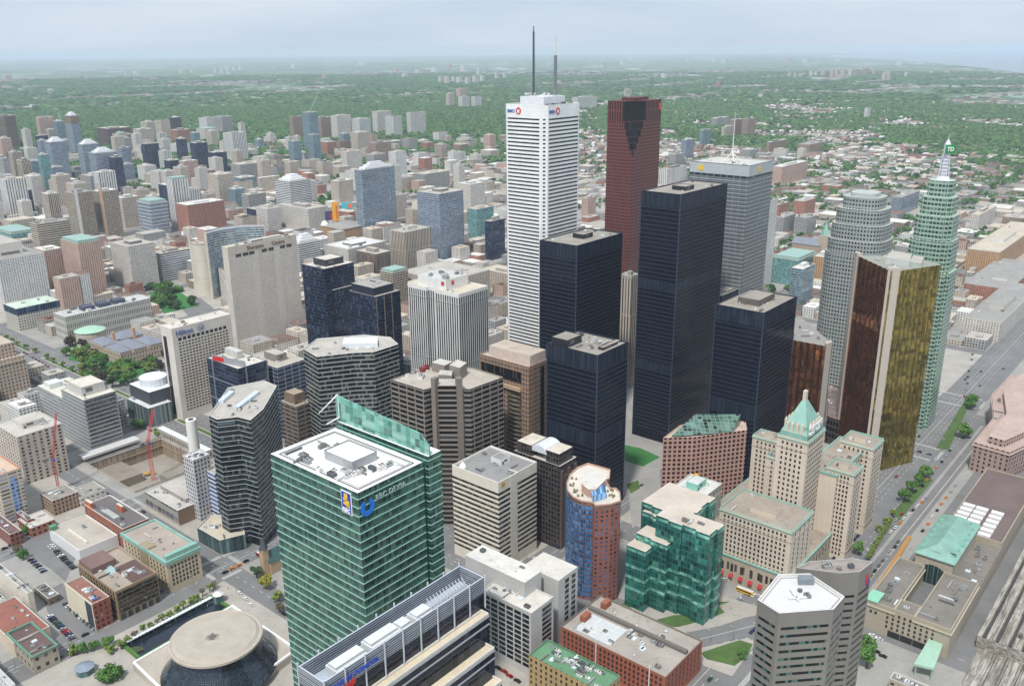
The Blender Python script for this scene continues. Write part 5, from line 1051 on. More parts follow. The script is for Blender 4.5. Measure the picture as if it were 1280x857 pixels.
# street corner glass kiosk and park pavilion
def kiosk(x, y, rad, h, label, nm, rm):
    p = at(x, y, 0); rt_ = empty(nm, p); tag(rt_, label, 'pavilion'); c = [p+Vector((rad*math.cos(2*math.pi*i/8), rad*math.sin(2*math.pi*i/8))) for i in range(8)]
    mb = MB(); mb.prism(c, .19, h, 0, 0); kid(mb, 'glazed_wall', glazing((90, 120, 120), 1, .3), rt_); mb = MB(); mb.prism(inset(c, -.5), h, h+.3, 0, 0, bottom=True); mb.prism(inset(c, -.5), h+.3, h+2, 0, 0, polyt=inset(c, rad*.8)); kid(mb, 'roof', rm, rt_)
kiosk(107, 840, 5.2, 4, 'domed glass pavilion with a grey-blue metal roof in the park by the street', 'park_pavilion', plain((150, 160, 172), .35, .4)); kiosk(274, 752, 3.2, 6, 'small glass entrance kiosk with a white roof at the street corner', 'glass_kiosk', plain((210, 208, 206), .5))
# stone hotel with green cornice
z = zb(207.5, 702, 741); r = rect(207.5, 702, z, 152, 249); ST = facade((192, 176, 148), (192, 176, 148), 4, 3.6, 0, 0, streak=.1, wallr=.85); HW2 = plain((50, 48, 48), .25, var=.3)
b = foot(bld('cornice_hotel', 'cream stone corner hotel with a bright green copper cornice', r, z, ST, roofmat((166, 152, 140), .3), parm=COP, cat='hotel', n=6))
mb = MB(); ring(mb, r, z-2.4, z+.1, .9, 1.4); kid(mb, 'copper_cornice', COP, b.root)
mb = MB(); s4 = sub(r, .02, .98, .01, .07); mb.prism(s4, z-1, z+3.2, 0, 0); kid(mb, 'copper_attic', COP, b.root)
windows(b, [(r[0], r[1], 4, z-4, 8, int(z/3.7)-1, 1.3, 2.0, 2, 2), (r[3], r[0], 4, z-4, 13, int(z/3.7)-1, 1.2, 2.0, 2, 2)], HW2)
mb = MB(); mb.prism(sub(r, -.015, .28, .42, .6), 3, z+.2, 0, 0); kid(mb, 'light_slot', plain((150, 138, 112), .8), b.root)
# brown loft warehouse
z = zb(144, 739, 776); r = rect(144, 739, z, 97, 196); BRN = facade((140, 118, 88), (140, 118, 88), 4, 3.8, 0, 0, streak=.12, wallr=.85)
b = foot(bld('loft_warehouse', 'brown brick loft warehouse with wide grid windows, its roof half tan and half dark', r, z, BRN, roofmat((160, 148, 132), .5), cat='warehouse', n=12, parm=plain((158, 140, 116), .8)))
mb = MB(); mb.prism(sub(r, .45, .97, .02, .55), z-1, z-.7, 0, 0); kid(mb, 'dark_roof_patch', roofmat((98, 74, 68), .4), b.root)
mb = MB(); s4 = sub(r, .02, .6, .62, .97); mb.prism(s4, z-1, z+3.4, 0, 1); kid(mb, 'roof_storey', [plain((120, 92, 84), .8), roofmat((122, 98, 92))], b.root)
mb = MB(); s4 = sub(r, .28, .5, .45, .6); mb.prism(s4, z-1, z+2.6, 0, 0, polyt=[cen(s4)+(p-cen(s4))*.1 for p in s4]); kid(mb, 'pyramid_skylight', plain((176, 196, 196), .3, .2), b.root)
windows(b, [(r[0], r[1], 5, z-1.5, 6, 5, 5.0, 2.4, 1, 1), (r[3], r[0], 5, z-1.5, 13, 5, 1.5, 2.0, 1, 1)], glazing((46, 42, 40), 1.3, .2, (90, 80, 66), .2))
mb = MB()
for k in range(6): plaque(mb, r[0]+E0*(1.2+k*(r[1]-r[0]).length/6), E0, .3, 4.4, 0, (r[1]-r[0]).length/6-1.6, .2, .3)
kid(mb, 'shopfronts', glazing((40, 52, 50), 1.2, .2), b.root)
# small brick building with cream flank
z = zb(115, 755, 788); r = rect(115, 755, z, 81, 137); b = foot(bld('brick_corner_building', 'small red brick building with a tall blank cream side wall above the parking lot', r, z, facade((146, 74, 54), (54, 48, 50), 3.2, 3.6, .5, .55, gm=.2, light=(150, 140, 120), streak=.12), roofmat((140, 98, 84), .5), cat='office building', n=8, big=.8, parm=plain((190, 184, 170), .8)))
mb = MB(); plaque(mb, r[3], r[0]-r[3], 0, z, 0, (r[0]-r[3]).length, .2, .2); kid(mb, 'cream_flank', plain((208, 198, 176), .85, var=.08, scale=.1), b.root)
mb = MB(); plaque(mb, r[3], r[0]-r[3], 1, z-1, (r[0]-r[3]).length*.74, (r[0]-r[3]).length*.97, .32, .12); kid(mb, 'painted_mural', plain((52, 60, 74), .7, var=.4, scale=.3), b.root)
mb = MB(); p = sub(r, .4, .4, .15, .15)[0]; mb.box(p, 2.6, 2, z-1, z-.2); kid(mb, 'blue_tarpaulin', plain((46, 104, 196), .6), b.root)
# long white shed
z = zb(99, 688, 703); r = rect(99, 688, z, 61, 147); b = foot(bld('white_shed', 'long white-walled flat building between the parking lot and a brick block', r, z, plain((216, 214, 212), .7, var=.05, scale=.05), roofmat((176, 168, 156), .3), cat='shed', n=1, parm=plain((224, 222, 218), .6)))
mb = MB(); s4 = sub(r, .3, .34, .15, .75); mb.prism(s4, z-1, z+.4, 0, 0); kid(mb, 'roof_ridge_duct', plain((214, 206, 190), .7), b.root); mb = MB(); mb.prism(sub(r, .0, .16, .92, 1), z-1, z+2.5, 0, 0); kid(mb, 'stair_hut', plain((90, 140, 110), .7), b.root)
# dark flat-roofed brick block behind
z = 17; r = rect(153, 661, z, 105, 186); b = foot(bld('dark_roof_block', 'low brick block with a charcoal roof, white parapet and orange brick stair huts', r, z, facade((150, 84, 62), (60, 54, 52), 4, 4, .5, .4, streak=.1), roofmat((104, 98, 96), .3), cat='office building', n=5, parm=plain((226, 222, 214), .6)))
for u0, u1, v0, v1 in ((.02, .14, .82, .98), (.62, .72, .42, .56)): mb = MB(); mb.prism(sub(r, u0, u1, v0, v1), z-1, z+4, 0, 1); kid(mb, 'stair_hut', [plain((176, 96, 66), .8), roofmat((200, 190, 180))], b.root)
mb = MB(); mb.prism(sub(r, .2, .42, .35, .7), z-1, z-.5, 0, 0); kid(mb, 'pale_roof_patch', roofmat((170, 174, 170), .3), b.root)
for (n_, near, by, xl, xr, wm_, rm, lb) in (
  ('low_office', (100, 622), 634, 85, 132, facade((206, 200, 190), (70, 76, 84), 4, 4, .5, .3), roofmat((150, 144, 134)), 'low pale office with a grey roof full of ducts beside the building pit'),
  ('brick_walkup', (65, 626), 645, 50, 97, facade((160, 132, 110), (54, 48, 46), 3.0, 3.4, .45, .6, streak=.12), roofmat((142, 136, 128)), 'old brick walk-up with rows of tall windows and a grey roof'),
  ('pale_warehouse', (38, 660), 672, 22, 68, facade((170, 110, 90), (60, 50, 48), 4, 4, .5, .5), roofmat((196, 188, 176)), 'low brick row with a pale flat roof facing the street'),
  ('brick_row', (12, 668), 684, -14, 27, facade((132, 76, 66), (54, 48, 50), 3, 3.6, .5, .5), roofmat((112, 84, 80)), 'dark red brick row with a brown roof near a bare street tree'),
  ('brick_row', (34, 650), 664, 20, 41, facade((146, 72, 62), (54, 48, 50), 3, 3.6, .5, .5), roofmat((110, 92, 92)), 'narrow red brick shop with a slate-grey roof between two longer rows'),
  ('concrete_box', (222, 638), 657, 180, 269, facade((164, 158, 150), (90, 96, 100), 6, 9, .9, .5), roofmat((186, 180, 172), .3), 'low concrete box with grey roof, brown panels and a ribbon of glass'),
  ('painted_roof_block', (34, 741), 768, -12, 41, plain((206, 198, 184), .8), roofmat((150, 152, 148)), 'cream-walled block with large pale letters painted on its grey roof'),
  ('red_roof_block', (17, 803), 822, -25, 62, plain((196, 182, 160), .8), roofmat((142, 92, 78), .4), 'cream block with a flat rust-red roof and one raised vent'),
  ('copper_edge_block', (40, 822), 842, 8, 72, facade((170, 160, 142), (60, 56, 50), 5, 6, .4, .4), roofmat((106, 84, 80), .3), 'old stone building with a dark square roof edged in green copper'),
  ('white_walkup', (13, 857), 880, -30, 19, facade((206, 204, 206), (84, 86, 94), 3.6, 3.8, .3, .4), roofmat((180, 188, 184)), 'white rendered walk-up with small dark windows at the street corner'),
  ('small_shed', (4, 755), 765, -18, 12, facade((176, 92, 60), (60, 54, 50), 4, 4, .4, .4), roofmat((176, 170, 160)), 'small shed with orange brick wall at the edge of the parking area'),
  ('patio_bar', (60, 748), 757, 42, 74, facade((120, 108, 96), (60, 54, 50), 4, 4, .4, .4), roofmat((120, 116, 110), .7), 'cluttered patio restaurant with white umbrellas beside parked cars'),
  ):
    z = zb(near[0], near[1], by); r = rect(near[0], near[1], z, xl, xr); b = foot(bld(n_, lb, r, z, wm_, rm, cat='building', n=5, big=.8, par=.8))
    if n_ == 'painted_roof_block':
        t_ = text(b.root, 'BL', sub(r, .1, .1, .55, .55)[0], E0, z-.6, 5, plain((220, 220, 222), .6), 0); t_.rotation_euler = (0, 0, math.radians(GA))
    if n_ == 'concrete_box':
        mb = MB(); plaque(mb, r[0], E0, .5, z-1, 0, (r[1]-r[0]).length, .25, .2); kid(mb, 'brown_panels', facade((136, 112, 92), (136, 112, 92), 6, 20, 0, 0, streak=.2), b.root)
        mb = MB(); mb.prism(sub(r, .35, .98, .15, .9), z-1, z+2.5, 0, 1); kid(mb, 'raised_roof', [plain((150, 146, 140), .7), roofmat((176, 170, 162))], b.root)
    if n_ == 'copper_edge_block':
        q = inset(r, -.5); qi = inset(r, .8); mb = MB()
        for i in range(4): j = (i+1) % 4; mb.prism([q[i], q[j], qi[j], qi[i]], z, z+.8, 0, 0)
        kid(mb, 'copper_edge', plain((96, 132, 112), .7), b.root)
# hotel tower with brown balconies, far-left apartments, stepped grey office
z = zb(21, 546, 606); r = rect(21, 546, z, -6, 77); b = foot(bld('balcony_hotel', 'beige hotel block with brown vertical balcony strips and a cluttered white roof', r, z, facade((190, 178, 166), (72, 52, 46), 5.2, 3.1, .42, .6, gm=.2, light=(150, 132, 118), lightp=.3, streak=.1), roofmat((186, 180, 170)), cat='hotel', n=10, ph=[(.3, .8, .35, .8, 5, plain((196, 190, 180), .7))]))
z = zb(2, 592, 655); r = rect(-4, 594, z, -40, 25); b = foot(bld('balcony_apartments', 'cream apartment slab with long balconies and a column of blue windows', r, z, facade((196, 184, 164), (84, 78, 74), 7, 3.0, .86, .42, gm=.15, light=(140, 150, 176), lightp=.15, streak=.12), roofmat((196, 172, 150)), cat='apartment block', n=6, parm=plain((196, 130, 100), .7)))
mb = MB(); plaque(mb, r[0]+E0*((r[1]-r[0]).length*.45), E0, 2, z-6, 0, (r[1]-r[0]).length*.3, .3, .2); kid(mb, 'blue_window_column', facade((150, 170, 200), (70, 100, 150), 3, 3.0, .7, .6), b.root)
z = zb(104, 500, 566); r = rect(104, 500, z, 76, 145); GO = facade((160, 162, 162), (86, 90, 94), 1.4, 3.7, .6, .5, gm=.35, light=(130, 120, 112), lightp=.2, streak=.04)
b = foot(bld('grey_office', 'light grey ribbed office tower with a stepped top and white rooftop block', r, z, GO, roofmat((206, 198, 184)), ph=[(.15, .85, .25, .85, 9, plain((190, 188, 182), .6))], n=5))
bands(b, glazing((62, 68, 74), 1.4, .35, (130, 100, 96), .12), 6, z-2, 3.9, 1.7, .1, edges=[0], margins=1.2)
lw = [r[3], r[3]+E0*30, r[3]+E0*30+N0*52, r[3]+N0*52]; mb = MB(); mb.prism(lw, 0, z-9, 0, 1); kid(mb, 'rear_wing', [GO, roofmat((206, 200, 186))], b.root); FOOT.append(lw); clutter(b.root, lw, z-9, 7, 6, 1.3)
mb = MB(); mb.prism(sub(lw, .1, .5, .6, .85), z-9, z-4, 0, 0); kid(mb, 'penthouse', plain((206, 210, 206), .5), b.root)
z = zb(-2, 455, 505); r = rect(-6, 452, z, -40, 31); b = foot(bld('classical_office', 'buff stone classical office with stepped roofs above the wide avenue', r, z, facade((180, 162, 144), (66, 56, 52), 3.6, 3.8, .42, .5, gm=.2, streak=.1), roofmat((184, 170, 152)), n=4))
mb = MB(); mb.prism(sub(r, .2, .8, .1, .9), z-1, z+14, 0, 1); kid(mb, 'upper_storeys', [facade((180, 162, 144), (66, 56, 52), 3.6, 3.8, .42, .5, gm=.2, streak=.1), roofmat((180, 166, 150))], b.root); mb = MB(); mb.prism(inset(r, -.8), z-5, z-4, 0, 0, bottom=True); kid(mb, 'cornice', plain((196, 180, 160), .8), b.root)
# white slab hotel with the circular emblem, and the pale slab behind it
z = zb(214, 411, 526); r = rect(214, 411, z, 200, 288); HM = facade((212, 204, 192), (212, 204, 192), 4, 3.0, 0, 0, streak=.05)
b = foot(bld('slab_hotel', 'white slab hotel tower with gridded dark windows and blue lettering at its top', r, z, HM, roofmat((206, 198, 186)), cat='hotel', n=7, parm=plain((226, 220, 210), .6)))
wE = (r[1]-r[0]).length; mb = MB(); plaque(mb, r[0]+E0*5, E0, 9, z-15, 0, wE-9.5, .12, .1); kid(mb, 'window_grid', facade((208, 198, 182), (60, 52, 48), 3.4, 2.95, .72, .5, gm=.2, light=(110, 100, 92), lightp=.15, streak=.03), b.root)
mb = MB()
for k in range(11): plaque(mb, r[0]+E0*(5.6+k*(wE-10.5)/11), E0, z-13.5, z-10.5, 0, (wE-10.5)/11-1.5, .12, .1)
kid(mb, 'top_window_row', plain((50, 44, 44), .3), b.root)
mb = MB(); wN = (r[3]-r[0]).length; plaque(mb, r[3]+(r[0]-r[3])*.15, -N0, 4, z-10, 0, wN*.3, .15, .1); kid(mb, 'dark_end_slot', plain((30, 30, 40), .3), b.root)
BL2 = plain((104, 116, 164), .5); text(b.root, 'Hilton', r[0]+E0*3.5, E0, z-8, 7.2, BL2, .4, bold=.02); mb = MB(); c = r[0]+E0*30
for i in range(20):
    a0, a1 = 2*math.pi*i/20, 2*math.pi*(i+1)/20; pts = [((c+E0*rr*math.cos(a)-N0*.4).x, (c+E0*rr*math.cos(a)-N0*.4).y, z-5.5+rr*math.sin(a)) for rr, a in ((3.6, a0), (3.6, a1), (3.0, a1), (3.0, a0))]; mb.face(pts)
kid(mb, 'emblem_ring', BL2, b.root); text(b.root, 'H', c-E0*1.6, E0, z-7.4, 5, BL2, .4)
# hotel pool deck and the blue and white small tower
z = 95; r = rect(284, 309, 130, 277, 370); SM = facade((200, 192, 180), (96, 92, 88), 1.7, 3.0, .34, .34, gm=.2, light=(206, 198, 188), lightp=.75, streak=.05)
b = foot(bld('slab_hotel', 'taller pale concrete slab hotel with brown lettering, beside the curved civic towers', r, 130, SM, roofmat((206, 196, 182)), cat='hotel', n=10, ph=[(.35, .8, .2, .8, 3)], parm=plain((206, 198, 186), .7)))
wE = (r[1]-r[0]).length; mb = MB(); plaque(mb, r[0], E0, 120, 129.9, 0, wE, .12, .1); kid(mb, 'top_band', plain((196, 186, 172), .7), b.root)
mb = MB()
for u in (.1, .2, .29, .47, .57, .74, .84): plaque(mb, r[0]+E0*wE*u, E0, 116.4, 119.8, 0, wE*.075, .2, .12)
kid(mb, 'top_window_row', plain((66, 60, 56), .3), b.root)
for u in (.33, .65): mb = MB(); plaque(mb, r[0]+E0*wE*u, E0, 2, 119, 0, wE*.09, .16, .12); kid(mb, 'blank_pier', plain((204, 196, 186), .7), b.root)
text(b.root, 'Sheraton', r[0]+E0*wE*.26, E0, 122.5, 6.5, plain((120, 84, 70), .5), .35, bold=.01); text(b.root, 'Centre', r[0]+E0*wE*.62, E0, 122.5, 6.5, plain((120, 84, 70), .5), .35, bold=.01)
# twin curved civic towers and the dome between them
def crescent(name, label, pa, pb, bulge, th, z, outer, inner, conv=1):
    """a curved tower between two ground points: concrete back on the convex side, glass on the concave side"""
    d = (pb-pa); L_ = d.length; d.normalize(); n = Vector((-d.y, d.x))*conv; rt_ = empty(name, mid(pa, pb)); tag(rt_, label, 'office tower'); K = 14
    A = [pa+d*L_*k/K+n*bulge*(1-(2*k/K-1)**2) for k in range(K+1)]; Bq = [pa+d*L_*k/K+n*(bulge*(1-(2*k/K-1)**2)*.9-th*(1-.5*abs(2*k/K-1))) for k in range(K+1)]
    mb = MB(); mb.prism(ccw(A+Bq[::-1]), 0, z-3, 1, 2); kid(mb, 'floors', [outer, inner, GR2], rt_)
    mb = MB(); u = 0
    A2 = [p+n*.5 for p in A]
    for k in range(K): l = (A2[k+1]-A2[k]).length; f_ = [(A2[k].x, A2[k].y, 0), (A2[k+1].x, A2[k+1].y, 0), (A2[k+1].x, A2[k+1].y, z), (A2[k].x, A2[k].y, z)]; mb.face(f_ if conv < 0 else f_[::-1], 0, [(u, 0), (u+l, 0), (u+l, z), (u, z)] if conv < 0 else [(u, z), (u+l, z), (u+l, 0), (u, 0)]); u += l; g_ = [(A[k].x, A[k].y, z), (A[k+1].x, A[k+1].y, z), (A2[k+1].x, A2[k+1].y, z), (A2[k].x, A2[k].y, z)]; mb.face(g_)
    kid(mb, 'curved_concrete_back', outer, rt_); mb = MB(); q = ccw(A2+Bq[::-1]); mb.prism(q, z-2.5, z-1.6, 0, 0, bottom=True); kid(mb, 'roof', roofmat((150, 156, 164)), rt_); FOOT.append(q)
    for i, e in ((0, -1), (K, 1)): mb = MB(); mb.prism(ccw([A2[i]+d*e*1.2, A2[i], Bq[i], Bq[i]+d*e*1.2]), 0, z, 0, 0); kid(mb, 'end_fin', outer, rt_)
    return rt_
BC = facade((206, 196, 180), (206, 196, 180), 2, 26, 0, 0, streak=.06, wallr=.7); CG = facade((170, 176, 176), (130, 160, 170), 2.4, 3.6, .9, .55, gm=.35, light=(60, 72, 80), lightp=.2, wallr=.5)
crescent('curved_civic_tower', 'shorter curved tower showing its blank windowless concrete back', at(237, 302, 78), at(268, 302, 78), 13, 9, 78, BC, CG, -1)
crescent('curved_civic_tower', 'taller curved tower with a concave pale glass front and dark end', at(256, 290, 98), at(328, 281, 98), 24, 12, 98, BC, CG, 1)
mb = MB(); p = at(286, 356, 10)
for i in range(6): mb.tube((p.x, p.y, 12+i*1.4), (p.x, p.y, 13.4+i*1.4), 22*math.cos(i*.26), 22*math.cos((i+1)*.26), 20)
rt_ = empty('council_chamber', p); tag(rt_, 'white saucer dome between the curved civic towers', 'council chamber'); kid(mb, 'dome', WHT, rt_); mb = MB(); mb.tube((p.x, p.y, 0), (p.x, p.y, 12), 14, 20, 16); kid(mb, 'glazed_base', glazing((60, 66, 76), 2, .3), rt_)
# dark glass office with silver frame and red sign, and its grey neighbour
DG = facade((66, 74, 92), (52, 62, 84), 4.5, 3.8, .96, .8, gm=.5, light=(80, 92, 112), lightp=.12, wallr=.3, streak=.04)
r = rect(297, 461, 78, 258, 333); b = foot(bld('framed_glass_office', 'slate glass office wrapped in a silver frame with red letters on a slanted grey wall', r, 78, DG, roofmat((204, 198, 186)), n=8, parm=plain((160, 164, 170), .4, .3)))
wE = (r[1]-r[0]).length; wN = (r[3]-r[0]).length; FRM = plain((150, 156, 166), .35, .4)
for u in (.25, .98): mb = MB(); plaque(mb, r[0]+E0*wE*u, E0, 0, 78, 0, 1.3, .6, .5); kid(mb, 'silver_frame', FRM, b.root)
for zz in (20, 40, 60): mb = MB(); plaque(mb, r[0]+E0*wE*.25, E0, zz, zz+1, 0, wE*.73, .45, .35); plaque(mb, r[3], -N0, zz, zz+1, 0, wN, .35, .3); kid(mb, 'silver_rail', FRM, b.root)
mb = MB(); plaque(mb, r[3]-N0*wN*.18, -N0, 0, 79, 0, 1.3, .6, .5); kid(mb, 'silver_frame', FRM, b.root)
mb = MB(); A = r[3]-N0*wN*.2; d = (r[0]+E0*wE*.27-A).normalized(); plaque(mb, A, d, 76, 83, 0, (r[0]+E0*wE*.27-A).length, .2, .5); kid(mb, 'slanted_screen', plain((150, 152, 156), .5), b.root); text(b.root, 'bell', A+d*2.5, d, 78.2, 5.5, RED, .45, bold=.05) if False else text(b.root, 'ABOVE', A+d*1.5, d, 78.4, 4.4, RED, .45, bold=.04) if False else None
mb = MB(); plaque(mb, A+d*1.2, d, 78, 82, 0, 13, .4, .2); kid(mb, 'red_sign', RED, b.root)
mb = MB(); mb.prism(sub(r, .55, .75, .5, .9), 77, 84, 0, 0); kid(mb, 'penthouse', plain((190, 188, 182), .6), b.root)
r = rect(346, 460, 70, 305, 382); b = foot(bld('grey_frame_office', 'grey-roofed office with blue glass set in a pale grid and one raised square block', r, 70, facade((150, 152, 158), (50, 66, 96), 8, 3.8, .9, .78, gm=.45, light=(86, 100, 122), lightp=.15, wallr=.5), roofmat((176, 168, 156), .3), n=3, ph=[(.35, .7, .3, .68, 7, plain((136, 130, 122), .7))]))
r = rect(369, 494, 72, 350, 388); b = foot(bld('brown_office', 'narrow brown brick office with ribbon windows in front of the navy towers', r, 62, facade((118, 106, 94), (40, 38, 40), 8, 3.8, .86, .45, gm=.3, streak=.08), roofmat((166, 150, 132)), n=3, ph=[(.2, .9, .3, .95, 9, plain((124, 104, 82), .7))]))
# opera house
r = rect(185, 508, 22, 157, 214); b = foot(bld('opera_house', 'dark brick and glass opera house with stepped white roofs on the avenue', r, 20, glazing((96, 112, 118), 2.2, .3, (150, 156, 150), .2), roofmat((206, 208, 208)), cat='opera house', n=2, parm=plain((206, 206, 202), .5)))
mb = MB(); mb.prism(sub(r, .3, 1.3, .2, 1.1), 0, 32, 0, 1); kid(mb, 'auditorium', [plain((70, 72, 80), .7), roofmat((216, 218, 222))], b.root); FOOT.append(sub(r, .3, 1.3, .2, 1.1))
mb = MB(); p = sub(r, .95, .95, .65, .65)[0]; mb.tube((p.x, p.y, 31), (p.x, p.y, 40), 13, 13, 20); kid(mb, 'fly_tower', plain((220, 222, 226), .6), b.root)
# old law hall with green dome
z = 20; r = rect(150, 441, 18, 112, 205); b = foot(bld('law_hall', 'low tan stone law hall with slate hipped roofs at the edge of the wooded lawn', r, 15, facade((184, 168, 148), (84, 74, 68), 3.6, 5, .34, .5, streak=.1), roofmat((150, 148, 150)), cat='hall', n=4))
SLT = plain((124, 128, 138), .7, var=.2)
for (u0, u1, v0, v1) in ((0, .25, 0, .5), (.3, .6, 0, .6), (.65, 1, 0, .5), (0, .35, .55, 1), (.4, 1, .65, 1)):
    q = sub(r, u0, u1, v0, v1); mb = MB(); mb.prism(q, 14, 18, 1, 0, top=False); o_ = inset(q, -.4); mb.prism(o_, 18, 23, 0, 0, polyt=[cen(q)+(p-cen(q))*.25 for p in q]); kid(mb, 'hipped_roof', [SLT, plain((186, 168, 148), .8)], b.root)
for u, v in ((.3, .62), (.75, .6)): mb = MB(); mb.box(sub(r, u, u, v, v)[0], 3, 3, 14, 30); kid(mb, 'chimney', plain((190, 150, 120), .8), b.root)
p = at(112, 410, 22); mb = MB(); mb.tube((p.x, p.y, 0), (p.x, p.y, 20), 17, 17, 20); rt_ = empty('domed_library', p); tag(rt_, 'round stone annex with a shallow pale green dome', 'library'); kid(mb, 'drum', plain((182, 172, 158), .8), rt_); mb = MB(); mb.tube((p.x, p.y, 20), (p.x, p.y, 23), 18, 9, 20); kid(mb, 'dome', plain((160, 196, 172), .6), rt_)
# courthouse slab
z = zb(81, 396, 430); r = rect(81, 396, z, 66, 188); b = foot(bld('courthouse', 'long concrete courthouse slab with dark rooftop plant, behind the law hall', r, z, facade((186, 182, 172), (110, 110, 108), 2.4, 9, .4, .6, gm=.2, light=(90, 92, 96), lightp=.3, streak=.08), roofmat((186, 186, 182)), cat='courthouse', n=14, big=2.0))
for k in range(3): mb = MB(); mb.prism(sub(r, .25+k*.18, .38+k*.18, .3, .7), z-1, z+4, 0, 0); kid(mb, 'dark_plant_room', plain((70, 76, 92), .6), b.root)
z = zb(20, 386, 414); r = rect(20, 386, z, 4, 74); b = foot(bld('blue_top_office', 'pale office block with a dark blue glass top storey and green-tinged roof', r, z, facade((200, 194, 182), (90, 88, 86), 3.2, 3.6, .5, .5, streak=.08), roofmat((190, 204, 186)), n=2)); mb = MB(); ring(mb, r, z-9, z-.5, .15, .5); kid(mb, 'blue_glass_storey', glazing((44, 66, 96), 3, .4), b.root)
# steam-plant chimney
p = at(250, 613, 0); zt = zfrom_top(p, 524); rt_ = empty('white_chimney', p); tag(rt_, 'tall smooth white chimney stack beside the pit and the black angled tower', 'chimney'); mb = MB(); mb.tube((p.x, p.y, 0), (p.x, p.y, zt), 4.6, 4.2, 20); kid(mb, 'shaft', plain((226, 222, 214), .6, var=.04), rt_); mb = MB(); mb.tube((p.x, p.y, zt), (p.x, p.y, zt+.4), 2.2, 2.2, 16); kid(mb, 'flue_mouth', plain((60, 60, 60), .9), rt_)
r = rect(241, 575, 52, 228, 262); b = foot(bld('white_grid_block', 'slim white block with small dark windows partly hidden by the white chimney', r, 52, facade((196, 194, 194), (66, 72, 86), 2.8, 3.4, .5, .55), roofmat((206, 206, 206)), n=8))
r = rect(268, 592, 40, 257, 290); b = foot(bld('blue_stripe_block', 'low block with alternating blue glass and white stripes under the black angled tower', r, 40, facade((206, 208, 210), (60, 90, 150), 30, 3.6, 1, .5, gm=.4), GR, n=2))
# shed along the pit, site huts, red tower cranes
r = rect(232, 571, 9, 172, 236, maxd=110); q = [en(371.5, 664), en(378, 664), en(378, 746), en(371.5, 746)]; b = foot(bld('site_gallery', 'long low site gallery with a blue-edged white roof above the building pit', ccw(q), 9, facade((176, 168, 156), (110, 106, 100), 3, 9, .5, .4), roofmat((214, 222, 232)), cat='site building', par=.4))
q = [en(300, 741), en(352, 741), en(352, 752), en(300, 752)]; mb = MB(); mb.prism(ccw(q), 4, 6, 0, 0, bottom=True); tag(mb.build('covered_gangway', plain((196, 194, 190), .6)), 'pale covered gangway roof at the corner of the building pit', 'gangway')
def crane(x, by, yt, arm, label, col, lean=0.0, w_=1.6, zb_=0):
    p = at(x, by, zb_); zt = zfrom_top(p, yt); rt_ = empty('tower_crane', p); tag(rt_, label, 'crane'); mm = plain(col, .5)
    def lattice(a, b2, s, name):
        mb = MB(); a, b2 = Vector(a), Vector(b2); d = (b2-a).normalized(); o = d.orthogonal().normalized(); q = d.cross(o); L_ = (b2-a).length; c4 = [(o*i+q*j)*s/2 for i, j in ((1, 1), (-1, 1), (-1, -1), (1, -1))]; n_ = max(3, int(L_/s/1.3))
        for c in c4: mb.tube(a+c, b2+c, .16, .16, 4)
        for k in range(n_):
            for i in range(4): mb.tube(a+c4[i]+d*L_*k/n_, a+c4[(i+1) % 4]+d*L_*(k+1)/n_, .1, .1, 3, cap=False)
        kid(mb, name, mm, rt_)
    lattice((p.x, p.y, zb_), (p.x, p.y, zt), w_, 'mast'); lattice((p.x, p.y, zt-3), (p.x+arm[0], p.y+arm[1], zt+arm[2]), w_*.7, 'jib')
    mb = MB(); q = Vector((arm[0], arm[1])).normalized(); mb.box(p-q*6, 4, 2.4, zt-4, zt-1.4, math.degrees(math.atan2(q.y, q.x))); mb.tube((p.x, p.y, zt-2.5), (p.x-q.x*6, p.y-q.y*6, zt-2.5), .4); kid(mb, 'counterweight', plain((120, 116, 110), .7), rt_)
    mb = MB(); mb.box(p+Vector((q.y, -q.x))*1.6, 1.6, 1.6, zt-5, zt-3); kid(mb, 'cab', plain((70, 90, 170), .5), rt_)
crane(192, 600, 548, (5, 8, 24), 'red tower crane standing in the building pit', (206, 64, 56), w_=2.4, zb_=-15); crane(74, 615, 568, (6, 6, 34), 'thin red luffing crane in front of the beige balcony hotel', (186, 74, 70), w_=1.5)
crane(84, 178, 160, (-22, 10, 60), 'white luffing crane on the unfinished grey-blue tower', (214, 212, 208), w_=4); crane(389, 160, 139, (40, 30, 90), 'pale crane on top of the glass tower among white slabs', (206, 206, 206), w_=5)
# yellow digger in the pit
p = at(184, 594, -15); rt_ = empty('excavator', p, 0); tag(rt_, 'yellow excavator working on the floor of the building pit', 'excavator'); YM = plain((206, 160, 50), .5); mb = MB(); PZ = -15; mb.box(p, 3.4, 2.6, PZ+1.1, PZ+2.8, 20); mb.box(p+Vector((.4, .6)), 1.4, 1.2, PZ+2.8, PZ+3.9, 20); kid(mb, 'cab', YM, rt_)
for s_ in (-1.2, 1.2): mb = MB(); mb.box(p+Vector((0, s_)), 4, .7, PZ, PZ+1.1, 0); kid(mb, 'track', plain((50, 48, 46), .8), rt_)
mb = MB(); mb.tube((p.x+1, p.y, PZ+2.2), (p.x+4.2, p.y+.8, PZ+5.4), .35, .3); mb.tube((p.x+4.2, p.y+.8, PZ+5.4), (p.x+7, p.y+1.4, PZ+2.4), .3, .22); mb.box(p+Vector((7, 1.4)), 1.2, 1.2, PZ+1.2, PZ+2.4); kid(mb, 'boom', YM, rt_)
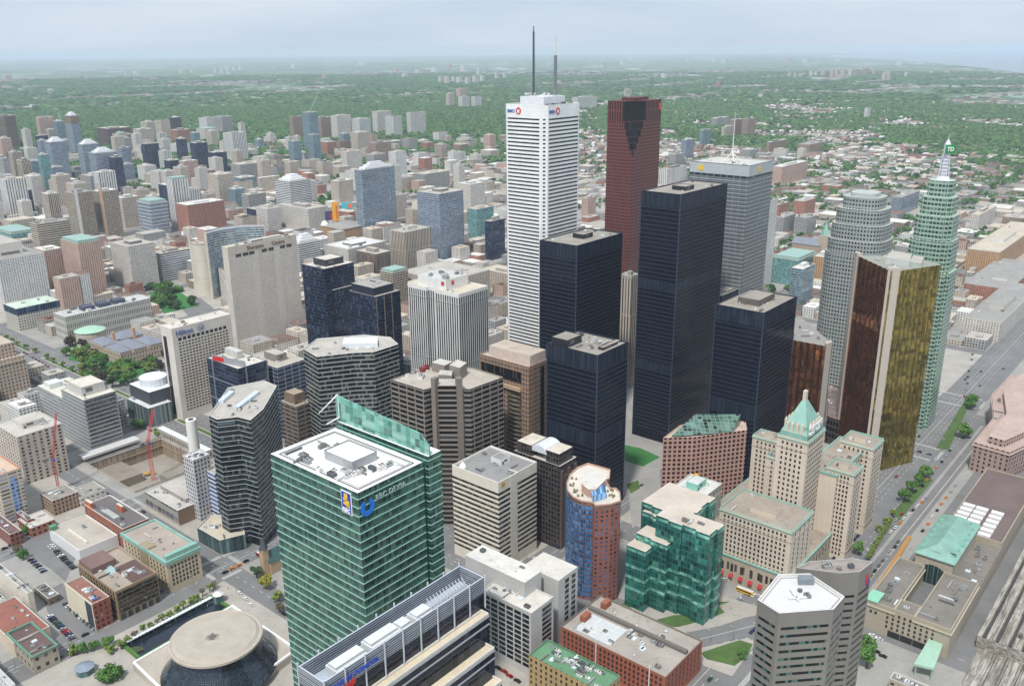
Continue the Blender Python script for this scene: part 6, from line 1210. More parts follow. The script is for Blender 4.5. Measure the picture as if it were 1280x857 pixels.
# ---------------------------------------------------------------- the rest of downtown and the distant towers
ST_ = {
 'beige': ((196, 184, 168), (98, 92, 88), 3.4, 3.1, .6, .5), 'pale': ((210, 204, 194), (104, 104, 104), 3.2, 3.0, .55, .5), 'white': ((220, 218, 212), (92, 98, 106), 3.2, 3.1, .6, .5),
 'grey': ((166, 164, 160), (78, 82, 88), 3.2, 3.3, .6, .55), 'pink': ((196, 166, 150), (96, 82, 78), 3.2, 3.0, .5, .5), 'brown': ((158, 134, 120), (66, 58, 56), 3.2, 3.3, .55, .5),
 'brick': ((168, 116, 96), (96, 82, 78), 3.2, 3.1, .5, .5), 'navy': ((46, 58, 82), (34, 46, 72), 2.6, 3.6, .9, .8), 'blue': ((158, 168, 178), (92, 108, 126), 2.4, 3.4, .84, .7), 'glass': ((140, 158, 164), (84, 112, 124), 2.6, 3.4, .85, .7),
 'dark': ((62, 60, 62), (36, 38, 44), 2.6, 3.5, .8, .7), 'bandw': ((224, 224, 222), (40, 52, 66), 30, 3.5, 1, .5), 'bandb': ((190, 178, 160), (70, 66, 62), 30, 3.5, 1, .45), 'vert': ((188, 176, 160), (74, 66, 62), 3.4, 40, .45, .97),
 'vertw': ((214, 212, 206), (84, 90, 98), 5.5, 60, .35, .98), 'vertd': ((126, 110, 100), (52, 46, 46), 2.6, 40, .5, .97), 'slab': ((206, 200, 192), (128, 126, 124), 2.6, 2.9, .6, .5), 'maroon': ((106, 84, 86), (54, 44, 52), 3, 3.3, .6, .6),
 'teal': ((120, 160, 156), (84, 128, 130), 3, 3.4, .85, .7), 'grid': ((176, 164, 146), (60, 54, 50), 3.0, 3.6, .7, .66), 'tan': ((184, 148, 110), (96, 76, 62), 3.4, 3.6, .4, .5)}
def sty(k): 
    w_, g_, pw, ph, a, c = ST_[k]; return facade(w_, g_, pw, ph, a, c, gm=.3 if k in ('navy', 'blue', 'glass', 'dark', 'teal') else .15, tilt=.015, lightp=.15)
RF = [GR, GR2, WR, roofmat((190, 178, 160)), roofmat((206, 204, 200), .3)]
def tw(name, x, y, xl, xr, by, st, label, group=None, top=None, ph=1, ang=GA, n=0, cat='tower', roof=None, z=None):
    z = z or zfrom(x, y, by); r = rect(x, y, z, xl, xr, ang, maxd=(xr-xl)*6 if False else None); wE, wN = (r[1]-r[0]).length, (r[3]-r[0]).length
    c = cen(r); root = empty(name, c); tag(root, label, cat, group); FOOT.append(r); sd_ = int(x*7+y); R_ = random.Random(sd_)
    mb = MB(); rf = roof or R_.choice(RF)
    mb.prism(r, 0, z, 0, 1); kid(mb, 'wall', [sty(st), rf], root); mb = MB(); ring(mb, r, z, z+.9, 0, .5); kid(mb, 'parapet', plain((186, 182, 172), .7), root)
    if top == 'crown':
        for k in range(3): q = sub(r, .12+k*.1, .88-k*.1, .12+k*.1, .88-k*.1); mb = MB(); mb.prism(q, z+k*4, z+4+k*4, 0, 0); kid(mb, 'crown_tier', plain((222, 222, 222), .5), root)
    elif top == 'dome':
        mb = MB(); 
        for k in range(5): mb.tube((c.x, c.y, z+k*2), (c.x, c.y, z+k*2+2), min(wE, wN)*.4*math.cos(k*.3), min(wE, wN)*.4*math.cos((k+1)*.3), 12)
        kid(mb, 'dome', CUP, root)
    elif top == 'pyr':
        mb = MB(); q = sub(r, .2, .8, .2, .8); mb.prism(q, z, z+8, 1, 1); mb.prism(q, z+8, z+18, 0, 0, polyt=[cen(q)+(p-cen(q))*.08 for p in q]); kid(mb, 'pyramid_roof', [plain((120, 76, 66), .7), plain((196, 182, 160), .7)], root)
    elif top == 'green':
        mb = MB(); mb.prism(sub(r, .05, .95, .05, .95), z, z+4, 0, 0); kid(mb, 'copper_top', plain((146, 174, 164), .6), root)
    elif ph:
        a = R_.uniform(.2, .35); q = sub(r, a, a+R_.uniform(.3, .45), a, a+R_.uniform(.3, .45)); mb = MB(); mb.prism(q, z, z+R_.uniform(3, 6), 0, 1); kid(mb, 'penthouse', [plain(R_.choice(((190, 186, 178), (150, 148, 144), (206, 204, 200), (112, 110, 108))), .7), rf], root)
    if n: clutter(root, r, z, n, sd_, 1.5)
    return root, r, z
T = [  # name, near-corner x, y, left x, right x, foot y, style, label, top
 ('apartment_tower', 5, 145, -8, 19, 188, 'vertd', 'grey ribbed tower rising at the very edge of the northern woods', None),
 ('apartment_tower', 48, 147, 44, 67, 182, 'pink', 'pale pink slab beside the unfinished crane tower', None),
 ('apartment_tower', 70, 152, 65, 80, 182, 'glass', 'slim pale glass tower touching the pink slab', None),
 ('unfinished_tower', 88, 145, 80, 98, 196, 'blue', 'unfinished grey-blue tower with bare concrete top floors', 'crown'),
 ('glass_tower', 47, 170, 43, 60, 194, 'navy', 'short navy tower in front of the pink slab', None),
 ('glass_tower', 63, 178, 55, 83, 228, 'blue', 'blue-grey tower with a gridded curved crown', 'crown'),
 ('glass_tower', 50, 194, 46, 61, 247, 'teal', 'narrow teal glass tower at the side of the gridded-crown tower', None),
 ('apartment_tower', 15, 191, 10, 28, 242, 'vert', 'beige ribbed twin tower with rounded top, the rear one', None),
 ('apartment_tower', 27, 201, 20, 38, 246, 'vert', 'beige ribbed twin tower with rounded top, the front one', None),
 ('apartment_tower', 3, 198, -8, 11, 252, 'grey', 'plain grey tower partly cut by the picture edge', None),
 ('apartment_tower', 43, 221, 35, 54, 248, 'pink', 'small peach apartment block below the teal glass tower', None),
 ('condominium_tower', 103, 181, 96, 124, 238, 'blue', 'blue and white condominium tower, the rear of the pair', 'crown'),
 ('condominium_tower', 119, 192, 110, 146, 244, 'blue', 'blue and white condominium tower with white crown, the front of the pair', 'crown'),
 ('glass_tower', 143, 197, 136, 153, 244, 'navy', 'near-black glass slab hugging the front blue and white tower', None),
 ('glass_tower', 152, 185, 147, 163, 217, 'blue', 'small steel-blue tower beyond the near-black slab', None),
 ('glass_tower', 244, 179, 237, 259, 223, 'navy', 'slender deep blue tower with a flared base', None),
 ('glass_tower', 267, 191, 260, 283, 219, 'navy', 'squat round-shouldered navy tower next to the slender blue one', None),
 ('office_block', 134, 161, 121, 163, 184, 'maroon', 'wide dark maroon block at the foot of the woods', None),
 ('apartment_tower', 147, 168, 140, 158, 190, 'pink', 'peach tower with a rounded parapet against the maroon block', 'dome'),
 ('apartment_tower', 183, 153, 175, 195, 178, 'beige', 'beige slab, first of a pair near the woods', None),
 ('apartment_tower', 201, 151, 193, 212, 180, 'beige', 'beige slab, second and broader of a pair near the woods', None),
 ('apartment_tower', 217, 147, 211, 226, 168, 'dark', 'black and white striped tower near the woods', None),
 ('apartment_tower', 221, 163, 212, 238, 180, 'brick', 'low red brick block under the black and white striped tower', None),
 ('apartment_tower', 174, 162, 166, 191, 190, 'beige', 'cream block in front of the pair of beige slabs', None),
 ('government_block', 256, 162, 245, 273, 178, 'pale', 'pale block with green domed roofs beyond the navy towers', 'green'),
 ('apartment_tower', 258, 148, 248, 272, 168, 'white', 'white slab above the green-domed block', None),
 ('apartment_tower', 277, 146, 268, 290, 168, 'grey', 'grey slab standing against the woods beside the white one', None),
 ('apartment_tower', 290, 167, 278, 308, 204, 'vertw', 'white tower with dark vertical slots in an H plan', None),
 ('apartment_tower', 301, 154, 297, 306, 170, 'pale', 'tiny pale tower beyond the H-plan tower', None),
 ('apartment_block', 190, 187, 185, 200, 206, 'pink', 'short pink block among low roofs', None),
 ('apartment_block', 221, 181, 212, 237, 195, 'white', 'low white block beyond the blue slender tower', None),
 ('apartment_block', 181, 208, 171, 195, 228, 'white', 'white block with a rounded corner behind the twin grid slabs', None),
 ('striped_tower', 215, 225, 207, 235, 287, 'vertw', 'white and green striped tower under a pale green flat dome', 'green'),
 ('apartment_tower', 272, 219, 259, 291, 258, 'beige', 'beige slab in front of the slender deep blue tower', None),
 ('hospital_block', 300, 206, 288, 331, 237, 'grey', 'broad grey gridded block behind the curved civic towers', None),
 ('apartment_block', 71, 227, 60, 98, 252, 'beige', 'beige block with a white lift shaft beyond the twin grid slabs', None),
 ('grid_slab', 92, 242, 81, 115, 306, 'grid', 'beige grid slab with a white shaft, the left of two joined slabs', None),
 ('grid_slab', 123, 240, 114, 147, 300, 'grid', 'beige grid slab beside a peach shaft, joined to its neighbour', None),
 ('banded_tower', 46, 281, 37, 87, 352, 'bandb', 'cream tower with dark horizontal window bands behind the peach residences', None),
 ('residence_tower', 97, 305, 75, 125, 372, 'pink', 'peach residence with ribbed bays and a teal roof edge', 'green'),
 ('residence_tower', 55, 314, 41, 78, 364, 'pink', 'shorter peach residence to the side of its larger twin', None),
 ('hospital_block', -4, 326, -40, 55, 392, 'white', 'large white block with columns of dark windows and a set-back upper box', None),
 ('office_slab', 160, 309, 137, 193, 363, 'slab', 'broad pale slab finely gridded with small windows beside the square', None),
 ('glass_office', 200, 318, 192, 239, 353, 'bandw', 'blue glass and white framed office next to the blank curved tower', None),
 ('apartment_block', 152, 248, 143, 174, 286, 'beige', 'tan block tucked behind the blue banded tower', None),
 ('blue_banded_tower', 187, 254, 171, 209, 295, 'blue', 'round blue banded tower under a green copper vault', 'green'),
 ('brick_apartments', 234, 257, 219, 280, 294, 'brick', 'stepped brown brick apartment complex behind the curved towers', None),
 ('dark_office', 330, 264, 308, 348, 290, 'navy', 'dark glass office with white ribs beyond the taller curved tower', None),
 ('copper_roof_block', 14, 293, -10, 46, 306, 'teal', 'low building with teal copper roofs near the picture edge', 'green'),
 ('office_block', 62, 262, 52, 83, 276, 'white', 'small white laboratory block with a dark rooftop slot', None),
 ('striped_round_tower', 362, 228, 343, 388, 283, 'bandw', 'white banded many-sided tower with a stepped white crown', 'crown'),
 ('glass_tower', 452, 213, 443, 493, 300, 'blue', 'slate-blue glass tower with white balcony edge and white crown', 'crown'),
 ('shopping_centre', 428, 287, 400, 462, 304, 'tan', 'sandy shopping centre with a grey hipped roof and small dome', None),
 ('stepped_hotel', 373, 305, 361, 400, 346, 'bandw', 'white stepped hotel with a conical roof drum', 'crown'),
 ('office_tower', 549, 243, 521, 579, 332, 'blue', 'broad blue-grey glass tower behind the cream-topped tower', None),
 ('office_tower', 540, 256, 515, 568, 330, 'grid', 'dark gridded tower with a tall blank cream top', 'cap'),
 ('office_tower', 506, 291, 487, 538, 345, 'vert', 'beige tower with close vertical ribs and a brown roof', None),
 ('office_tower', 470, 318, 445, 488, 352, 'vertd', 'brown ribbed tower behind the navy towers', None),
 ('deco_tower', 491, 342, 475, 510, 385, 'grid', 'stepped cream tower with teal roof caps from an earlier age', 'green'),
 ('apartment_block', 499, 223, 490, 518, 242, 'beige', 'tan block with ribs above the grey office block', None),
 ('office_block', 531, 218, 518, 562, 238, 'grey', 'grey and white block beyond the broad blue-grey tower', None),
 ('apartment_block', 588, 231, 570, 606, 267, 'pale', 'beige gridded apartment block near the navy striped tower', None),
 ('striped_office', 613, 277, 606, 631, 326, 'navy', 'navy office with white ribs beside the white marble tower', None),
 ('hospital_block', 596, 262, 584, 617, 300, 'teal', 'pale teal block over a red brick base', None),
 ('apartment_tower', 366, 146, 361, 377, 175, 'brown', 'brownish slab, first of the cluster beneath the pale crane', None),
 ('glass_tower', 386, 141, 377, 397, 188, 'glass', 'pale glass tower carrying the pale crane', None),
 ('apartment_tower', 401, 147, 394, 413, 174, 'brown', 'brownish slab at the far side of the crane tower', None),
 ('apartment_slab', 421, 145, 413, 438, 176, 'slab', 'white slab with a rooftop box, westmost of the white slab cluster', None),
 ('apartment_slab', 449, 149, 438, 463, 175, 'vertw', 'ribbed white slab behind the cream block', None),
 ('apartment_slab', 471, 140, 465, 489, 168, 'slab', 'tall square white slab in the middle of the cluster', None),
 ('apartment_slab', 492, 146, 481, 502, 172, 'vertw', 'ribbed white slab next to the tall square one', None),
 ('apartment_slab', 513, 141, 508, 532, 169, 'slab', 'white slab closing the cluster on the valley side', None),
 ('apartment_tower', 447, 166, 438, 462, 194, 'beige', 'plain cream block in front of the white slab cluster', None),
 ('apartment_tower', 470, 179, 460, 489, 207, 'brown', 'brown and white slab with blue glazing below the cream block', None),
 ('condominium_tower', 367, 177, 360, 376, 212, 'glass', 'pale glass condominium with white edges, left of two alike', None),
 ('condominium_tower', 391, 169, 384, 400, 208, 'glass', 'pale glass condominium with white edges, nearer the round brick tower', None),
 ('round_brick_tower', 409, 178, 400, 420, 196, 'brick', 'round red-brown tower among pale condominiums', None),
 ('apartment_block', 433, 190, 426, 452, 216, 'pale', 'white-edged beige block south of the slab cluster', None),
 ('apartment_block', 403, 203, 395, 415, 223, 'beige', 'low beige rows beyond the red house', None),
 ('red_house', 397, 232, 387, 408, 243, 'brick', 'bright red house-like block behind the white banded tower', None),
 ('apartment_tower', 561, 117, 557, 568, 134, 'beige', 'cream tower of the far valley cluster, on its own', None),
 ('apartment_tower', 578, 121, 573, 587, 136, 'vertw', 'striped tower of the far valley cluster, centre', None),
 ('apartment_tower', 594, 121, 589, 602, 135, 'vertw', 'striped tower of the far valley cluster, last in the row', None),
 ('apartment_tower', 575, 111, 570, 583, 123, 'pink', 'peach tower just behind the far valley cluster', None),
 ('apartment_slab', 722, 122, 715, 746, 137, 'vertw', 'white ribbed slab beyond the shoulder of the marble tower', None),
 ('apartment_tower', 783, 112, 780, 790, 122, 'beige', 'lone beige tower in the far eastern suburbs', None),
 ('apartment_block', 735, 248, 727, 745, 270, 'pink', 'rose-coloured block seen between the marble and granite towers', None),
 ('glass_tower', 858, 175, 852, 868, 200, 'blue', 'bluish glass tower behind the steel-grey tower, the nearer one', None),
 ('glass_tower', 879, 163, 875, 889, 184, 'glass', 'pale glass tower above the bluish one', None),
 ('apartment_block', 845, 193, 836, 855, 208, 'grey', 'grey block with white roof beside the granite tower', None),
 ('apartment_slab', 835, 212, 824, 859, 234, 'vertw', 'white ribbed slab between granite tower and steel-grey tower', None),
 ('apartment_block', 906, 159, 902, 918, 173, 'beige', 'cream block in the cluster behind the white spire', None),
 ('apartment_block', 920, 150, 912, 929, 171, 'brown', 'brown block in the cluster behind the white spire', None),
 ('apartment_block', 935, 149, 928, 945, 172, 'brown', 'second brown block, nearest the white spire', None),
 ('apartment_block', 896, 148, 889, 911, 158, 'grey', 'low grey block crowning the cluster behind the white spire', None),
 ('apartment_slab', 962, 178, 958, 984, 193, 'brown', 'brown slab just beyond the steel-grey tower', None),
 ('apartment_slab', 1012, 181, 997, 1028, 193, 'brown', 'separate brown slab among eastern trees', None),
 ('apartment_slab', 978, 209, 965, 1010, 232, 'pink', 'long pinkish brown slab with trees at its foot', None),
 ('apartment_tower', 1085, 135, 1081, 1089, 149, 'white', 'solitary white tower in the eastern trees', None),
 ('condominium_tower', 975, 256, 969, 986, 292, 'brick', 'brick condominium with blue glass behind the steel-grey tower', None),
 ('condominium_tower', 1006, 252, 992, 1020, 271, 'brick', 'brown brick block with glass top near the church', None),
 ('unfinished_block', 1010, 273, 993, 1021, 294, 'grey', 'unfinished grey concrete frame near the church spire', None),
 ('market_block', 980, 272, 968, 995, 294, 'grey', 'grey gridded block west of the unfinished frame', None),
 ('hotel_block', 999, 326, 966, 1021, 358, 'teal', 'brick and glass block with a teal roof behind the black tower', 'green'),
 ('white_frame_block', 1004, 337, 989, 1019, 385, 'glass', 'white-framed glass block below the teal-roofed block', None),
 ('stone_office', 1031, 322, 1017, 1042, 357, 'tan', 'tan stone office beside the church spire', None),
 ('slim_tower', 958, 252, 955, 973, 362, 'white', 'slim white gridded tower peeking behind the steel-grey tower', None),
 ('low_glass_office', 1060, 397, 1030, 1075, 420, 'grey', 'grey office with stepped roof behind the lower bronze block', None),
 ('stone_bank', 790, 346, 775, 799, 486, 'vert', 'old beige stone bank tower framed between two black towers', None),
 ('long_residence', 1250, 316, 1209, 1300, 343, 'tan', 'long low residential row at the eastern edge', None),
 ('residence_block', 1225, 269, 1214, 1246, 287, 'pale', 'pale curved residence beyond the green stepped tower', None),
 ('residence_block', 1262, 362, 1205, 1300, 380, 'brick', 'rust-coloured residence row with planted roofs', None),
 ('arena_block', 1252, 404, 1206, 1300, 428, 'pale', 'pale arts centre with a curved roof east of the stepped tower', None),
 ('lab_block', 1128, 247, 1115, 1150, 270, 'blue', 'glassy low block glimpsed between the two rounded towers', None),
 ('theatre_block', 640, 344, 600, 660, 366, 'beige', 'low beige department store roofs in front of the navy striped office', None),
 ('department_store', 560, 352, 500, 612, 388, 'beige', 'large old department store with a grey roof behind the white striped tower', None),
 ('department_store', 435, 312, 405, 482, 345, 'pale', 'pale shopping blocks behind the navy towers', None),
 ('theatre_block', 385, 262, 345, 410, 290, 'pale', 'low white-roofed block by the white banded tower', None),
]
for k, (nm, x, y, xl, xr, by, st, lb, tp) in enumerate(T):
    c_ = nm.split('_')[-1]; rt_, r, z = tw(nm, x, y, xl, xr, by, st, lb, top=(tp if tp != 'cap' else None), n=3 if by > 240 else 0, cat={'tower': 'tower', 'slab': 'apartment slab', 'apartments': 'apartment block'}.get(c_, c_ if c_ in ('house', 'residence', 'hotel', 'bank') else 'building'))
    if tp == 'cap': mb = MB(); mb.prism(inset(r, -.2), z-12, z+1, 0, 1, bottom=True); mb.prism(sub(r, .2, .8, .2, .8), z+1, z+5, 0, 1); kid(mb, 'blank_top', [plain((206, 196, 178), .7), RF[0]], rt_)
    if nm == 'unfinished_tower': mb = MB(); mb.prism(inset(r, -.5), z-26, z-2, 0, 0); kid(mb, 'bare_concrete_floors', facade((150, 130, 110), (90, 76, 66), 5, 4, .8, .6), rt_)
    if nm == 'shopping_centre': mb = MB(); mb.prism(inset(r, -1), z, z+5, 0, 0, polyt=sub(r, .3, .7, .3, .7)); kid(mb, 'hipped_roof', GR2, rt_); mb = MB(); p = r[3]+E0*8-N0*4; mb.tube((p.x, p.y, z), (p.x, p.y, z+6), 8, 5, 12); mb.tube((p.x, p.y, z+6), (p.x, p.y, z+9), 5, 1, 12); kid(mb, 'dome', WHT, rt_)
    if nm == 'stepped_hotel': pass
    if nm == 'grid_slab': mb = MB(); plaque(mb, r[0]+E0*1.0, E0, 0, z+6, 0, 6, .4, .6); kid(mb, 'lift_shaft', plain((214, 208, 200) if x < 100 else (206, 172, 140), .7), rt_)
    if nm == 'blue_banded_tower': bo = B(); bo.poly = r; bo.root = rt_; bands(bo, plain((206, 210, 214), .5), 4, z-1, 7, 1.2, .3, 'white_band')
    if nm == 'hospital_block' and x < 0: mb = MB(); mb.prism(sub(r, .1, .75, .3, 1), z, z+16, 0, 1); kid(mb, 'upper_box', [plain((206, 200, 190), .7), GR], rt_)
# further towers filling out the northern high-rise district
hitems = []; R2 = random.Random(77); WD = {'beige': 'beige', 'pale': 'pale', 'slab': 'light grey', 'white': 'white', 'grey': 'grey', 'vertw': 'white ribbed', 'vert': 'tan ribbed', 'pink': 'rose', 'glass': 'pale glass', 'blue': 'steel-blue', 'brown': 'brown', 'navy': 'navy'}
def hit_foot(r):
    c = cen(r); 
    for f_ in FOOT:
        q = cen(f_)
        if (q-c).length < 28+max((p-q).length for p in f_)*.75: return True
    return False
tries = 0
while len(hitems) < 105 and tries < 3000:
    tries += 1
    if R2.random() < .62: x, y = R2.uniform(-10, 330), R2.uniform(182, 300)
    elif R2.random() < .6: x, y = R2.uniform(330, 640), R2.uniform(178, 300)
    else: x, y = R2.uniform(740, 1010), R2.uniform(190, 260)
    p = at(x, y, 0); s_ = R2.choice(('beige', 'pale', 'slab', 'slab', 'white', 'grey', 'vertw', 'vert', 'pink', 'glass', 'blue', 'brown', 'beige', 'pale', 'navy')); w1, w2 = R2.uniform(20, 34), R2.uniform(20, 46)
    if R2.random() < .5: w1, w2 = w2, w1
    r = [p+E0*a*w1/2+N0*b_2*w2/2 for a, b_2 in ((-1, -1), (1, -1), (1, 1), (-1, 1))]
    if hit_foot(r): continue
    h = R2.uniform(34, 84) if x < 640 else R2.uniform(22, 40); FOOT.append(r); root = empty('highrise', p); tag(root, 'x', 'high-rise', 'high-rises north of downtown'); rf = R2.choice(RF)
    mb = MB(); mb.prism(r, 0, h, 0, 1); kid(mb, 'wall', [sty(s_), rf], root); a = R2.uniform(.15, .4); mb = MB(); mb.prism(sub(r, a, a+.4, a, a+.4), h, h+R2.uniform(3, 6), 0, 0); kid(mb, 'penthouse', plain((186, 182, 174), .7), root)
    mb = MB(); ring(mb, r, h, h+1, 0, .6); kid(mb, 'parapet', plain((196, 192, 184), .7), root)
    if R2.random() < .3: mb = MB(); mb.prism(rexp(r, 10), 0, R2.uniform(8, 16), 0, 1); kid(mb, 'podium', [sty(s_), rf], root)
    hitems.append((root, p, WD[s_]))
relabel(hitems, '%s high-rise, %s')
# church with green spire
p = at(1029, 318, 0); rt_ = empty('church', p); tag(rt_, 'stone church with a tall slender green copper spire among trees', 'church'); mb = MB(); mb.box(p, 16, 16, 0, 34); zt = zfrom_top(p, 277); kid(mb, 'bell_tower', plain((172, 158, 138), .8), rt_)
mb = MB(); s4 = [p+Vector((x, y)) for x, y in ((-6, -6), (6, -6), (6, 6), (-6, 6))]; mb.prism(s4, 34, zt, 0, 0, polyt=[p+(q-p)*.04 for q in s4]); kid(mb, 'spire', COP, rt_); mb = MB(); mb.box(p+N0*28, 22, 50, 0, 16); kid(mb, 'nave', plain((160, 142, 124), .8), rt_)
mb = MB(); nv = [p+N0*3-E0*12, p+N0*3+E0*12, p+N0*54+E0*12, p+N0*54-E0*12]; mb.prism(nv, 16, 26, 0, 0, polyt=[p+N0*3-E0*.3, p+N0*3+E0*.3, p+N0*54+E0*.3, p+N0*54-E0*.3]); kid(mb, 'roof', SLT, rt_); FOOT.append(nv)
# billboards on the square
sq = at(428, 280, 10)
def billb(x, y0, y1, x0, x1, col, lb, col2=None):
    p = at(x, y1+14, 0); za, z2 = zfrom_top(p, y1), zfrom_top(p, y0); wd = (x1-x0)*p.length/F*1.1; rt_ = empty('billboard', p); tag(rt_, lb, 'billboard')
    d = Vector((1, 0)).lerp(E0, .3).normalized(); mb = MB(); plaque(mb, p-d*wd/2, d, za, z2, 0, wd, .5, .6); kid(mb, 'panel', plain(col, .5), rt_)
    mb = MB(); [mb.tube(((p+d*s*wd*.4).x, (p+d*s*wd*.4).y+.6, 0), ((p+d*s*wd*.4).x, (p+d*s*wd*.4).y+.6, za), .5) for s in (-1, 1)]; kid(mb, 'support', DKM, rt_)
    if col2: mb = MB(); plaque(mb, p-d*wd/2, d, za+(z2-za)*.1, za+(z2-za)*.8, wd*.55, wd*.9, .8, .2); kid(mb, 'panel_motif', plain(col2, .5), rt_)
billb(421, 252, 276, 417, 424, (236, 168, 50), 'tall orange billboard in the shopping square', (206, 120, 40)); billb(435, 253, 261, 429, 441, (70, 190, 206), 'turquoise screen billboard above a white one', (232, 120, 80)); billb(436, 262, 267, 429, 443, (214, 220, 226), 'white billboard under the turquoise screen'); billb(413, 264, 275, 408, 417, (60, 62, 110), 'dark blue billboard beside the orange one', (170, 50, 60))
# distant hazy high-rises: north and east suburbs
FARS = [(x, y, w_, h, s) for x, y, w_, h, s in (
 (552, 100, 6, 8, 'slab'), (560, 101, 7, 9, 'slab'), (568, 100, 5, 7, 'white'), (576, 101, 8, 8, 'white'), (586, 102, 7, 9, 'slab'), (596, 100, 8, 9, 'slab'), (604, 99, 6, 8, 'white'), (546, 88, 10, 6, 'white'), (563, 83, 6, 7, 'pink'), (581, 86, 8, 6, 'white'), (600, 91, 6, 8, 'white'), (525, 90, 9, 5, 'pale'), (508, 95, 8, 5, 'pale'), (497, 88, 6, 4, 'pink'), (622, 96, 5, 7, 'pale'), (632, 95, 5, 7, 'pale'),
 (272, 89, 5, 7, 'pale'), (279, 90, 5, 6, 'white'), (287, 89, 5, 8, 'white'), (295, 86, 6, 5, 'white'), (303, 85, 7, 5, 'white'), (160, 92, 6, 4, 'pale'), (171, 91, 6, 3, 'white'), (230, 90, 9, 4, 'pale'), (243, 89, 7, 4, 'pale'), (12, 98, 9, 6, 'pink'), (27, 113, 5, 4, 'pale'), (65, 114, 7, 4, 'pale'), (370, 83, 9, 5, 'white'), (455, 79, 9, 4, 'white'), (407, 96, 6, 5, 'pink'), (344, 84, 5, 4, 'pale'),
 (988, 94, 5, 7, 'pink'), (995, 95, 4, 6, 'beige'), (1002, 95, 5, 5, 'beige'), (1015, 93, 5, 7, 'pale'), (1021, 93, 4, 6, 'pale'), (1030, 93, 6, 6, 'beige'), (1041, 92, 5, 10, 'pink'), (1047, 92, 5, 11, 'pink'), (1055, 92, 6, 9, 'beige'), (1064, 91, 5, 8, 'pale'), (1073, 91, 8, 7, 'brown'), (1084, 90, 9, 7, 'brown'), (1093, 90, 4, 8, 'pink'), (1107, 97, 7, 9, 'beige'), (1112, 94, 8, 14, 'beige'), (1133, 94, 4, 6, 'pale'), (1127, 80, 9, 4, 'white'), (1165, 91, 4, 4, 'pale'), (1186, 90, 7, 5, 'beige'),
 (787, 121, 4, 5, 'beige'), (802, 119, 4, 4, 'pale'), (832, 96, 8, 7, 'white'), (900, 107, 7, 7, 'brick'), (895, 75, 7, 5, 'white'), (908, 77, 9, 5, 'pale'), (862, 76, 5, 4, 'pale'), (792, 74, 6, 4, 'white'), (780, 78, 7, 5, 'pale'), (700, 104, 5, 5, 'pale'), (756, 80, 3, 9, 'grey'), (953, 121, 7, 5, 'white'), (983, 127, 9, 5, 'pale'), (1050, 75, 8, 4, 'pale'), (1010, 77, 9, 4, 'pale'), (985, 76, 7, 4, 'pink'))]
fitems = []
for x, y, w_, h, s in FARS:
    p = at(x, y+h*.5, 0); z = min(95, max(14, h*p.length/F)); d_ = w_*p.length/F; r = [p-E0*d_/2*.7, p+E0*d_/2*.7, p+E0*d_/2*.7+N0*d_*.6, p-E0*d_/2*.7+N0*d_*.6]
    mb = MB(); mb.prism(r, 0, z, 0, 1); o = mb.build('distant_highrise', [sty(s), WR])
    nm = {'slab': 'pale', 'white': 'white', 'pale': 'pale', 'pink': 'peach', 'beige': 'beige', 'brown': 'brown', 'brick': 'brick red', 'grey': 'grey'}[s]; tag(o, 'small hazy %s high-rise block far off in the suburbs near the horizon' % nm, 'high-rise', 'distant suburban high-rises'); fitems.append((o, Vector((x, y)), nm))
relabel(fitems, 'hazy distant %s high-rise block, %s', [(Vector(q_), s_) for q_, s_ in (((15, 100), 'the western skyline edge'), ((70, 115), 'the houses within the western woods'), ((165, 92), 'the gap in the western skyline'), ((235, 90), 'the pale row over the woods'), ((288, 88), 'the white skyline cluster'), ((350, 85), 'the horizon over the white slab cluster'), ((455, 82), 'the horizon over the valley'), ((508, 92), 'the valley road bend'), ((575, 95), 'the white cluster beyond the valley'), ((625, 96), 'the rooftop of the marble tower'), ((700, 100), 'the rooftop masts'), ((785, 100), 'the top of the granite tower'), ((832, 96), 'the lone white suburban block'), ((900, 90), 'the brick suburban block'), ((960, 122), 'the eastern woods clearing'), ((1000, 92), 'the eastern skyline group'), ((1055, 90), 'the eastern lake-side towers'), ((1120, 90), 'the lake shore rise'), ((1180, 90), 'the lake edge'))])
# ---------------------------------------------------------------- low buildings between the towers
def inside(p, poly):
    c = False; n = len(poly); j = n-1
    for i in range(n):
        a, b = poly[i], poly[j]
        if (a.y > p.y) != (b.y > p.y) and p.x < (b.x-a.x)*(p.y-a.y)/(b.y-a.y)+a.x: c = not c
        j = i
    return c
KEEP = [inset(PIT, -10), enrect(470, 905, 76, 172)]+[ccw(px(*q)) for q in (((80, 428), (120, 425), (215, 452), (205, 510), (140, 500), (80, 460)), ((186, 366), (215, 355), (262, 380), (290, 425), (225, 410)), ((125, 592), (170, 558), (236, 570), (240, 605), (190, 615), (150, 615)), ((0, 640), (60, 640), (100, 700), (145, 800), (90, 857), (0, 800)), ((380, 232), (442, 232), (442, 256), (380, 256)))]
boxes = [(min(p.x for p in f_), max(p.x for p in f_), min(p.y for p in f_), max(p.y for p in f_), f_) for f_ in FOOT+KEEP]
def free(c, rad, shrink=1.0):
    for x0, x1, y0, y1, f_ in boxes:
        if x0-rad < c.x < x1+rad and y0-rad < c.y < y1+rad:
            if inside(c, f_): return False
            for k in range(8):
                if inside(c+Vector((rad*math.cos(k*.785), rad*math.sin(k*.785))), f_): return False
    return True
R_ = random.Random(5); cand = []
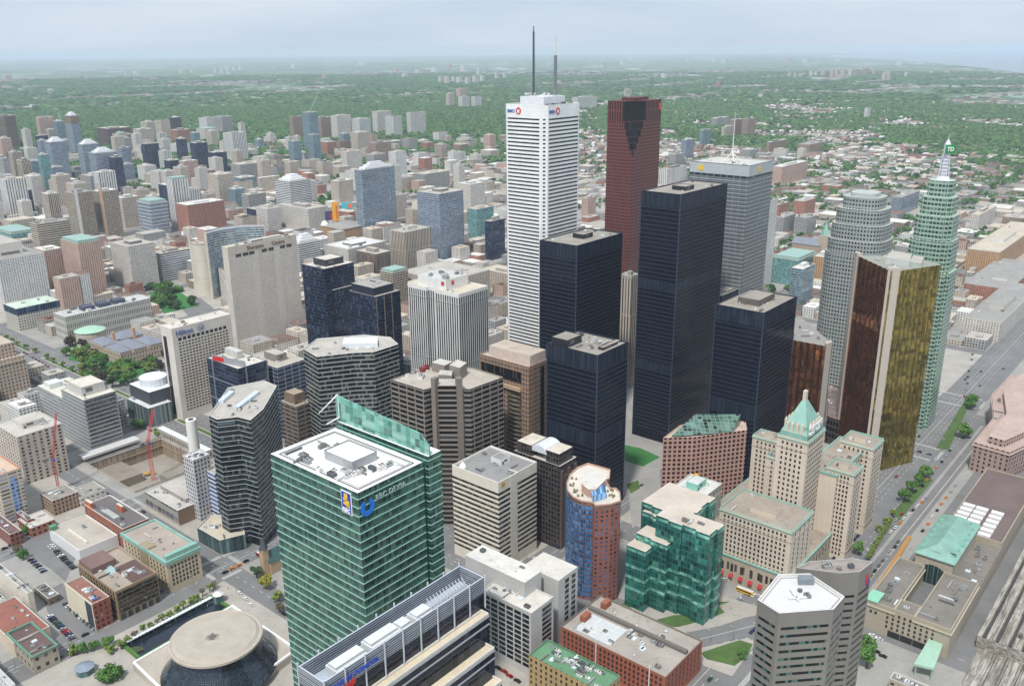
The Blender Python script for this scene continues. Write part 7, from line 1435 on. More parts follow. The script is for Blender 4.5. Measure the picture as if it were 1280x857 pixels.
def block_fill(e0, e1, n0, n1, far):
    e = e0
    while e < e1-8:
        w_ = R_.uniform(14, 34)*(1.5 if far else 1); n = n0
        while n < n1-8:
            d_ = R_.uniform(14, 32)*(1.5 if far else 1)
            a, b = min(e1, e+w_)-1.2, min(n1, n+d_)-1.2
            if a-e > 7 and b-n > 7 and R_.random() > (.12 if not far else .3):
                c = en((e+a)/2, (n+b)/2)
                if c.y > 200 and abs(c.x/c.y) < .66: cand.append((c.length, c, a-e, b-n))
            n += d_
        e += w_
EE = [x for x, _ in EST]; 
def axis(l, hi, st, wd):
    o = [(x, w_) for x, w_ in l]; x = o[-1][0]
    while x < hi: x += st; o.append((x, wd))
    return o
EA = [(-2600+k*150, 14) for k in range(16)]+[(-110, 14)]+axis(EST[1:], 4200, 150, 16); NA = axis(NST, 3900, 140, 14)
for i in range(len(EA)-1):
    for j in range(len(NA)-1):
        c = en((EA[i][0]+EA[i+1][0])/2, (NA[j][0]+NA[j+1][0])/2)
        if c.y < 350 or abs(c.x/c.y) > .75 or c.length > 3600: continue
        if NA[j][0] < 480 and EA[i][0] < 1000: continue
        block_fill(EA[i][0]+EA[i][1]/2+2, EA[i+1][0]-EA[i+1][1]/2-2, NA[j][0]+NA[j][1]/2+2, NA[j+1][0]-NA[j+1][1]/2-2, c.length > 1800)
cand.sort(key=lambda t: t[0]); LOWK = ['beige', 'pale', 'grey', 'grey', 'brown', 'pale', 'beige', 'brick', 'pink', 'white', 'pale', 'beige']; WORD = {'beige': 'beige', 'pale': 'pale', 'brick': 'red brick', 'grey': 'grey', 'brown': 'brown', 'pink': 'rose', 'white': 'white'}
LR = [(GR, 'tan'), (GR2, 'grey'), (WR, 'white'), (DR, 'dark'), (BR, 'brown'), (roofmat((190, 178, 160)), 'cream')]
litems = []; nlow = 0; rest = MB(); RM = []
RMI = {}
def mi_(m):
    if m not in RMI: RMI[m] = len(RM); RM.append(m)
    return RMI[m]
for dist, c, w_, d_ in cand:
    if not free(c, max(w_, d_)*.62): continue
    far = dist > 2000; u = R_.random(); dens = 1.0 if dist < 1700 else (.8 if dist < 2600 else .6)
    if R_.random() > dens: continue
    h = R_.choice((7, 9, 11, 13, 16, 20, 26)) if dist < 1300 else R_.choice((6, 8, 10, 12, 15, 22, 30 if c.x < 0 else 10, 44 if c.x < -100 and R_.random() < .35 else 9))
    if c.x > 250 and dist > 900: h = R_.choice((6, 7, 8, 10, 12, 15))
    k = R_.choice(LOWK); rf, rw = R_.choice(LR); r = [c+E0*x*w_/2+N0*y*d_/2 for x, y in ((-1, -1), (1, -1), (1, 1), (-1, 1))]
    if nlow < 230:
        b = MB(); b.prism(r, 0, h, 0, 1)
        o = b.build('low_building', [sty(k), rf]); tag(o, '%s low-rise building with a %s flat roof in the blocks between the towers' % (WORD[k], rw), 'building', 'low-rise buildings between the towers'); litems.append((o, c, '%s low-rise with %s roof' % (WORD[k], rw))); nlow += 1
        t_ = sub(r, .25, .25+R_.uniform(.15, .35), .3, .3+R_.uniform(.15, .35)); b2 = MB(); b2.prism(t_, h, h+R_.uniform(1.5, 3.5), 0, 1); q = b2.build('stair_hut', [plain((170, 164, 154), .8), rf]); q.parent = o; clutter(o, r, h, 2, nlow, 1.3)
    else:
        a, bb = mi_(sty(k)), mi_(rf); rest.prism(r, 0, h, a, bb)
        if R_.random() < .5: t_ = sub(r, .3, .55, .3, .6); rest.prism(t_, h, h+2.5, bb, bb)
o = rest.build('low_rise_district', RM, weld=False); struct(o, 'stuff', 'spread of low-rise buildings filling the inner suburbs'); o['kind'] = 'stuff'
relabel(litems, '%s, %s')
print('low', nlow, len(rest.f))
# ---------------------------------------------------------------- trees, woods, suburbs
def leafmat(c1, c2, obj=True):
    m, t, b = newmat('foliage'); g = t.n.new('ShaderNodeNewGeometry'); oi = t.n.new('ShaderNodeObjectInfo')
    f = t.math('ADD', t.math('MULTIPLY', g.outputs['Random Per Island'], .6), t.math('MULTIPLY', oi.outputs['Random'], .4)) if obj else g.outputs['Random Per Island']
    t.l.new(t.mix(f, c1, c2), b.inputs['Base Color']); b.inputs['Roughness'].default_value = .8; b.inputs['Specular IOR Level'].default_value = .2; return m
LF = {'green': leafmat((.05, .13, .035, 1), (.14, .28, .06, 1)), 'spring': leafmat((.13, .2, .04, 1), (.25, .32, .08, 1)), 'yellow': leafmat((.2, .2, .03, 1), (.36, .32, .05, 1)), 'dark': leafmat((.03, .08, .03, 1), (.08, .14, .05, 1)), 'bare': leafmat((.12, .10, .06, 1), (.2, .19, .10, 1)), 'purple': leafmat((.05, .035, .035, 1), (.09, .06, .05, 1))}
BARK = plain((92, 78, 64), .9)
nprng = np.random.default_rng(3)
def crown_mesh(seed, nleaf=1500, flat=.85, sparse=False, ls=.42):
    r = np.random.default_rng(seed); K = 15; cl = r.normal(size=(K, 3)); cl /= np.linalg.norm(cl, axis=1)[:, None]; cl *= r.uniform(.35, .72, (K, 1)); cl[:, 2] *= flat; cr = r.uniform(.26, .42, K)*(.8 if sparse else 1)
    idx = r.integers(0, K, nleaf); d = r.normal(size=(nleaf, 3)); d /= np.linalg.norm(d, axis=1)[:, None]; rad = r.uniform(.55, 1.05, (nleaf, 1)); p = cl[idx]+d*rad*cr[idx][:, None]
    n = d+r.normal(size=(nleaf, 3))*.5; n /= np.linalg.norm(n, axis=1)[:, None]; a = np.cross(n, r.normal(size=(nleaf, 3))); a /= np.linalg.norm(a, axis=1)[:, None]; b = np.cross(n, a); s = r.uniform(.5, 1, (nleaf, 1))*ls*.25
    v = np.stack([p-a*s, p-b*s*.8, p+a*s, p+b*s*.8], 1).reshape(-1, 3); me = bpy.data.meshes.new('crown'); me.vertices.add(len(v)); me.vertices.foreach_set('co', v.ravel().astype(np.float32))
    me.loops.add(len(v)); me.loops.foreach_set('vertex_index', np.arange(len(v), dtype=np.int32)); me.polygons.add(nleaf); me.polygons.foreach_set('loop_start', np.arange(0, len(v), 4, dtype=np.int32)); me.update(calc_edges=True); me.validate(); return me
CM = {k: [crown_mesh(i+10*j, 900 if k == 'bare' else 1700, sparse=(k in ('bare', 'spring')), ls=.34 if k == 'bare' else .5) for i in range(2)] for j, k in enumerate(LF)}
for k, l in CM.items():
    for me in l: me.materials.append(LF[k])
def trunk_mesh():
    mb = MB(); mb.tube((0, 0, 0), (0, 0, .62), .045, .028, 7)
    for a in range(5): t_ = a*1.3; mb.tube((0, 0, .34+a*.05), (.3*math.cos(t_), .3*math.sin(t_), .68+a*.03), .02, .008, 5)
    o = mb.build('trunk', BARK); me = o.data; bpy.data.objects.remove(o); return me
TM_ = trunk_mesh()
def tree(p, h, rad, kind, label, group, z=.19):
    rt_ = empty('tree', p, z); tag(rt_, label, 'tree', group)
    o = bpy.data.objects.new('trunk', TM_); C.objects.link(o); o.parent = rt_; o.scale = (h, h, h)
    c = bpy.data.objects.new('crown', R_.choice(CM[kind])); C.objects.link(c); c.parent = rt_; c.location = (0, 0, h-rad*.85); c.scale = (rad, rad, rad*.9); c.rotation_euler = (0, 0, R_.uniform(0, 6.28)); return rt_
for x, y, h, rad, k, lb in (
 (127, 780, 9, 5, 'green', 'round green tree at the foot of the cream blank wall'), (143, 846, 10, 7, 'green', 'large green tree in the park beside the concert hall plinth'), (133, 852, 9, 6, 'green', 'second large green tree touching the park edge'), (92, 818, 8, 4.5, 'spring', 'thin spring tree by the domed glass pavilion'), (105, 815, 7, 4, 'green', 'small green tree above the domed glass pavilion'), (118, 812, 7, 4, 'green', 'small green tree nearest the park pavilion entrance'), (136, 808, 8, 4.5, 'green', 'green tree at the corner of the hedge'), (138, 816, 7, 4, 'spring', 'yellow-green tree near the hedge corner'), (34, 668, 9, 5, 'green', 'green tree on the kerb by the brick rows'), (30, 699, 8, 4.5, 'green', 'green tree between the two parking lots'), (24, 690, 8, 5, 'bare', 'bare brown tree in the corner of the parking lot'),
 (333, 736, 12, 5.5, 'yellow', 'bright yellow-green tree at the foot of the emerald tower'), (348, 752, 10, 5, 'spring', 'olive tree below the yellow-green one'), (321, 722, 10, 5, 'dark', 'dark green tree beside the small church'), (350, 765, 9, 4.5, 'bare', 'brownish tree by the emerald tower wall'),
 (174, 535, 11, 7, 'green', 'round green tree on the avenue median near the crossing'), (198, 545, 10, 6, 'spring', 'first of two pale green trees on the avenue'), (211, 549, 9, 5.5, 'spring', 'second of two pale green trees on the avenue'), (154, 518, 10, 6, 'spring', 'feathery tree beside the grey ribbed office'), 
 (1083, 835, 16, 7, 'green', 'tall green tree between the grey towers and the station, lower'), (1080, 822, 16, 7, 'green', 'tall green tree between the grey towers and the station, upper'), (1073, 693, 11, 5.5, 'green', 'green tree behind the curved grey tower'), (927, 822, 7, 4, 'green', 'bright round tree in the small traffic island garden'), (1138, 763, 0.1, .1, 'green', None),
 (1130, 628, 13, 6, 'green', 'full green tree in the street median, nearest the hotel'), (1139, 617, 13, 6, 'green', 'full green tree in the street median, second along'), (1148, 607, 12, 6, 'green', 'full green tree in the street median, third along'), (1155, 597, 12, 6, 'green', 'full green tree in the street median, farthest'), (1204, 547, 15, 8, 'green', 'large tree beside the pinkish public building'), (1212, 510, 16, 9, 'green', 'larger tree further up the same street'), (1116, 646, 7, 3.5, 'spring', 'small kerb tree by the hotel forecourt'), (1107, 656, 7, 3.5, 'spring', 'small spring tree in the lower median'), (1098, 665, 7, 3.5, 'spring', 'small spring tree at the low end of the median'),
 (1240, 236, 18, 12, 'green', 'big tree by the riverside motorway'), (1215, 240, 16, 10, 'green', 'tree in front of the riverside field'), (1112, 217, 18, 12, 'dark', 'dark tree clump by the motorway bend'), (1145, 224, 18, 12, 'dark', 'dark tree at the foot of the slip road')):
    if lb: tree(at(x, y), h, rad, k, lb, 'single trees around the towers')
for i, t_ in enumerate(np.linspace(0.02, .98, 15)):       # street trees along the pool side of the street
    p = at(150, 812, 0).lerp(at(270, 735, 0), t_); tree(p+Vector((R_.uniform(-1, 1), R_.uniform(-1, 1))), R_.uniform(5.5, 7.5), R_.uniform(2.4, 3.4), R_.choice(('spring', 'bare', 'spring')), 'thin yellow-green street tree, %s in the row along the sunken pool' % ORDN[i], 'street trees along the sunken pool')
for i, t_ in enumerate(np.linspace(0, 1, 14)):
    p = at(1085, 700).lerp(at(1112, 655), t_); tree(p, 6, 2.6, 'spring', 'small street tree, %s in the row before the hotel arcade' % ORDN[i], 'street trees before the hotel arcade')
PARK = ccw(px((84, 432), (100, 428), (125, 444), (150, 458), (160, 462), (208, 448), (206, 466), (160, 486), (128, 486), (108, 470), (84, 446)))
SQ = ccw(px((186, 362), (214, 357), (248, 382), (236, 390), (206, 392), (190, 378)))
KB = ccw(px((400, 247), (440, 243), (441, 250), (405, 254)))
KW = {'green': 'green', 'spring': 'yellow-green', 'dark': 'dark green', 'purple': 'purple-leaved', 'bare': 'brown', 'yellow': 'yellow'}
def scatter(poly, n, h, rad, kinds, lb, grp, ref=None):
    its = []
    x0, x1 = min(p.x for p in poly), max(p.x for p in poly); y0, y1 = min(p.y for p in poly), max(p.y for p in poly); k = 0; tries = 0; pts = []
    while k < n and tries < 4000:
        tries += 1; p = Vector((R_.uniform(x0, x1), R_.uniform(y0, y1)))
        if inside(p, poly) and all((p-q).length > rad*1.0 for q in pts): pts.append(p); kk = R_.choice(kinds); its.append((tree(p, h*R_.uniform(.8, 1.2), rad*R_.uniform(.85, 1.25), kk, lb, grp), p, KW[kk])); k += 1
    relabel(its, '%s '+lb+', %s', ref)
scatter(PARK, 44, 14, 7, ('green', 'green', 'spring', 'dark', 'green', 'purple'), 'tree on the law hall lawn', 'trees on the law hall lawn', [(at(112, 430), 'the domed annex'), (at(90, 440), 'the avenue'), (at(195, 450), 'the hall porch'), (at(170, 490), 'the opera house')])
scatter(SQ, 18, 14, 8, ('green', 'green', 'dark'), 'tree in the civic grove', 'trees in the civic grove', [(at(187, 372), 'the courthouse'), (at(248, 385), 'the paved square')])
scatter(KB, 9, 12, 9, ('green', 'dark'), 'tree in the strip behind the billboards', 'trees behind the billboards', [(at(400, 248), 'the white banded tower'), (at(441, 248), 'the slate-blue tower')])
mits = []
for e_x, n0, n1 in ((405, 520, 2000),):
    n = n0
    while n < n1:
        p = en(e_x+R_.uniform(-1, 1), n); n += R_.uniform(16, 34)
        if n < 950: continue
        kk = R_.choice(('green', 'spring')); mits.append((tree(p, 8, 4, kk, 'x', 'trees on the avenue median'), p, KW[kk]))
relabel(mits, 'small %s tree on the avenue median, %s', [(at(60, 455), 'the law hall lawn'), (at(12, 410), 'the blue-topped office')])
# mid-distance greenery between low buildings: grown as one mass
def dome_mesh(name, P, Rr, Hh, mat, seed=1, k=6):
    r = np.random.default_rng(seed); N_ = len(P); ang = np.linspace(0, 2*np.pi, k, endpoint=False)
    V = []; base = np.zeros((N_, 2*k+1, 3), np.float32)
    for j, (rr, zz) in enumerate(((1.0, .42), (.72, .82))):
        rad = Rr[:, None]*rr*r.uniform(.72, 1.25, (N_, k)); a = ang[None, :]+r.uniform(0, 1, (N_, 1))*2+j*.5
        base[:, j*k:(j+1)*k, 0] = P[:, 0:1]+rad*np.cos(a); base[:, j*k:(j+1)*k, 1] = P[:, 1:2]+rad*np.sin(a); base[:, j*k:(j+1)*k, 2] = Hh[:, None]*zz*r.uniform(.85, 1.12, (N_, k))
    base[:, 2*k, 0] = P[:, 0]; base[:, 2*k, 1] = P[:, 1]; base[:, 2*k, 2] = Hh
    tri = []
    for i in range(k):
        j = (i+1) % k; tri += [(i, j, k+j), (i, k+j, k+i), (k+i, k+j, 2*k)]
    tri = np.array(tri, np.int32); idx = (tri[None]+(np.arange(N_, dtype=np.int32)*(2*k+1))[:, None, None]).reshape(-1)
    me = bpy.data.meshes.new(name); v = base.reshape(-1, 3); me.vertices.add(len(v)); me.vertices.foreach_set('co', v.ravel()); me.loops.add(len(idx)); me.loops.foreach_set('vertex_index', idx); nf = len(idx)//3
    me.polygons.add(nf); me.polygons.foreach_set('loop_start', np.arange(0, len(idx), 3, dtype=np.int32)); me.update(calc_edges=True); me.materials.append(mat); o = bpy.data.objects.new(name, me); C.objects.link(o); return o
def vnoise(x, y, s, seed):
    r = np.random.default_rng(seed); g = r.random((256, 256)); X, Y = x/s+500, y/s+500; xi, yi = np.floor(X).astype(int), np.floor(Y).astype(int); fx, fy = X-xi, Y-yi; fx = fx*fx*(3-2*fx); fy = fy*fy*(3-2*fy); G = lambda a, b: g[a % 256, b % 256]
    return (G(xi, yi)*(1-fx)+G(xi+1, yi)*fx)*(1-fy)+(G(xi, yi+1)*(1-fx)+G(xi+1, yi+1)*fx)*fy
def wedge(n, d0, d1, seed):
    r = np.random.default_rng(seed); d = np.sqrt(r.uniform(d0*d0, d1*d1, n)); a = r.uniform(-.62, .62, n); return np.stack([d*np.sin(a), d*np.cos(a)], 1)
occ = {}
for f_ in FOOT:
    for x0 in np.arange(min(p.x for p in f_)-6, max(p.x for p in f_)+7, 10):
        for y0 in np.arange(min(p.y for p in f_)-6, max(p.y for p in f_)+7, 10): occ[(int(x0//10), int(y0//10))] = 1
def filt(P): return np.array([not occ.get((int(x//10), int(y//10))) for x, y in P])
WM = leafmat((.018, .055, .02, 1), (.09, .175, .045, 1), False)
ea, na = math.cos(math.radians(GA)), math.sin(math.radians(GA))
def lakeside(P): 
    pl = ccw(shore); return np.array([inside(Vector((x, y)), pl) for x, y in P])
P = wedge(26000, 1250, 3000, 21); nn_ = vnoise(P[:, 0], P[:, 1], 170, 1)*.6+vnoise(P[:, 0], P[:, 1], 60, 2)*.4; east = np.clip((P[:, 0]+150)/700, 0, 1); dd = np.hypot(P[:, 0], P[:, 1]); th = .70-.24*east-.16*np.clip((dd-2100)/900, 0, 1); P = P[nn_ > th]; P = P[filt(P)]
print('street trees', len(P)); r_ = np.random.default_rng(4); o = dome_mesh('street_tree_mass', P, r_.uniform(3, 6.5, len(P)), r_.uniform(7, 13, len(P)), WM, 5, 7); struct(o, 'stuff', 'street and garden trees massed between the low buildings')
P = wedge(105000, 2800, 6200, 22); dd = np.hypot(P[:, 0], P[:, 1]); nn_ = vnoise(P[:, 0], P[:, 1], 420, 3)*.55+vnoise(P[:, 0], P[:, 1], 130, 4)*.45; west = P[:, 0] < 150
th = np.where(west, .30-.2*np.clip((dd-2900)/600, 0, 1), .44)+.12*(dd < 3300); P = P[nn_ > th]; P = P[filt(P)]; print('woods', len(P)); r_ = np.random.default_rng(5)
o = dome_mesh('woods', P, r_.uniform(7, 13, len(P)), r_.uniform(11, 19, len(P)), WM, 6, 6); struct(o, 'stuff', 'dense leafy woods and garden suburbs beyond downtown')
P = wedge(70000, 6000, 14000, 23); nn_ = vnoise(P[:, 0], P[:, 1], 1100, 5)*.5+vnoise(P[:, 0]*.6+P[:, 1]*.8, (P[:, 1]*.6-P[:, 0]*.8)*3.0, 900, 8)*.5; P = P[nn_ > .4]; P = P[~lakeside(P)]; r_ = np.random.default_rng(6)
o = dome_mesh('far_woods', P, r_.uniform(16, 34, len(P)), r_.uniform(12, 20, len(P)), WM, 7, 5); struct(o, 'stuff', 'far tree canopy fading toward the horizon')
# houses: rows of small gabled roofs among the trees
HM_ = [plain((166, 160, 150), .8), plain((130, 96, 84), .8), plain((140, 134, 126), .8), plain((104, 98, 96), .8), plain((190, 188, 184), .7)]
def houses(name, P, s, label, hh=7, sd=1, flat=False):
    r = np.random.default_rng(sd); mb_v = []; fs = []; ms = []
    for i, (x, y) in enumerate(P):
        w_, d_ = s*r.uniform(.6, 1.5), s*r.uniform(.6, 1.7); h = hh*r.uniform(.8, 1.4); b0 = len(mb_v); m1, m2 = int(r.integers(0, 5)), int(r.integers(0, 5))
        for ux, uy in ((-1, -1), (1, -1), (1, 1), (-1, 1)): mb_v.append((x+ea*ux*w_/2-na*uy*d_/2, y+na*ux*w_/2+ea*uy*d_/2, 0))
        for ux, uy in ((-1, -1), (1, -1), (1, 1), (-1, 1)): mb_v.append((x+ea*ux*w_/2-na*uy*d_/2, y+na*ux*w_/2+ea*uy*d_/2, h))
        fs += [(b0+a, b0+(a+1) % 4, b0+4+(a+1) % 4, b0+4+a) for a in range(4)]; ms += [m1]*4
        if flat: fs.append((b0+4, b0+5, b0+6, b0+7)); ms.append(m2)
        else:
            for uy in (-1, 1): mb_v.append((x-na*uy*d_/2, y+ea*uy*d_/2, h+w_*.3))
            fs += [(b0+5, b0+6, b0+9, b0+8), (b0+7, b0+4, b0+8, b0+9), (b0+4, b0+5, b0+8), (b0+6, b0+7, b0+9)]; ms += [m2, m2, m1, m1]
    me = bpy.data.meshes.new(name); me.from_pydata(mb_v, [], fs); me.update(); [me.materials.append(m) for m in HM_]; me.polygons.foreach_set('material_index', ms); o = bpy.data.objects.new(name, me); C.objects.link(o); return struct(o, 'stuff', label)
P = wedge(16000, 2500, 6500, 31); nn_ = vnoise(P[:, 0], P[:, 1], 420, 3)*.55+vnoise(P[:, 0], P[:, 1], 130, 4)*.45; e_ = P[:, 0] > 100; P = P[(nn_ < np.where(e_, .60, .36))]; P = P[filt(P)]; print('houses', len(P)); houses('suburban_houses', P, 13, 'rows of small suburban houses among the trees')
P = wedge(9000, 6200, 15000, 33); nn_ = vnoise(P[:, 0]*.6+P[:, 1]*.8, (P[:, 1]*.6-P[:, 0]*.8)*3.0, 900, 8); P = P[nn_ < .38]; P = P[~lakeside(P)]; houses('distant_commercial_blocks', P, 46, 'pale commercial blocks scattered through the hazy suburbs', 11, 3, True)
# ---------------------------------------------------------------- vehicles
def occ_hit(p): return any(inside(p, f_) for f_ in FOOT)
def car_proto(kind='car'):
    L_, W_, Hb = (4.5, 1.85, .8) if kind == 'car' else (11.5, 2.6, 2.6)
    mb = MB(); pts = [(-L_/2, .35), (L_/2, .35), (L_/2, .75), (L_/2*.55, .95), (-L_/2*.8, 1.0), (-L_/2, .85)] if kind == 'car' else [(-L_/2, .4), (L_/2, .4), (L_/2, 2.9), (L_/2*.97, 3.1), (-L_/2*.97, 3.1), (-L_/2, 2.9)]
    def extr(mb, pts, w_, mi=0):
        a = [(x, -w_/2, z) for x, z in pts]; b = [(x, w_/2, z) for x, z in pts]; mb.face(a, mi); mb.face(b[::-1], mi)
        for i in range(len(pts)): j = (i+1) % len(pts); mb.face([a[j], a[i], b[i], b[j]], mi)
    extr(mb, pts, W_); body = mb.build('body', plain((128, 128, 128))); g_ = MB()
    if kind == 'car': extr(g_, [(L_*.2, .94), (L_*.06, 1.42), (-L_*.25, 1.45), (-L_*.38, 1.0)], W_*.84)
    else: extr(g_, [(-L_/2*.9, 1.5), (L_/2*1.003, 1.5), (L_/2*1.003, 2.5), (-L_/2*.9, 2.5)], W_*1.01)
    glass = g_.build('windows', plain((30, 34, 40), .12, var=.05)); t_ = MB()
    if kind == 'car': extr(t_, [(L_*.07, 1.425), (L_*.05, 1.47), (-L_*.24, 1.49), (-L_*.26, 1.45)], W_*.8); 
    else: extr(t_, [(-L_/2*.96, 3.1), (L_/2*.96, 3.1), (L_/2*.94, 3.2), (-L_/2*.94, 3.2)], W_*.9)
    top = t_.build('roof', plain((128, 128, 128))); w2 = MB(); w2.tube((0, -.12, 0), (0, .12, 0), .34 if kind == 'car' else .5, None, 12); wh = w2.build('wheel', plain((24, 24, 24), .8))
    out = [o.data for o in (body, glass, top, wh)]; [bpy.data.objects.remove(o) for o in (body, glass, top, wh)]; return out, L_, W_
PR = {'car': car_proto('car'), 'bus': car_proto('bus')}; pm = {}
CARC = {'black': (26, 26, 30), 'white': (220, 220, 218), 'silver': (160, 164, 168), 'grey': (92, 95, 100), 'red': (150, 28, 30), 'dark blue': (30, 44, 84), 'orange': (214, 130, 30), 'yellow': (226, 178, 30), 'green': (40, 76, 54), 'light blue': (70, 130, 190)}
def vehicle(p, ang, col, label, group, kind='car', roofc=None, z=.22):
    (bd, gl, tp, wh), L_, W_ = PR[kind]
    def cm(me, c):
        k = (me.name, c)
        if k not in pm: m2 = me.copy(); m2.materials.clear(); m2.materials.append(plain(CARC[c], .25, .1, var=.03)); pm[k] = m2
        return pm[k]
    rt_ = empty('bus' if kind == 'bus' else 'car', p, z); rt_.rotation_euler = (0, 0, ang); tag(rt_, label, 'bus' if kind == 'bus' else 'car', group)
    for nm, me in (('body', cm(bd, col)), ('windows', gl), ('roof', cm(tp, roofc or col))): o = bpy.data.objects.new(nm, me); C.objects.link(o); o.parent = rt_
    rw = .34 if kind == 'car' else .5
    for sx in (-.31, .31):
        for sy in (-.46, .46): o = bpy.data.objects.new('wheel', wh); C.objects.link(o); o.parent = rt_; o.location = (sx*L_, sy*W_, rw)
    return rt_
COLS = ['black', 'white', 'silver', 'grey', 'dark blue', 'black', 'grey', 'silver', 'white', 'red', 'green']
ORD = 'first second third fourth fifth sixth seventh eighth ninth tenth eleventh twelfth thirteenth fourteenth fifteenth sixteenth seventeenth eighteenth nineteenth twentieth twenty-first twenty-second'.split()
def carrow(a, b, n, head, desc, cols=None, z=.22, jit=.35):
    a, b = at(*a), at(*b); d = (b-a)
    for i in range(n):
        lb_ = '%s car, %s in the row %s' % ('%s', ORD[min(i, len(ORD)-1)], desc); c = R_.choice(cols or COLS); p = a+d*((i+.5)/n)+Vector((R_.uniform(-jit, jit), R_.uniform(-jit, jit))); vehicle(p, math.radians(head), c, lb_ % c, 'cars '+desc, z=z)
carrow((63, 681), (93, 712), 12, GA, 'parked beside the long white shed'); carrow((62, 770), (92, 800), 13, GA, 'parked on the open side of the lot'); carrow((81, 753), (118, 785), 9, GA, 'parked under the cream blank wall'); carrow((37, 699), (56, 716), 6, GA, 'parked along the patio side of the upper lot')
carrow((100, 797), (205, 737), 9, GA, 'on the street beside the loft warehouse', ['black', 'silver', 'dark blue', 'white', 'grey']); carrow((45, 838), (100, 806), 3, GA, 'passing the old stone building', ['black', 'white']); carrow((2, 688), (52, 662), 6, GA, 'parked before the brick rows', ['black', 'red', 'white', 'silver'])
carrow((277, 718), (312, 700), 4, GA, 'waiting near the corner by the stone hotel', ['orange', 'black', 'dark blue']); carrow((296, 738), (318, 760), 3, GA+90, 'on the side street by the concert hall', ['white', 'grey'])
carrow((140, 520), (232, 556), 12, GA+90, 'driving on the wide avenue beside the pit'); carrow((28, 440), (118, 492), 22, GA+90, 'on the wide avenue by the law hall lawn'); carrow((20, 452), (80, 486), 10, GA+90, 'on the near lanes of the wide avenue')
carrow((1080, 730), (1125, 675), 9, GA, 'in the taxi lane before the railway station', ['black', 'silver', 'white', 'grey']); carrow((1110, 668), (1160, 620), 9, GA, 'queuing beyond the ramp by the station', ['black', 'silver', 'orange', 'white']); carrow((1040, 700), (1075, 668), 7, GA, 'parked by the hotel arcade', ['black', 'dark blue', 'grey']); carrow((1150, 612), (1190, 560), 7, GA, 'moving along the far end of the station street', ['orange', 'black', 'silver', 'green']); carrow((1205, 500), (1216, 440), 8, GA, 'on the distant stretch of the station street')
carrow((1086, 792), (1102, 802), 2, GA+90, 'stopped in the station forecourt', ['white', 'black']); carrow((1092, 812), (1108, 824), 2, GA+90, 'on the road past the station forecourt', ['black', 'white']); carrow((938, 792), (946, 786), 2, GA, 'on the curved road by the hexagonal tower', ['dark blue'], z=.26)
carrow((618, 832), (650, 854), 4, GA+90, 'under the white office block', ['red', 'black']); carrow((1290, 545), (1262, 580), 4, GA, 'parked behind the pinkish public building', ['black', 'red', 'grey'])
carrow((1150, 668), (1196, 604), 8, GA, 'on the inner drive of the railway station', ['orange', 'black', 'silver', 'white']); carrow((1060, 716), (1130, 640), 10, GA, 'in the far lane opposite the station', COLS)
p = at(931, 741); vehicle(p, math.radians(GA+90), 'yellow', 'yellow tour bus with a white roof before the hotel', None, 'bus', 'white'); p = at(907, 725); vehicle(p, math.radians(GA+90), 'white', 'white police-style car by the green faceted building', None); p = at(925, 749); vehicle(p, math.radians(GA+90), 'silver', 'silver car with a pale roof beside the tour bus', None, roofc='white')
p = at(328, 697); vehicle(p, math.radians(GA+90), 'red', 'red and white streetcar-like bus by the small church', None, 'bus', 'white')
# traffic spread along the remaining streets
R3 = random.Random(9); vit = []; lanes = [('n', nc, wd) for nc, wd in NST[:7]]+[('e', ec, wd) for ec, wd in EST[2:8]]
tries = 0
while len(vit) < 120 and tries < 4000:
    tries += 1; k_, c_, wd = R3.choice(lanes); q_ = R3.choice((-1, 1))*wd*R3.choice((.14, .33))
    p = en(R3.uniform(-80, 1500), c_+q_) if k_ == 'n' else en(c_+q_, R3.uniform(60, 1300)); X_, Y_ = proj(p.x, p.y, 0)
    if not (0 < X_ < 1280 and 380 < Y_ < 856) or occ_hit(p) or any((p-o_[1]).length < 7 for o_ in vit): continue
    c = R3.choice(COLS); o_ = vehicle(p, math.radians(GA if k_ == 'n' else GA+90), c, 'x', 'cars on the downtown streets', z=.08); vit.append((o_, p, c))
relabel(vit, '%s car on the street, %s')
# station ramp with orange wall
q = px((1086, 748), (1135, 670), (1139, 673), (1092, 752)); mb = MB(); mb.prism(ccw(q), 0, 1.4, 0, 0); tag(mb.build('ramp_wall', plain((176, 128, 70), .8)), 'ochre ramp wall running beside the station forecourt', 'wall')
# small gothic church squeezed beside the emerald tower
p = at(338, 712); rt_ = empty('small_church', p); tag(rt_, 'small stone church with a dark steep roof beside the emerald tower', 'church'); mb = MB(); mb.box(p+N0*-2-E0*5, 4.5, 4.5, 0, 20); kid(mb, 'bell_tower', plain((176, 150, 120), .8), rt_)
mb = MB(); c = p-N0*2-E0*5; s4 = [c+Vector((x, y)) for x, y in ((-2.6, -2.6), (2.6, -2.6), (2.6, 2.6), (-2.6, 2.6))]; mb.prism(s4, 20, 29, 0, 0, polyt=[c+(q_-c)*.05 for q_ in s4]); kid(mb, 'spire', plain((66, 72, 80), .7), rt_)
mb = MB(); nv = [p-N0*6-E0*3, p-N0*6+E0*16, p+N0*5+E0*16, p+N0*5-E0*3]; mb.prism(nv, 0, 9, 0, 0); kid(mb, 'nave', plain((170, 146, 118), .8), rt_); mb = MB(); mb.prism(inset(nv, -.5), 9, 16, 0, 0, polyt=[p-N0*.6-E0*3, p-N0*.6+E0*16, p-N0*.4+E0*16, p-N0*.4-E0*3]); kid(mb, 'roof', plain((52, 84, 82), .7), rt_)
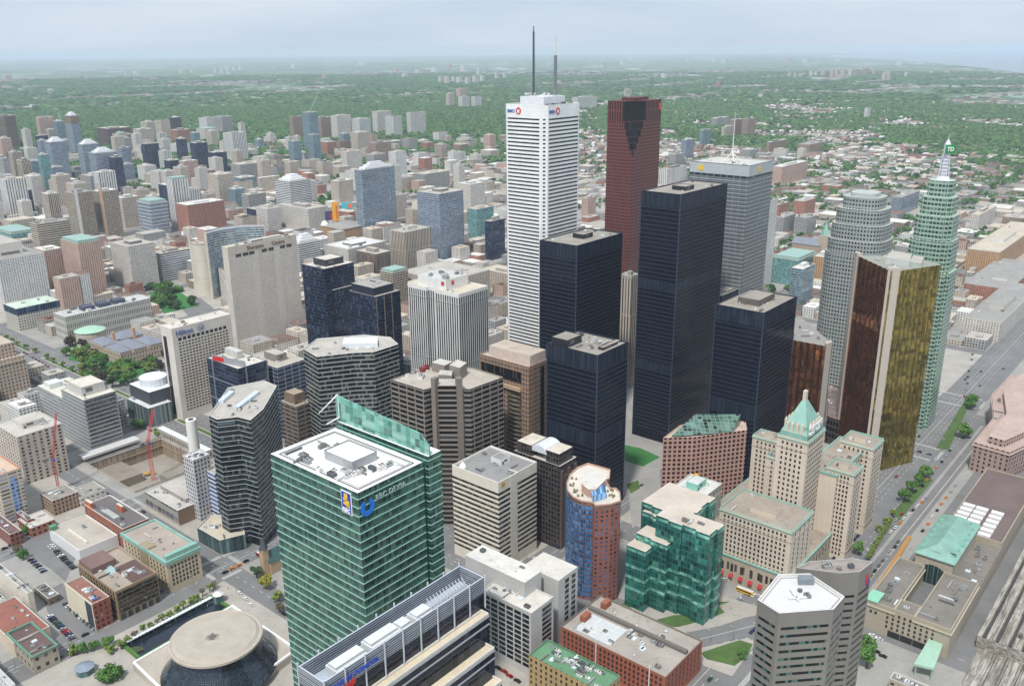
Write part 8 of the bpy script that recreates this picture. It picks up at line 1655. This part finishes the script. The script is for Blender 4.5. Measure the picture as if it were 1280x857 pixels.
# street lamps along the nearer streets
lp = MB(); lp.tube((0, 0, 0), (0, 0, 8.5), .12, .08, 6); lm = lp.build('post', plain((120, 122, 124), .5, .5)); lmd = lm.data; bpy.data.objects.remove(lm)
lh = MB(); lh.tube((0, 0, 8.4), (1.8, 0, 8.8), .06, .06, 5); lh.box(Vector((2.1, 0)), .9, .3, 8.7, 8.9, 0); lo_ = lh.build('lamp_head', plain((200, 200, 196), .5)); lhd = lo_.data; bpy.data.objects.remove(lo_)
for a, b, n, where in (((20, 838), (270, 722), 9, 'beside the street past the concert hall'), ((150, 505), (240, 545), 6, 'on the wide avenue near the pit'), ((800, 815), (945, 795), 6, 'on the kerb of the curved road'), ((1085, 700), (1180, 560), 9, 'along the station street')):
    a, b = at(*a), at(*b)
    for i in range(n):
        p = a+(b-a)*(i/(n-1)); rt_ = empty('street_lamp', p, .19); tag(rt_, 'single-arm street lamp, %s %s' % (ORDN[i], where), 'street lamp', 'street lamps '+where); rt_.rotation_euler = (0, 0, math.radians(GA+90))
        for nm, me in (('post', lmd), ('lamp_head', lhd)): o = bpy.data.objects.new(nm, me); C.objects.link(o); o.parent = rt_
# people on the pavements, as upright standing figures
def person_mesh(c):
    mb = MB(); 
    for s in (-.1, .1): mb.tube((s, 0, 0), (s*.8, 0, .85), .07, .1, 6)
    mb.tube((0, 0, .82), (0, 0, 1.15), .16, .17, 8); mb.tube((0, 0, 1.15), (0, 0, 1.48), .18, .12, 8); mb.tube((0, 0, 1.48), (0, 0, 1.56), .05, .05, 6); mb.tube((0, 0, 1.55), (0, 0, 1.68), .09, .11, 8); mb.tube((0, 0, 1.68), (0, 0, 1.78), .11, .04, 8)
    for s in (-1, 1): mb.tube((s*.2, 0, 1.42), (s*.26, .04, .85), .05, .035, 5)
    o = mb.build('person', plain(c, .8)); me = o.data; bpy.data.objects.remove(o); return me
PMS = [(person_mesh(c), w_) for c, w_ in (((40, 40, 46), 'dark'), ((120, 40, 40), 'red'), ((200, 198, 190), 'pale'), ((60, 80, 120), 'blue'))]
pits = []
for a, b, n, where in (((215, 775), (285, 745), 10, 'by the sunken pool'), ((110, 850), (150, 830), 6, 'in the park'), ((905, 760), (925, 770), 4, 'near the planted beds'), ((270, 735), (300, 740), 6, 'at the street corner')):
    for i in range(n):
        me, w_ = R_.choice(PMS); p = at(*a).lerp(at(*b), R_.random())+Vector((R_.uniform(-3, 3), R_.uniform(-2, 2))); o = bpy.data.objects.new('person', me); C.objects.link(o); o.location = (p.x, p.y, .2); o.rotation_euler = (0, 0, R_.uniform(0, 6)); tag(o, 'tiny standing person in %s clothes %s' % (w_, where), 'person', 'people '+where); pits.append((o, p, 'person in %s clothes standing %s' % (w_, where)))
relabel(pits, '%s, %s', [(at(274, 752), 'the glass kiosk'), (at(107, 840), 'the domed pavilion'), (at(915, 765), 'the planted beds')])
print('objects', len(bpy.data.objects))
